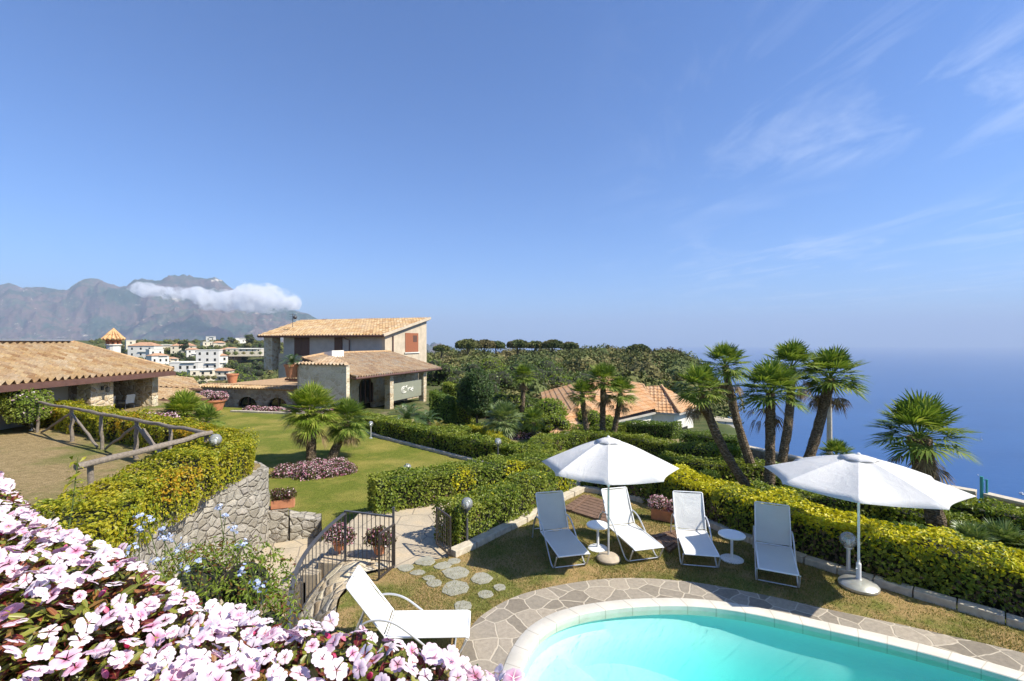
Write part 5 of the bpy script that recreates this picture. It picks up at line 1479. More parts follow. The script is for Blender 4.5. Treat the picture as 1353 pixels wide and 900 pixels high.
# ------------------------------------------------------------------ boats
def sailboat(px, py, ln, label, kind='sail'):
    c = P(px, py, SEA); e = empty('boat', tuple(c), label, 'boat', rz=R(70), local=True)
    mb = MB(); n_ = 8; vs = []
    for i in range(n_ + 1):
        t = i / n_; x = (t - .5) * ln; w_ = ln * .15 * math.sin(math.pi * min(1, .12 + t * .88) ) ** .6
        for (yy, zz) in ((-w_, ln * .09), (-w_ * .6, 0), (w_ * .6, 0), (w_, ln * .09)): vs.append((x, yy, zz))
    fs = [(i * 4 + k, (i + 1) * 4 + k, (i + 1) * 4 + k + 1, i * 4 + k + 1) for i in range(n_) for k in range(3)] + [(i * 4 + 3, (i + 1) * 4 + 3, (i + 1) * 4, i * 4) for i in range(n_)]
    mb.add(vs, fs); mb.build('hull', M['white_pl'], e)
    if kind == 'sail':
        mb = MB(); mb.tube([(0, 0, 0), (0, 0, ln * 1.1)], ln * .012, 6); mb.build('mast', M['alu'], e)
        mb = MB(); mb.add([(.02 * ln, 0, ln * .15), (.42 * ln, .05 * ln, ln * .15), (.02 * ln, 0, ln * 1.05), (.02 * ln, .01 * ln, ln * .15), (.42 * ln, .06 * ln, ln * .15), (.02 * ln, .01 * ln, ln * 1.05)], [(0, 1, 2), (5, 4, 3), (0, 3, 4, 1), (1, 4, 5, 2), (2, 5, 3, 0)]); mb.build('sail', M['white_pl'], e)
    else:
        mb = MB(); mb.box((0, 0, ln * .16), (ln * .45, ln * .18, ln * .12)); mb.box((-ln * .05, 0, ln * .25), (ln * .2, ln * .14, ln * .06)); mb.build('cabin', M['white_pl'], e)
        mb = MB(); mb.box((0, 0, ln * .165), (ln * .452, ln * .182, ln * .03)); mb.build('cabin_window', M['glassdark'], e)
sailboat(1297, 581, 13, 'white sailing boat far out, farthest of the boats right of the lone palm')
sailboat(1292, 628, 7, 'tiny white boat on the sea just above the turquoise post', 'motor')
sailboat(1350, 653, 16, 'white motor yacht on the sea at the right edge', 'motor')
# ------------------------------------------------------------------ hedges
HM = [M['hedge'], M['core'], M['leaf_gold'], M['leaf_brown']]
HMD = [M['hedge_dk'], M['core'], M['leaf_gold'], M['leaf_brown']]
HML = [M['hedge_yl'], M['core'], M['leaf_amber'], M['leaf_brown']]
z0 = -.45
hedge('long clipped hedge between the house lawn and the gate path, with two golden patches', [(-3.75, 12.5, -.3), (-1.4, 13.65, -.25), (1.15, 14.8, -.2)], 1.05, 1.08, HM, leaf=.075, dens=620, patches=[((-1.35, 13.1, .6), (.35, .5, .55)), ((.15, 13.8, .7), (.42, .5, .7)), ((-.5, 13.45, .15), (.3, .4, .35))])
hedge('clipped hedge behind the globe lamp, between gate and wooden hatch', [(-1.42, 10.25, -.05), (-.75, 11.0, -.05), (.1, 12.05, -.05), (.8, 13.1, -.05), (1.55, 14.15, -.05)], .85, .88, HM, leaf=.065, dens=900, patches=[((1.35, 13.6, .45), (.5, .5, .45))], topmat=.03)
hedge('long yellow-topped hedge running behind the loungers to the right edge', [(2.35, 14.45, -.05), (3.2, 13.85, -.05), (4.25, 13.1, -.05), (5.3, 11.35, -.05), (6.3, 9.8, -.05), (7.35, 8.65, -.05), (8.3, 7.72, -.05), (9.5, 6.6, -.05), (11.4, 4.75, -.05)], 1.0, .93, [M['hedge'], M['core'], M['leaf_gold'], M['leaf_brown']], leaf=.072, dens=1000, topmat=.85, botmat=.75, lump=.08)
hedge('clipped hedge along the far side of the house lawn', [(-8.7, 26.9, z0), (-6.8, 24.75, z0), (-4.3, 22.4, z0), (-1.9, 20.2, z0), (.4, 18.2, z0)], .95, .84, HM, leaf=.095, dens=420)
hedge('lime-green hedge crowning the rubble retaining wall, outside the fence corner', [(-6.25, 5.9, .8), (-6.8, 7.3, .82), (-7.15, 8.8, .92), (-7.25, 10.3, 1.0), (-7.12, 11.5, 1.02), (-7.6, 12.5, 1.02)], 1.25, .93, HML, leaf=.062, dens=1100, lump=.09, patches=[((-6.7, 9.3, 1.6), (.4, .8, .4))])
hedge('green hedge with amber patches behind the rustic fence', [(-27, 24.3, 1.1), (-20.3, 20.0, 1.1), (-15, 17.0, 1.1), (-11.0, 14.8, 1.1), (-8.1, 13.1, 1.1)], 1.0, .82, HML, leaf=.07, dens=750, lump=.08, patches=[((-12.6, 15.2, 1.7), (.8, .8, .5)), ((-9.2, 13.3, 1.8), (1.1, .7, .6)), ((-17.2, 18, 1.6), (.6, .6, .4))])
G = 'clipped hedges of the formal garden'
def gh(label, pts, w, h, leaf=.09, dens=420, mats=None, z=None):
    p3 = [(x, y, float(T(x, y)) - .03 if z is None else z) for x, y in pts]
    pp = [tuple(q_) for q_ in spline(p3, 5)] if len(p3) > 2 else p3
    return hedge(label, pp, w, h, mats or HM, leaf=leaf, dens=dens, group=G, lump=.06)
gh('straight garden hedge behind the palm trio, farthest row', [(1.2, 28.6), (4.5, 28.8), (6.9, 28.5)], 1.0, .72)
gh('thick dark hedge below the orange-roofed house', [(6.8, 29.3), (8.0, 27.9), (9.4, 26.6)], 1.2, .95, mats=HMD)
gh('winding hedge row directly behind the left parasol and palm trio', [(1.9, 17.8), (1.35, 20.2), (1.5, 23.0), (3.6, 24.3), (5.4, 23.9), (7.0, 22.3), (8.2, 21.2), (10.0, 20.9)], 1.0, .8)
gh('garden hedge at the feet of the leaning palms, left part', [(6.4, 19.9), (7.6, 18.9), (8.9, 18.5), (10.4, 18.6)], .95, .72)
gh('short rounded hedge right of the left parasol tip', [(5.2, 18.4), (6.2, 17.5), (7.5, 17.1)], .9, .62, mats=HMD)
gh('dark hedge by the white wall of the orange-roofed house', [(8.9, 24.3), (9.9, 23.3), (11.0, 22.6)], .95, .85, mats=HMD)
gh('hedge block with a squared end under the right parasol', [(7.9, 15.3), (9.5, 14.9), (11.1, 14.5)], .95, .72)
gh('tall dark hedge beside the cliff parapet at the right edge', [(11.6, 16.0), (12.9, 14.3), (14.1, 12.6), (15.4, 10.2)], 1.1, .84)
gh('middle garden hedge left of the lone palm trunk base', [(10.9, 14.9), (11.7, 13.7), (12.6, 12.2), (13.2, 10.6)], .8, .6)
gh('lowest garden hedge just beyond the yellow-topped one', [(9.9, 13.0), (10.9, 11.8), (11.9, 10.2)], .7, .55, mats=HMD)
gh('small hedge stub behind the right parasol pole', [(9.1, 12.3), (9.9, 11.9)], .8, .62)
gh('curved sunlit hedge arc beyond the far lawn hedge', [(-5.6, 31.5), (-3.7, 30.3), (-2.9, 27.5), (-3.4, 24.8)], .9, .6, leaf=.11, dens=300)
gh('second curved hedge arc with golden tips right of the first', [(-3.2, 32.0), (-1.6, 30.0), (-1.2, 26.6), (-.6, 23.5), (.2, 20.2)], .8, .6, leaf=.11, dens=300, mats=[M['hedge_yl'], M['core'], M['leaf_gold'], M['leaf_brown']])
gh('straight dark hedge in front of the round dark tree', [(-3.8, 33.5), (-.6, 33.3)], .8, .7, leaf=.12, dens=260, mats=HMD)
gh('low hedge row left of the silver fan palm', [(-1.5, 31.3), (.6, 31.0)], .7, .5, leaf=.12, dens=260)
gh('tall dark box hedge right of the villa porch', [(-5.9, 34.8), (-4.3, 34.6)], 1.7, 2.5, leaf=.12, dens=300, mats=HMD)
gh('tall light green hedge behind the dark box hedge', [(-5.7, 41), (-3.2, 40)], 1.3, 3.0, leaf=.13, dens=220)
# cushion on the terrace wall hedge near the lower bush corner
# ------------------------------------------------------------------ palms
def fan_leaf(o, d, up, plen, r, nseg, droop, spread=115):
    """returns verts of kite segments (n,4,3)"""
    d = Vector(d).normalized(); s = d.cross(Vector((0, 0, 1)))
    if s.length < 1e-3: s = Vector((1, 0, 0))
    s.normalize(); n = s.cross(d).normalized()
    c = Vector(o) + d * plen + Vector((0, 0, -droop * plen * .25))
    d2 = (d + Vector((0, 0, -droop * .7))).normalized()
    n2 = s.cross(d2).normalized()
    out = []
    w = r * math.tan(R(spread) / nseg) * .5
    for k in range(nseg):
        a = R(-spread + 2 * spread * (k + .5) / nseg + random.uniform(-2, 2))
        rr = r * (.62 + .38 * math.cos(a * .55)) * random.uniform(.9, 1.05)
        v = d2 * math.cos(a) + s * math.sin(a) + n2 * (.16 * abs(math.sin(a)) + .05)
        v.normalize(); sd = v.cross(n2).normalized()
        m = c + v * rr * .55 + n2 * w * .25 * (1 if k % 2 else -1)
        tip = c + v * rr + Vector((0, 0, -1)) * rr * (droop * .3 + random.uniform(.0, .12)) 
        out.append((c, m - sd * w, tip, m + sd * w))
    return c, out
def fan_palm(label, base, top, Rr, nleaf=42, tr=(.13, .11), mats='palm', dead=7, lo=-22, bend=.0, group=None, nseg=20, name='fan_palm', skirt=True):
    base = Vector(base); top = Vector(top)
    e = empty(name, tuple(base), label, 'palm tree', group)
    # trunk
    n = 22; pts = []; rr = []
    for i in range(n + 1):
        t = i / n; p = base.lerp(top, t)
        off = math.sin(math.pi * t) * bend
        p = p + Vector((off, 0, 0)) + Vector((random.uniform(-.01, .01), random.uniform(-.01, .01), -.15 * (i == 0)))
        pts.append(p); rr.append((tr[0] + (tr[1] - tr[0]) * t) * random.uniform(.93, 1.08))
    mb = MB(); mb.tube(pts, rr, 12)
    L = (top - base).length
    if L > .7:
        nst = int(L * 95)
        for k in range(nst):
            t = random.random(); i = min(int(t * n), n - 1); p = pts[i].lerp(pts[i + 1], t * n - i); r_ = tr[0] + (tr[1] - tr[0]) * t
            a = random.uniform(0, 6.283); c_, s_ = math.cos(a), math.sin(a)
            o_ = p + Vector((c_, s_, 0)) * r_ * .93; w = .022; h = random.uniform(.05, .10)
            mb.add([o_ + Vector((-s_ * w, c_ * w, 0)), o_ + Vector((s_ * w, -c_ * w, 0)), o_ + Vector((c_ * .035, s_ * .035, h)), ], [(0, 1, 2)])
    mb.build('trunk', M['ptrunk'], e, smooth=False)
    # crown
    V = []; PT = MB()
    for k in range(nleaf):
        t = (k + .5) / nleaf
        el = R(86 - (86 - lo) * t ** .85 + random.uniform(-7, 7)); az = k * 2.39996 + random.uniform(-.2, .2)
        d = (math.cos(az) * math.cos(el), math.sin(az) * math.cos(el), math.sin(el))
        pl_ = Rr * random.uniform(.42, .55); rl_ = Rr * random.uniform(.48, .58)
        dr = .08 + .34 * t * random.uniform(.6, 1.3)
        c, segs = fan_leaf(top, d, None, pl_, rl_, nseg, dr)
        V += segs; PT.bar(top, c, .018 * Rr, .012 * Rr)
    V = np.array([[tuple(q_) for q_ in s_] for s_ in V]).reshape(-1, 3)
    cr = np_mesh('crown', V, np.arange(len(V)).reshape(-1, 4), M[mats], e)
    PT.build('petioles', M[mats], cr)
    if dead:
        V = []; PT = MB()
        for k in range(dead):
            az = random.uniform(0, 6.283); el = R(random.uniform(-78, -30))
            d = (math.cos(az) * math.cos(el), math.sin(az) * math.cos(el), math.sin(el))
            c, segs = fan_leaf(top + Vector((0, 0, -.12)), d, None, Rr * random.uniform(.35, .6), Rr * random.uniform(.3, .42), 12, .9, 60)
            V += segs; PT.bar(top + Vector((0, 0, -.12)), c, .02, .012)
        V = np.array([[tuple(q_) for q_ in s_] for s_ in V]).reshape(-1, 3)
        o = np_mesh('dead_fronds', V, np.arange(len(V)).reshape(-1, 4), M['palm_dead'], e); PT.build('petioles', M['palm_dead'], o)
    return e
def pb(px, py, z): 
    p = P(px, py, z); return p
b = pb(411, 613, -.45); fan_palm('stout fan palm with the larger bright crown on the house lawn', b, D(411, 546, b.y), 1.32, 58, (.19, .20), 'palm_lt', 6, lo=-24, nseg=26)
b = pb(437, 609, -.45); fan_palm('leaning fan palm right behind the stout one on the house lawn', b, D(459, 556, b.y + .5), 1.15, 44, (.19, .17), 'palm', 6, lo=-45, nseg=24)
fan_palm('low bushy fan palm between stone house and house lawn', (-14.3, 20.6, -.45), D(243, 548, 20.6), 1.22, 46, (.16, .16), 'palm_lt', 0, lo=-20)
fan_palm('small fan palm touching the low bushy one on its right', (-13.2, 20.2, -.45), D(273, 557, 20.2), .85, 26, (.12, .12), 'palm', 0, lo=-15)
TR = 'trio of slender palms behind the left parasol'
b = pb(780, 588, -1); fan_palm('left and shortest palm of the trio in front of the orange roof', b, D(769, 522, b.y), 1.0, 30, (.16, .13), 'palm', 7, bend=-.05)
b = pb(796, 586, -1); fan_palm('middle and tallest palm of the trio in front of the orange roof', b, D(797, 505, b.y), 1.25, 36, (.17, .14), 'palm', 8)
b = pb(808, 585, -1); fan_palm('right palm of the trio in front of the orange roof', b, D(820, 520, b.y - .2), 1.1, 32, (.16, .13), 'palm', 7, bend=.03)
b = pb(690, 553, -1.6); fan_palm('lone slender palm behind the silver fan palm', b, D(692, 498, b.y), 1.2, 34, (.2, .15), 'palm', 6)
b = pb(996, 657, -1); fan_palm('strongly left-leaning palm of the cliff group, its crown over the white house wall', b, D(926, 517, b.y + .3), 1.12, 30, (.165, .14), 'palm', 8, bend=-.22)
b = pb(999, 634, -1); fan_palm('tall left-leaning palm of the cliff group, second from left', b, D(958, 484, b.y + .3), 1.16, 32, (.17, .14), 'palm', 9, bend=-.12)
b = pb(1017, 662, -1); fan_palm('straight palm of the cliff group, nearest to the loungers', b, D(1018, 520, b.y), 1.34, 36, (.17, .14), 'palm', 9)
b = pb(1030, 625, -1); fan_palm('palm with the high crown left of the broad one in the cliff group', b, D(1046, 486, b.y + .3), 1.32, 34, (.18, .155), 'palm', 8, bend=.12)
b = pb(1064, 622, -1); fan_palm('rightmost palm of the cliff group with hanging dry leaves', b, D(1097, 500, b.y + .2), 1.55, 40, (.215, .18), 'palm', 14, bend=.05, lo=-25)
b = pb(1243, 712, -1); fan_palm('lone thick fan palm right of the right parasol', b, D(1214, 578, b.y - .1), 1.34, 34, (.20, .27), 'palm', 8, lo=-16, bend=-.04, nseg=24)
b = pb(1325, 735, -1.05); fan_palm('low grey-green fan palm behind the yellow-topped hedge at the right', b, (b.x, b.y, b.z + .25), .75, 30, (.12, .12), 'palm_blue', 0, lo=5)
b = pb(1285, 738, -1.05); fan_palm('small grey-green fan palm left of the low one at the right', b, (b.x, b.y, b.z + .3), .7, 24, (.1, .1), 'palm_blue', 0, lo=5)
b = pb(1046, 662, -1); fan_palm('low dark fan palm at the feet of the cliff palms', b, (b.x, b.y, b.z + .45), .75, 30, (.1, .1), 'palm', 0, lo=-5)
b = pb(665, 578, -1.0); fan_palm('silvery bushy fan palm in the middle of the formal garden', b, (b.x, b.y, b.z + .95), 1.35, 48, (.2, .2), 'palm_blue', 0, lo=-30)
b = pb(705, 580, -1.0); fan_palm('little dark palm right of the silvery one', b, (b.x, b.y, b.z + .95), .85, 26, (.12, .12), 'palm', 0, lo=-20)
b = pb(1105, 612, -1.0); fan_palm('low palm peeping over the right parasol from behind', b, (b.x, b.y, b.z + .3), .9, 26, (.1, .1), 'palm', 0, lo=0)

def cycad(label, base, top, L, nf, mat, lo=-5):
    base = Vector(base); top = Vector(top)
    e = empty('cycad', tuple(base), label, 'cycad')
    mb = MB(); mb.tube([base + Vector((0, 0, -.1)), top], [.16, .13], 10); mb.build('trunk', M['ptrunk'], e)
    V = []
    for k in range(nf):
        t = (k + .5) / nf; el = R(75 - (75 - lo) * t); az = k * 2.4 + random.uniform(-.2, .2)
        d = Vector((math.cos(az) * math.cos(el), math.sin(az) * math.cos(el), math.sin(el)))
        s = d.cross(Vector((0, 0, 1))).normalized(); n_ = 16; prev = top
        for i in range(1, n_ + 1):
            f = i / n_; p = top + d * L * f + Vector((0, 0, -1)) * L * .42 * f ** 2.2
            ax = (p - prev).normalized(); ll = L * .2 * math.sin(math.pi * min(.97, f * .9 + .08)) ** .7
            for sg_ in (-1, 1):
                tip = p + s * sg_ * ll + ax * ll * .45 + Vector((0, 0, .04 * L))
                V.append([tuple(p), tuple(p + ax * .03 * L + s * sg_ * ll * .5), tuple(tip), tuple(p - ax * .012 * L + s * sg_ * ll * .4)])
            V.append([tuple(prev + s * .01), tuple(p + s * .01), tuple(p - s * .01), tuple(prev - s * .01)])
            prev = p
    V = np.array(V).reshape(-1, 3); np_mesh('crown', V, np.arange(len(V)).reshape(-1, 4), M[mat], e)
    return e
b = pb(538, 566, -.45); cycad('wide dark cycad in front of the villa porch', b, (b.x, b.y, b.z + .55), 1.45, 30, 'cycad')
b = pb(566, 566, -.6); cycad('second dark cycad at the right end of the porch', b, (b.x, b.y, b.z + .5), 1.0, 22, 'cycad')
b = pb(578, 573, -.6); cycad('small yellowing cycad left of the curved hedges', b, (b.x, b.y, b.z + .3), .75, 18, 'cycad_y')
c = D(386, 499, 33.6); cycad('cycad growing in the big pot against the villa wing', (c.x, c.y, c.z + .85), (c.x, c.y, c.z + 1.1), 1.05, 28, 'cycad')

# ------------------------------------------------------------------ flower beds
BM = [M['red_leaf'], M['core_brown'], M['pink_fl']]
def bed(label, lob, dens, size, frac=.5, loc=None, mats=BM, name='flower_bed', cat='flower bed', zmin=None):
    V, Fa, Mi = lobes_leaves(lob, dens, size, .7, .6, .15, core=.8, hemi=-.1, zmin=zmin)
    Mi = np.where((Mi == 0) & (rng.random(len(Mi)) < frac), 2, Mi)
    o = np_mesh(name, V, Fa, mats, loc=loc or tuple(np.array(lob[0][0])), mi=Mi)
    return tag(o, label, cat)
c = P(413, 628, -.45)
bed('round bed of purple and pink flowers under the two lawn palms', [((c.x + dx_, c.y + dy_, -.42), (rx, ry, .36 + .06 * random.random())) for dx_, dy_, rx, ry in ((-1.0, 0, .5, .45), (-.5, .3, .55, .6), (0, -.1, .6, .6), (.55, .15, .55, .6), (1.0, .35, .5, .5), (-.1, .7, .6, .5), (.6, .9, .6, .4))], 700, .05, .42)
bed('long border of pink flowers at the foot of the arched wall', [((-11.0 - k * .62, 31.3 + k * .145, -.42), (.5, .42, .34)) for k in range(13)], 260, .085, .6)
bed('pink and white flower patch beside the stone house porch', [((-16.9 + k * .45, 19.4 + (k % 3) * .35, 1.05), (.5, .45, .42)) for k in range(7)], 350, .075, .6)
bed('pink flower ring at the foot of the silvery fan palm', [((b_x, 26.3 + .15 * (k % 2), -1.0), (.4, .35, .33)) for k, b_x in enumerate(np.linspace(-.9, 1.5, 6))], 350, .08, .4)
c = D(283, 533, 33.5)
tub = pot((c.x, c.y, -.45), .75, .75, 'wide terracotta tub of pink flowers at the left end of the arched wall', 'terracotta_tub')
V, Fa, Mi = lobes_leaves([((c.x - .4, c.y - .1, .55), (.7, .5, .42)), ((c.x + .4, c.y, .5), (.6, .5, .4))], 320, .085, core=.8); Mi = np.where((Mi == 0) & (rng.random(len(Mi)) < .6), 2, Mi)
np_mesh('flowers', V, Fa, BM, tub, mi=Mi)

# ------------------------------------------------------------------ shrubs and trees
def shrub(label, lob, dens, size, mat, name='shrub', core=.72, extra=None, frac=0, cat='shrub', zmin=None, trunk=None, mats=None, group=None):
    V, Fa, Mi = lobes_leaves(lob, dens, size, .55, .75, .28, core=core, zmin=zmin)
    ms = mats or [M[mat], M['core']]
    if extra is not None:
        ms = ms + [M[extra]]; Mi = np.where((Mi == 0) & (rng.random(len(Mi)) < frac), 2, Mi)
    if trunk:
        e = empty(name, trunk[0], label, cat, group)
        np_mesh('crown', V, Fa, ms, e, mi=Mi)
        mb = MB(); a = Vector(trunk[0]); b = Vector(trunk[1]); mb.tube([a + Vector((0, 0, -.3)), a.lerp(b, .5) + Vector((.1 * trunk[2], 0, 0)), b], [trunk[2] * 1.2, trunk[2], trunk[2] * .6], 8)
        for k in range(4):
            q_ = Vector(lob[(k * 2 + 1) % len(lob)][0]); mb.tube([a.lerp(b, .7), q_], [trunk[2] * .6, trunk[2] * .2], 6)
        mb.build('trunk', M['bark'], e)
        return e
    o = np_mesh(name, V, Fa, ms, loc=tuple(lob[0][0]), mi=Mi)
    return tag(o, label, cat, group)
def rl_(c, R3, n, r, seed=0):
    pr = np.random.default_rng(seed); out = []
    for k in range(n):
        d = pr.normal(0, 1, 3); d /= np.linalg.norm(d); d *= pr.uniform(.45, .85)
        rr = r * pr.uniform(.75, 1.25); out.append(((c[0] + d[0] * R3[0], c[1] + d[1] * R3[1], c[2] + d[2] * R3[2]), (rr, rr, rr * .85)))
    return out
def gtree(label, px, ptop, Y, wpx, mat, n=14, leaf=.16, dens=60, zb=None, seed=0, extra=None, frac=0, name='tree', low=.12):
    sc = Y / F; top = D(px, ptop, Y); w = wpx * sc / 2; zb = float(T(top.x, Y)) if zb is None else zb; h = top.z - zb
    c = (top.x, Y, zb + h * (.5 + low / 2)); hr = h * (.5 - low / 2)
    return shrub(label, rl_(c, (w * .8, w * .8, hr * .8), n, min(w, hr) * .5, seed), dens, leaf, mat, name, trunk=((top.x, Y, zb), (top.x, Y, zb + h * .6), max(.08, w * .06)), cat='tree', extra=extra, frac=frac)
gtree('round dense dark tree standing in the middle of the garden background', 630, 487, 33.8, 54, 'dark', 22, .13, 170, seed=1, low=.05)
gtree('light green bush left of the orange roof, under the palm trio', 716, 526, 31.0, 74, 'bush_lt', 26, .15, 110, seed=2, low=.02, zb=-3)
gtree('bright bush under the orange eave, behind the palm trio', 785, 538, 30.0, 84, 'bush_lt', 22, .14, 110, seed=3, low=.02)
gtree('low bush hiding the lower corner of the orange roof', 733, 546, 28.6, 70, 'bush_lt', 18, .13, 120, seed=9, low=.02)
gtree('broad bush between lone palm and orange roof', 700, 520, 38, 60, 'bush', 16, .16, 90, seed=4, low=.02)
gtree('olive-green bush right of the round dark tree', 668, 508, 37.5, 50, 'bush_lt', 14, .15, 90, seed=5, low=.05, extra='grey_shrub', frac=.2)
gtree('bush beside the villa corner with light leaves', 592, 504, 44, 40, 'bush_lt', 12, .17, 80, seed=6)
MID = [(590, 478, 62, 60), (618, 470, 70, 62), (648, 480, 58, 70), (672, 484, 64, 66), (605, 492, 52, 46), (640, 495, 50, 50), (705, 487, 60, 64), (738, 492, 66, 58), (760, 482, 90, 60), (690, 474, 85, 66), (720, 470, 95, 70), (655, 468, 92, 60), (580, 470, 85, 50), (790, 480, 100, 60), (830, 487, 100, 60), (868, 492, 95, 50), (900, 505, 92, 40), (850, 478, 120, 60)]
MLB = ['between the villa and the round dark tree', 'rising just behind the round dark tree', 'behind the right flank of the round dark tree', 'left of the lone slender palm, below the hill', 'low behind the dark box hedge', 'low on the slope behind the silvery palm',
       'just right of the lone slender palm', 'above the left end of the orange roof', 'above the left part of the orange roof ridge', 'on the slope exactly behind the lone slender palm', 'far off between lone palm and orange roof', 'far off between dark tree and lone palm',
       'on the far slope touching the villa gable', 'behind the middle palm of the trio', 'above the right part of the orange ridge', 'above the right end of the orange roof', 'behind the crown of the strongly leaning palm', 'farthest back above the orange roof ridge']
LBM = ['dark green full-crowned tree', 'grey-green bushy tree', 'olive round-crowned tree', 'loose brownish tree']
for k_, (px, pt, Y, w) in enumerate(MID):
    gtree('%s ' % LBM[k_ % 4] + MLB[k_], px, pt, Y, w, ['bush', 'dark', 'bush', 'bush_lt'][k_ % 4], 14, .0042 * Y, 2600 / Y / Y * 18, seed=20 + k_, extra='grey_shrub', frac=.15 if k_ % 4 == 3 else .05)

# far wooded promontory: one mass of crowns
def crown_mass(name, centers, sizes, nleaf, mat, lf=.12):
    n = len(centers)
    d = unit(rng.normal(0, 1, (n * nleaf, 3))); d[:, 2] = np.abs(d[:, 2]) * 1.1 - .35
    ci = np.repeat(np.arange(n), nleaf); C = np.array(centers)[ci]; Sz = np.array(sizes)[ci]
    lump = 1 + .22 * np.sin(d[:, 0] * 5 + ci) * np.sin(d[:, 1] * 6 + ci * 2) - .25 * rng.random(n * nleaf) ** 2
    pos = C + d * Sz * lump[:, None]
    V, Fa = leaf_quads(pos, d, (Sz.mean(1) * lf * 2), .75, .3)
    sv, sf = ellipsoid((0, 0, 0), (1, 1, 1), 10, 7)
    CV = np.concatenate([sv * np.array(sizes[i]) * .60 * (1 + .15 * np.sin(sv[:, :1] * 5 + i) * np.cos(sv[:, 1:2] * 4 + i * 2)) + np.array(centers[i]) for i in range(n)])
    CF = np.concatenate([sf + i * len(sv) for i in range(n)])
    return np_mesh(name, np.concatenate([V, CV]), np.concatenate([Fa, CF + len(V)]), mat)
def scatter(n, pxr, yr, hr, seed, xmax=None):
    pr = np.random.default_rng(seed); C = []; Z_ = []
    while len(C) < n:
        Y = pr.uniform(*yr); px = pr.uniform(*pxr); x = (px - CX) / F * Y
        if x > edge_x(Y) + 6: continue
        z = float(T(x, Y)); h = hr[0] + (hr[1] - hr[0]) * pr.random() ** 1.6; w = h * pr.uniform(.45, .75)
        C.append((x, Y, z + h * .5)); Z_.append((w, w, h * .55))
    return C, Z_
C1, S1 = scatter(470, (540, 990), (95, 270), (5.5, 13.5), 3)
o = crown_mass('wooded_promontory', C1, S1, 880, M['forest'], .048); tag(o, 'dense mixed woodland covering the promontory behind the garden', 'woodland', kind='stuff')
C1, S1 = scatter(150, (560, 960), (50, 98), (2.5, 5.5), 4)
o = crown_mass('slope_thicket', C1, S1, 420, M['forest'], .075); tag(o, 'thicket of shrubs on the slope behind the orange-roofed house', 'thicket', kind='stuff')
# cliff scrub right of the house
pr = np.random.default_rng(8); C1 = []; S1 = []
for k in range(420):
    y = pr.uniform(22, 130); x = edge_x(y) + pr.uniform(1.2, 26) * (y / 60 + .2); h = pr.uniform(.3, 1.6) * (.3 + y / 70)
    C1.append((x, y, float(T(x, y)) + h * .3)); S1.append((h, h, h * .6))
o = crown_mass('cliff_scrub', C1, S1, 90, M['forest'], .13); tag(o, 'low scrub clinging to the cliff slope above the sea', 'scrub', kind='stuff')
# stone pines and cypresses along the crest
def stone_pine(label, px, ptop, Y, wpx):
    sc = Y / F; top = D(px, ptop, Y); w = wpx * sc / 2; zb = float(T(top.x, Y)); hh = top.z - zb
    lob = [((top.x + w * .62 * math.cos(a) * r_, Y + w * .62 * math.sin(a) * r_, top.z - w * .40 - .2 * w * r_), (w * .45, w * .45, w * .40)) for a, r_ in [(k * 1.05, 1) for k in range(6)] + [(k * 2.1, .4) for k in range(3)]]
    return shrub(label, lob, 30 / (sc * 10) * 1.2, .9 * sc * 3, 'dark', 'stone_pine', trunk=((top.x, Y, zb), (top.x, Y, top.z - w * .4), max(.25, w * .07)), cat='pine tree', mats=[M['forest'], M['core']])
SP = [(618, 450, 190, 34, 'stone pine with a broad crown at the left of the wooded crest'), (640, 451, 200, 30, 'second stone pine from the left on the wooded crest'), (655, 453, 205, 26, 'stone pine where the left crown row ends'), (684, 451, 195, 30, 'stone pine left of the gap in the crest'), (707, 453, 198, 26, 'low stone pine next to the crest gap'), (730, 451, 192, 30, 'tallest umbrella-shaped stone pine in the middle of the crest'), (752, 454, 210, 26, 'stone pine right of the tallest one'), (843, 457, 210, 32, 'isolated umbrella pine near the right end of the crest'), (812, 470, 180, 30, 'umbrella pine below the crest line above the orange roof'), (888, 464, 200, 26, 'last stone pine at the drop of the promontory'), (583, 458, 170, 22, 'pointed pine beside the villa gable')]
for a in SP: stone_pine(a[4], a[0], a[1] - 3, a[2], a[3] * .92)
cy_ = None
for k_, (px, pt) in enumerate([(860, 462), (865, 461), (870, 463), (875, 462), (879, 464), (884, 465), (838, 480), (845, 482), (853, 483)]):
    Y = 190; top = D(px, pt, Y); hgt = 9.0
    if cy_ is None:
        cy_ = empty('cypress', tuple(top - Vector((0, 0, hgt))), '', 'cypress')
        t_ = top
        V, Fa, Mi = lobes_leaves([((t_.x, t_.y, t_.z - hgt * .55), (.95, .95, hgt * .55))], 18, .55, core=.7); np_mesh('crown', V, Fa, [M['forest'], M['core']], cy_, mi=Mi)
        mb = MB(); mb.tube([t_ - Vector((0, 0, hgt + 2)), t_ - Vector((0, 0, hgt * .5))], [.25, .1], 6); mb.build('trunk', M['bark'], cy_)
        o = cy_
    else: o = copy_tree(cy_)
    o.location = top - Vector((0, 0, hgt)); o['group'] = 'cypresses on the wooded crest'
    o['label'] = 'slim cypress standing against the sea at the right end of the wooded crest' if k_ < 6 else 'slim cypress among the trees above the orange roof'

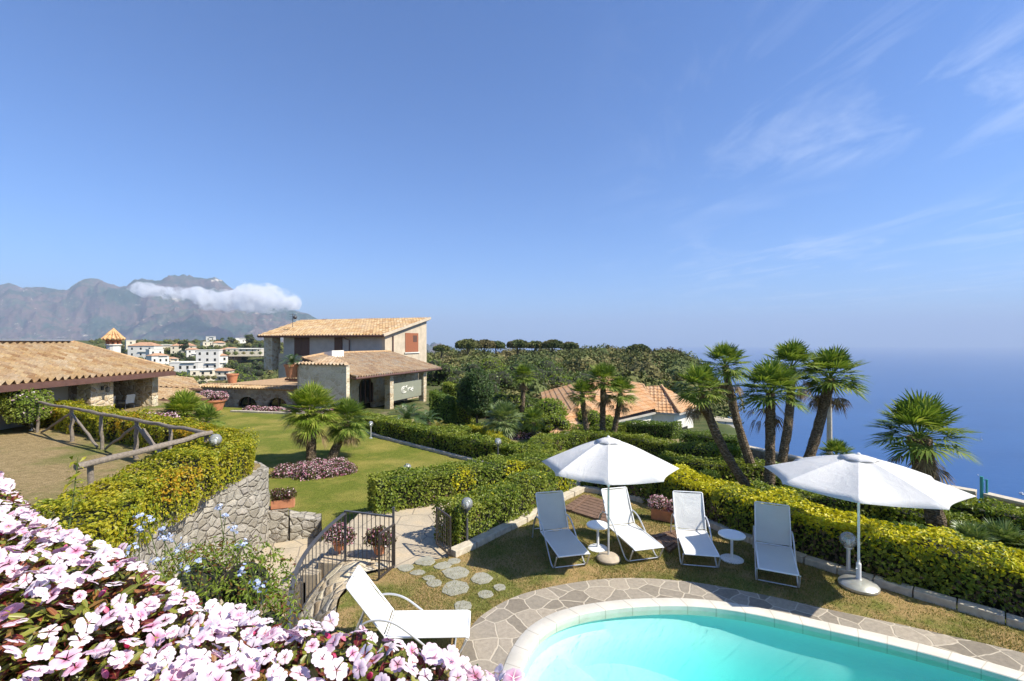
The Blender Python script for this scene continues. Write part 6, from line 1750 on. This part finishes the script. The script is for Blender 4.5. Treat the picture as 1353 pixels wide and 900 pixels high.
# town trees
TT = [(243, 446, 480, 14, 'dark', 'tall dark conifer in the middle of the town'), (330, 440, 560, 12, 'dark', 'dark conifer on the town crest beside the villa'), (300, 445, 600, 34, 'bush', 'broad stone pine crown on the town crest'), (160, 0, 0, 0, None, None), (235, 464, 420, 18, 'dark', 'dark tree between the white town houses'), (252, 470, 380, 20, 'dark', 'dense tree left of the tall white house'), (312, 474, 330, 40, 'bush', 'broad green tree right of the tall white house'), (335, 484, 300, 40, 'bush', 'green tree below the long pale building'), (318, 490, 260, 36, 'bush_lt', 'light green tree beside the terrace pot'), (240, 492, 260, 40, 'bush_lt', 'light green trees below the low white house'), (270, 498, 240, 30, 'bush', 'green tree in front of the ochre house'), (345, 470, 350, 30, 'dark', 'dark tree behind the villa pillar'), (215, 482, 320, 26, 'bush', 'green tree between stone house roof and town'), (340, 452, 480, 30, 'dark', 'dark grove on the terrace crest left of the villa'), (206, 470, 430, 14, 'dark', 'small dark tree beside the gabled house')]
for k_, (px, pt, Y, w, mt, lb) in enumerate(TT):
    if mt is None: continue
    gtree(lb, px, pt, Y, w, mt, 12, .0036 * Y, 3000 / Y / Y * 14, seed=60 + k_)
C1 = []; S1 = []; pr = np.random.default_rng(18)
while len(C1) < 520:
    Y = pr.uniform(180, 700); px = pr.uniform(120, 420); x = (px - CX) / F * Y; h = pr.uniform(4, 9)
    C1.append((x, Y, float(T(x, Y)) + h * .3)); S1.append((h * .6, h * .6, h * .5))
for a_ in TH:
    for j_ in range(5):
        q_ = D(a_[0] + (j_ - 2) * a_[3] * .26, a_[2] + 1, a_[4] - 6); h = pr.uniform(3, 5); C1.append((q_.x, q_.y, q_.z - h * .15)); S1.append((h * .6, h * .6, h * .55))
o = crown_mass('town_greenery', C1, S1, 110, M['forest'], .13); tag(o, 'orchards and trees between the houses of the hill town', 'greenery', kind='stuff')
o_hole = None
# low plants: shrub by the left house, pots of green
shrub('climbing shrub with pale blossoms at the left edge by the stone house', rl_((-18.0, 17.3, 2.1), (1.1, .5, .9), 9, .5, 3), 420, .07, 'bush_lt', extra='pink_fl', frac=.05)
shrub('dry greyish shrub at the end of the gate path hedge', rl_((1.25, 14.3, .35), (.5, .35, .3), 5, .3, 4), 700, .06, 'grey_shrub')
shrub('dry twiggy patch poking from the gate-side hedge', rl_((.35, 12.6, .72), (.35, .3, .15), 4, .2, 5), 800, .05, 'grey_shrub')
shrub('little green plant growing in a crack of the stone bank', [((-3.1, 7.15, -.1), (.18, .16, .22)), ((-3.2, 7.3, -.1), (.14, .14, .2))], 900, .05, 'bush_lt', name='plant', cat='plant')
shrub('low light-leaved bush behind the palm feet', rl_((9.1, 15.9, -.65), (.8, .4, .3), 6, .35, 6), 420, .07, 'bush_lt')

# ------------------------------------------------------------------ grass blades on the pool lawn
def inside(poly, X, Y):
    r = np.zeros(len(X), bool); n = len(poly)
    for i in range(n):
        x0_, y0_ = poly[i][:2]; x1_, y1_ = poly[(i + 1) % n][:2]
        c = ((y0_ > Y) != (y1_ > Y)) & (X < (x1_ - x0_) * (Y - y0_) / ((y1_ - y0_) if y1_ != y0_ else 1e-9) + x0_); r ^= c
    return r
n = 330000
gx = rng.uniform(-3, 11, n); gy = rng.uniform(5.8, 14, n)
kp = inside(lawn_poly, gx, gy) & ~inside(PAV_OUT, gx, gy)
dn = fbm(gx, gy, 1.1, 4, 6)
kp &= rng.random(n) < np.clip((.62 - dn) * 5, .18, 1.0) * np.clip(9.5 / gy, .4, 1)
gx = gx[kp]; gy = gy[kp]; m = len(gx)
h = rng.uniform(.018, .045, m)[:, None]; a = rng.uniform(0, 6.283, m); wv = np.stack([np.cos(a), np.sin(a), 0 * a], 1) * .006
b0 = np.stack([gx, gy, np.full(m, -.002)], 1); ln_ = np.stack([rng.normal(0, .5, m), rng.normal(0, .5, m), np.ones(m)], 1) * h
V = np.stack([b0 - wv, b0 + wv, b0 + ln_], 1).reshape(-1, 3)
tag(np_mesh('grass', V, np.arange(m * 3).reshape(m, 3), M['grassblade']), 'short sun-dried grass of the pool lawn', 'grass', kind='stuff')
# ------------------------------------------------------------------ foreground impatiens on the camera terrace
def petalmat():
    m, nt, out = newmat('impatiens_petal')
    uv = nd(nt, 'ShaderNodeUVMap').outputs[0]
    s = nd(nt, 'ShaderNodeSeparateXYZ', {0: uv})
    g = nd(nt, 'ShaderNodeNewGeometry')
    pale = ramp(nt, s.outputs[0], [(0, (.62, .10, .30)), (.05, (.78, .40, .52)), (.14, (.85, .68, .74)), (.45, (.88, .83, .84)), (1, (.86, .74, .78))])
    pink = ramp(nt, s.outputs[0], [(0, (.42, .02, .15)), (.18, (.64, .20, .38)), (.5, (.80, .46, .60)), (1, (.85, .64, .73))])
    c = mix(nt, s.outputs[1], pale, pink)
    back = mix(nt, .55, c, (.70, .30, .52))
    c = mix(nt, g.outputs['Backfacing'], c, back)
    p = nd(nt, 'ShaderNodeBsdfPrincipled', {'Base Color': c, 'Roughness': .6, 'Specular IOR Level': .25})
    t = nd(nt, 'ShaderNodeBsdfTranslucent', {'Color': c})
    x = nd(nt, 'ShaderNodeMixShader', {0: .3, 1: p.outputs[0], 2: t.outputs[0]})
    nt.links.new(x.outputs[0], out.inputs['Surface'])
    return m
M['petal'] = petalmat()
M['budm'] = leafmat('bud_red', [(0, (.5, .02, .08)), (.5, (.62, .06, .2)), (1, (.7, .25, .35))], .2)
def leafnear():
    m, nt, out = newmat('impatiens_leaf')
    g = nd(nt, 'ShaderNodeNewGeometry')
    uv = nd(nt, 'ShaderNodeUVMap').outputs[0]; s = nd(nt, 'ShaderNodeSeparateXYZ', {0: uv})
    c = ramp(nt, g.outputs['Random Per Island'], [(0, (.14, .018, .022)), (.22, (.22, .05, .03)), (.36, (.28, .13, .04)), (.46, (.11, .13, .018)), (.75, (.17, .20, .025)), (1, (.30, .31, .05))])
    mid = nd(nt, 'ShaderNodeMapRange', {'Value': mth(nt, 'ABSOLUTE', mth(nt, 'SUBTRACT', s.outputs[1], .5)), 'From Min': .02, 'From Max': .07}).outputs[0]
    c = mix(nt, mid, mix(nt, .5, c, (.55, .35, .12)), c)
    p = nd(nt, 'ShaderNodeBsdfPrincipled', {'Base Color': c, 'Roughness': .38, 'Specular IOR Level': .5})
    t = nd(nt, 'ShaderNodeBsdfTranslucent', {'Color': c})
    x = nd(nt, 'ShaderNodeMixShader', {0: .25, 1: p.outputs[0], 2: t.outputs[0]})
    nt.links.new(x.outputs[0], out.inputs['Surface'])
    return m
M['leafnear'] = leafnear()
def flower_geo(seed, pink):
    """five broad notched petals; local +z faces up"""
    pr = np.random.default_rng(seed); V = []; Fq = []; UV = []
    for k in range(5):
        a0 = 2 * math.pi * k / 5 + pr.uniform(-.12, .12); Rp = .031 * pr.uniform(.9, 1.12); wid = .66 * pr.uniform(.92, 1.1)
        cup = pr.uniform(.05, .4); tw = pr.uniform(-.25, .25); zl = .0012 * k
        nr, nc = 5, 7; b = len(V)
        for i in range(nr):
            r = i / (nr - 1)
            for j in range(nc):
                c = (j / (nc - 1) - .5) * 2
                hw = wid * (.45 + .55 * math.sin(min(1, r * 1.25) * math.pi / 2) ** .8) * (1 - .18 * max(0, r - .7) / .3)
                a = a0 + c * hw * (1.0 if r > .05 else .4)
                notch = 1 - .16 * math.exp(-(c / .28) ** 2) * (r > .9) - .14 * c * c * (r ** 3)
                rad = Rp * (.06 + .94 * r) * notch
                z = zl + Rp * (.10 * math.sin(r * math.pi * .9) + cup * r * r * .5 - .35 * max(0, r - .6) ** 1.5) + tw * c * r * Rp * .5 + pr.normal(0, .0004)
                V.append((rad * math.cos(a), rad * math.sin(a), z)); UV.append((r, pink))
        for i in range(nr - 1):
            for j in range(nc - 1): Fq.append((b + i * nc + j, b + (i + 1) * nc + j, b + (i + 1) * nc + j + 1, b + i * nc + j + 1))
    return np.array(V), np.array(Fq), np.array(UV)
def surf(x, y):
    """top height of the mound; its crest edge runs from (-2.4,2.2) to (.1,.86)"""
    ex = np.interp(x, [-3.4, -2.35, -1.30, -.78, -.50, -.30, -.17, .03, .09], [2.95, 2.24, 1.52, 1.25, 1.145, 1.11, 1.07, .98, .82])
    d = ex - y
    return 3.825 - .27 * np.clip(1 - d / .20, 0, 1) ** 2 + (fbm(x, y, .35, 3, 2) - .5) * .16, d
bush = empty('impatiens_bush', (-1.0, 1.0, 2.95), 'mass of pink and white blossoms with reddish leaves filling the near left corner', 'flower bush')
n = 42000
lx = rng.uniform(-3.3, .2, n * 3); ly = rng.uniform(.25, 2.8, n * 3); zz, d = surf(lx, ly)
k = (d > -.03) & (lx > -1.35 * ly - .55) & (ly > .3 + 0 * lx) & ((lx ** 2 + (ly) ** 2) > .30); lx, ly, zz, d = lx[k][:n], ly[k][:n], zz[k][:n], d[k][:n]
dep = rng.random(len(lx)) ** 1.5 * .16
pos = np.stack([lx, ly + .03, zz - dep - .012], 1)
# long pointed leaves with midrib fold: 3x2 grid
m = len(pos); N = unit(np.stack([rng.normal(0, .45, m), rng.normal(0, .45, m) - .15, np.ones(m)], 1)); A = rng.normal(0, 1, (m, 3)); Tn = unit(A - N * (A * N).sum(1, keepdims=True)); Bn = np.cross(N, Tn)
L = rng.uniform(.02, .048, m)[:, None]; W = L * rng.uniform(.15, .22, m)[:, None]
st_ = []; uvs = []
for (t, w) in ((-.5, .08), (-.2, .85), (.15, 1.0), (.5, .03)):
    bend = -N * L * .25 * (t + .5) ** 2
    for sg_, v_ in ((-1, 0), (0, .5), (1, 1)):
        st_.append(pos + Tn * L * t + Bn * W * w * sg_ + bend + N * W * .35 * abs(sg_)); uvs.append((t + .5, v_))
V = np.stack(st_, 1).reshape(-1, 3); UV = np.tile(np.array(uvs), (m, 1))
q0 = np.array([(i * 3 + j, i * 3 + j + 1, (i + 1) * 3 + j + 1, (i + 1) * 3 + j) for i in range(3) for j in range(2)])
Fq = (q0[None] + (np.arange(m) * 12)[:, None, None]).reshape(-1, 4)
np_mesh('foliage', V, Fq, M['leafnear'], bush, uv=UV, smooth=True)
# dark brown filler mound under the leaves
gx_ = np.linspace(-3.2, .15, 60); gy_ = np.linspace(.3, 2.7, 44); GX, GY = np.meshgrid(gx_, gy_); GZ_, GD = surf(GX, GY)
GZ_ = np.where(GD > .02, GZ_ - .13, 2.95)
ii = np.arange(GX.size).reshape(GX.shape); Fq = np.stack([ii[:-1, :-1], ii[:-1, 1:], ii[1:, 1:], ii[1:, :-1]], -1).reshape(-1, 4)
ok = (GD.reshape(-1)[Fq] > -.06).all(1)
np_mesh('filler_mound', np.stack([GX, GY, GZ_], -1).reshape(-1, 3), Fq[ok], M['core_brown'], bush)
# blossoms by blue-noise sampling
cand = np.stack([rng.uniform(-3.2, .15, 26000), rng.uniform(.3, 2.75, 26000)], 1); zz, d = surf(cand[:, 0], cand[:, 1])
ok = (d > -.04) & (cand[:, 0] > -1.3 * cand[:, 1] - .3) & ((cand ** 2).sum(1) > .36); cand = cand[ok]; zz = zz[ok]
sel = []; grid = {}
dl = fbm(cand[:, 0], cand[:, 1], .3, 3, 12)
for i in range(len(cand)):
    x, y = cand[i]; key = (int(x / .06), int(y / .06)); r_ = .021 if dl[i] < .60 else .036
    if all((cand[j][0] - x) ** 2 + (cand[j][1] - y) ** 2 > r_ * r_ for a in (-1, 0, 1) for b in (-1, 0, 1) for j in grid.get((key[0] + a, key[1] + b), [])):
        sel.append(i); grid.setdefault(key, []).append(i)
sel = np.array(sel)
if len(sel) > 2400: sel = rng.permutation(sel)[:2400]
geos = [flower_geo(s_, p_) for s_, p_ in ((1, .1), (2, .25), (3, .5), (4, .0), (5, .9), (6, .35), (7, .7), (8, 0.05))]
mesh_cache = {}
dist = np.sqrt(cand[sel][:, 0] ** 2 + cand[sel][:, 1] ** 2)
order = np.argsort(dist)
vis = [i for i in order if cand[sel[i]][1] > .80 or True]
RV = []; RF = []; RU = []; rb_ = 0; cnt = 0
for rank, i in enumerate(vis):
    x, y = cand[sel[i]]; z = zz[sel[i]] + rng.uniform(.0, .035)
    tilt = Vector((rng.normal(.15, .55), rng.normal(-.1, .55), 1)).normalized()
    q_ = Vector((0, 0, 1)).rotation_difference(tilt) @ Matrix.Rotation(rng.uniform(0, 6.28), 3, 'Z').to_quaternion()
    s_ = rng.uniform(.38, .76); g_i = int(rng.integers(0, 8)); Vg, Fg, Ug = geos[g_i]
    py = HY + (CZ - z) / y * F; px = CX + x / y * F
    if cnt < 100 and -20 < px < 720 and py < 915:
        cnt += 1
        if g_i not in mesh_cache:
            o = np_mesh('flower', Vg + np.array(WL[bush.name]), Fg, M['petal'], bush, uv=Ug, smooth=True); mesh_cache[g_i] = o.data
        else:
            o = bpy.data.objects.new('flower', mesh_cache[g_i]); COL.objects.link(o); o.parent = bush
        o.location = Vector((x, y, z)) - WL[bush.name]; o.rotation_euler = q_.to_euler(); o.scale = (s_,) * 3
    else:
        Rm = np.array(q_.to_matrix()) * s_
        RV.append(Vg @ Rm.T + np.array([x, y, z])); RF.append(Fg + rb_); RU.append(Ug); rb_ += len(Vg)
o = np_mesh('blossoms', np.concatenate(RV), np.concatenate(RF), M['petal'], bush, uv=np.concatenate(RU), smooth=True); o['kind'] = 'stuff'
mb = MB()
for k_ in range(150):
    j = int(rng.integers(0, len(cand))); x, y = cand[j]; z = zz[j]
    a = Vector((x, y, z - .01)); d_ = Vector((rng.normal(0, .6), rng.normal(0, .6), 1)).normalized() * .02
    mb.tube([a, a + d_ * .3, a + d_ * .7, a + d_], [.002, .006, .005, .001], 6)
ob = mb.build('buds', M['budm'], bush, smooth=True); ob['kind'] = 'stuff'
# planter wall and terrace the camera stands on
cam_t = [(-6.3, -3), (2.5, -3), (2.5, .2), (.12, .55), (-.2, .92), (-.8, 1.16), (-1.32, 1.38), (-2.4, 2.05), (-3.2, 2.6), (-6.3, 2.9)]
mb = MB(); mb.prism(cam_t, -2.5, 2.6); tag(mb.build('viewing_terrace', M['path']), kind='structure')
tw = [tuple(p) for p in ((.05, .60, 0), (-.22, .88, 0), (-.8, 1.12, 0), (-1.32, 1.34, 0), (-2.4, 2.0, 0), (-3.2, 2.55, 0))]
rubble_wall('rubble planter wall under the foreground blossoms', [(x, y - .1, 0) for x, y, z in tw], 2.55, 3.12, .22, M['rubble'], name='planter_wall')
# earthy bank with blue-flowering shrub below the terrace
def blue_shrub():
    lob = [((-2.55, 3.75, 2.35), (.42, .38, .38)), ((-2.15, 3.6, 2.2), (.40, .35, .36)), ((-2.75, 4.15, 2.25), (.45, .4, .4)), ((-2.95, 3.65, 2.15), (.4, .35, .35)), ((-2.3, 4.05, 2.3), (.4, .35, .38)), ((-1.95, 3.75, 2.05), (.3, .3, .36)), ((-2.5, 3.6, 1.7), (.75, .45, .6)), ((-2.7, 3.9, 1.2), (.7, .5, .6))]
    e = empty('flowering_shrub', (-2.5, 3.8, .2), 'loose green shrub with pale blue flower heads below the pink blossoms', 'shrub')
    V, Fa, Mi = lobes_leaves(lob, 900, .042, .38, 1.0, .45, core=.5)
    Mi = np.where((Mi == 0) & (rng.random(len(Mi)) < .22), 2, Mi)
    np_mesh('foliage', V, Fa, [M['bush_lt'], M['core'], M['red_shoot']], e, mi=Mi)
    mb = MB()
    for k_ in range(26):
        c, r_ = lob[k_ % 6]; a = rng.uniform(0, 6.28); tip = Vector((c[0] + r_[0] * 1.0 * math.cos(a), c[1] + r_[1] * math.sin(a), c[2] + r_[2] * rng.uniform(.5, 1.25)))
        mb.tube([(-2.6 + rng.normal(0, .2), 3.85, .3), (c[0], c[1], c[2] - .2), tip], [.012, .008, .003], 5)
    mb.build('stems', M['bark'], e)
    P_ = []; 
    heads = [(195, 690, 3.9), (185, 683, 3.9), (218, 700, 3.8), (215, 712, 3.7), (178, 725, 3.4), (243, 722, 3.7), (236, 733, 3.6), (290, 672, 4.3), (340, 772, 3.3), (320, 755, 3.4), (246, 752, 3.4), (298, 683, 4.2), (160, 740, 3.2), (320, 720, 3.7), (230, 715, 3.7), (345, 778, 3.2), (205, 742, 3.3), (262, 745, 3.5), (184, 700, 3.7), (308, 700, 4.0)]
    for (px, py, Y) in heads:
        c = D(px, py, Y); n_ = 11
        dd = unit(rng.normal(0, 1, (n_, 3)) + [0, -.4, .5]); P_.append((np.array(c) + dd * rng.uniform(.015, .06, (n_, 1)), dd))
        mb = MB()
        mb.tube([c, c + Vector((rng.normal(0, .08), .1, -.35))], .0035, 5); mb.build('stem', M['stemg'], e)
    pos = np.concatenate([p for p, d_ in P_]); nr_ = np.concatenate([d_ for p, d_ in P_])
    Vs = []; Fs = []; b = 0
    for j in range(5):   # five petals per floret
        A = rng.normal(0, 1, pos.shape) * 0 + np.array([math.cos(j * 1.257), math.sin(j * 1.257), .3])
        Tn = unit(A - nr_ * (A * nr_).sum(1, keepdims=True)); Bn = np.cross(nr_, Tn)
        c = pos
        V = np.stack([c, c + Tn * .009 + Bn * .006, c + Tn * .016 + nr_ * .002, c + Tn * .009 - Bn * .006], 1).reshape(-1, 3)
        Vs.append(V); Fs.append(np.arange(len(V)).reshape(-1, 4) + b); b += len(V)
    np_mesh('blossoms', np.concatenate(Vs), np.concatenate(Fs), M['blue_fl'], e)
M['red_shoot'] = leafmat('reddish_shoot', [(0, (.16, .05, .03)), (.5, (.2, .12, .03)), (1, (.14, .13, .02))], .3)
M['stemg'] = simple('green_stem', (.10, .14, .03), .6)
blue_shrub()
bk = [(-6.2, 2.6), (-3.2, 2.5), (-2.4, 2.0), (-1.4, 1.4), (-1.5, 3.4), (-1.9, 4.9), (-3.2, 5.4), (-5.0, 5.9), (-6.3, 6.4)]
mb = MB(); mb.prism(bk, -2.2, [1.3, 1.3, 1.0, .8, .3, .1, -.2, .1, .6]); tag(mb.build('planted_bank', M['soil']), kind='structure')
# single shoot above the dry lawn at the left
e = empty('young_shoot', tuple(D(95, 665, 4.2)), 'single bright green shoot rising over the lime-green hedge at the left', 'plant')
c = D(103, 640, 4.4); root = Vector((c.x - .1, c.y - .05, c.z - .75))
mb = MB(); mb.tube([root, c - Vector((.05, 0, .2)), c + Vector((0, 0, .25))], [.008, .006, .003], 6); mb.build('stem', M['stemg'], e)
Pp = []; Nn_ = []
for k_ in range(26):
    t = k_ / 26; p = root.lerp(c + Vector((0, 0, .26)), .35 + .65 * t); a = k_ * 2.4; Pp.append((p.x + .045 * math.cos(a), p.y + .045 * math.sin(a), p.z + .02)); Nn_.append((math.cos(a) * .4, math.sin(a) * .4, 1))
V, Fa = leaf_quads(np.array(Pp), np.array(Nn_), .1, .28, .3); np_mesh('leaves', V, Fa, M['hedge_yl'], e)
HAZE = 7.5e-5
EXPO = 0.8
# ------------------------------------------------------------------ camera, light, air
cam = bpy.data.cameras.new('camera'); co = bpy.data.objects.new('camera', cam); COL.objects.link(co)
cam.sensor_fit = 'HORIZONTAL'; cam.sensor_width = 36; cam.lens = F / 1353 * 36
co.location = (0, 0, CZ); co.rotation_euler = (R(90) , 0, 0)
cam.shift_y = 2 / 1353
cam.clip_start = .05; cam.clip_end = 80000
S.camera = co
AZ, EL = R(108), R(47)
sd = Vector((math.sin(AZ) * math.cos(EL), math.cos(AZ) * math.cos(EL), math.sin(EL)))
sl = bpy.data.lights.new('sun', 'SUN'); sl.energy = 4.9; sl.angle = R(.53); sl.color = (1, .93, .80)
so = bpy.data.objects.new('sun', sl); COL.objects.link(so); so.location = (20, -20, 40)
so.rotation_euler = (-sd).to_track_quat('-Z', 'Y').to_euler()
w = bpy.data.worlds.new('World'); S.world = w; w.use_nodes = True
nt = w.node_tree
for n_ in list(nt.nodes): nt.nodes.remove(n_)
ow = nt.nodes.new('ShaderNodeOutputWorld')
sky = nd(nt, 'ShaderNodeTexSky', sky_type='NISHITA', sun_disc=False, sun_elevation=EL, sun_rotation=AZ, altitude=350, air_density=1.0, dust_density=.6, ozone_density=2.5)
# thin cirrus veils on the sky, by direction
g = nd(nt, 'ShaderNodeTexCoord').outputs['Generated']
sx = nd(nt, 'ShaderNodeSeparateXYZ', {0: g})
el = mth(nt, 'MAXIMUM', sx.outputs[2], .04)
uu = mth(nt, 'DIVIDE', sx.outputs[0], el); vv = mth(nt, 'DIVIDE', sx.outputs[1], el)
pl = nd(nt, 'ShaderNodeCombineXYZ', {0: uu, 1: vv, 2: 0.0}).outputs[0]
rot = nd(nt, 'ShaderNodeMapping', {'Vector': pl, 'Rotation': (0, 0, R(25)), 'Scale': (1.0, .38, 1)}).outputs[0]
big = noise(nt, pl, .45, 3, .5)
fine = noise(nt, rot, 1.6, 9, .62, dist=1.1)
side = nd(nt, 'ShaderNodeMapRange', {'Value': sx.outputs[0], 'From Min': .12, 'From Max': .55}).outputs[0]
cf = mth(nt, 'MULTIPLY', nd(nt, 'ShaderNodeMapRange', {'Value': fine, 'From Min': .47, 'From Max': .80}).outputs[0],
         nd(nt, 'ShaderNodeMapRange', {'Value': big, 'From Min': .38, 'From Max': .55}).outputs[0])
cf = mth(nt, 'MULTIPLY', mth(nt, 'MULTIPLY', cf, side), .45)
skyc = mix(nt, 1.0, sky.outputs[0], (.44, .64, .93), 'MULTIPLY')
colr = mix(nt, cf, skyc, (6.2, 6.5, 7.0))
bg = nd(nt, 'ShaderNodeBackground', {'Color': colr, 'Strength': .12})
nt.links.new(bg.outputs[0], ow.inputs['Surface'])

# air
m, nt, out = newmat('haze_air')
vp = nd(nt, 'ShaderNodeVolumePrincipled', {'Color': (.50, .585, .70, 1), 'Density': HAZE, 'Anisotropy': .0})
nt.links.new(vp.outputs[0], out.inputs['Volume'])
mb = MB(); mb.box((0, 15000, (SEA - 10 + 1450) / 2), (69000, 37500, 1450 - SEA + 10))
hz = mb.build('haze', m); tag(hz, kind='stuff')

S.render.engine = 'CYCLES'
cy = S.cycles
cy.use_denoising = True
cy.max_bounces = 7; cy.diffuse_bounces = 4; cy.glossy_bounces = 2; cy.transmission_bounces = 3; cy.transparent_max_bounces = 8; cy.volume_bounces = 5
cy.caustics_reflective = False; cy.caustics_refractive = False
cy.use_adaptive_sampling = True; cy.adaptive_threshold = .02
cy.volume_step_rate = 1; cy.volume_max_steps = 128
S.render.use_persistent_data = False
vs_ = S.view_settings
S.display_settings.display_device = 'sRGB'
vs_.view_transform = 'Standard'; vs_.look = 'None'; vs_.gamma = 1; vs_.use_curve_mapping = False; vs_.exposure = EXPO
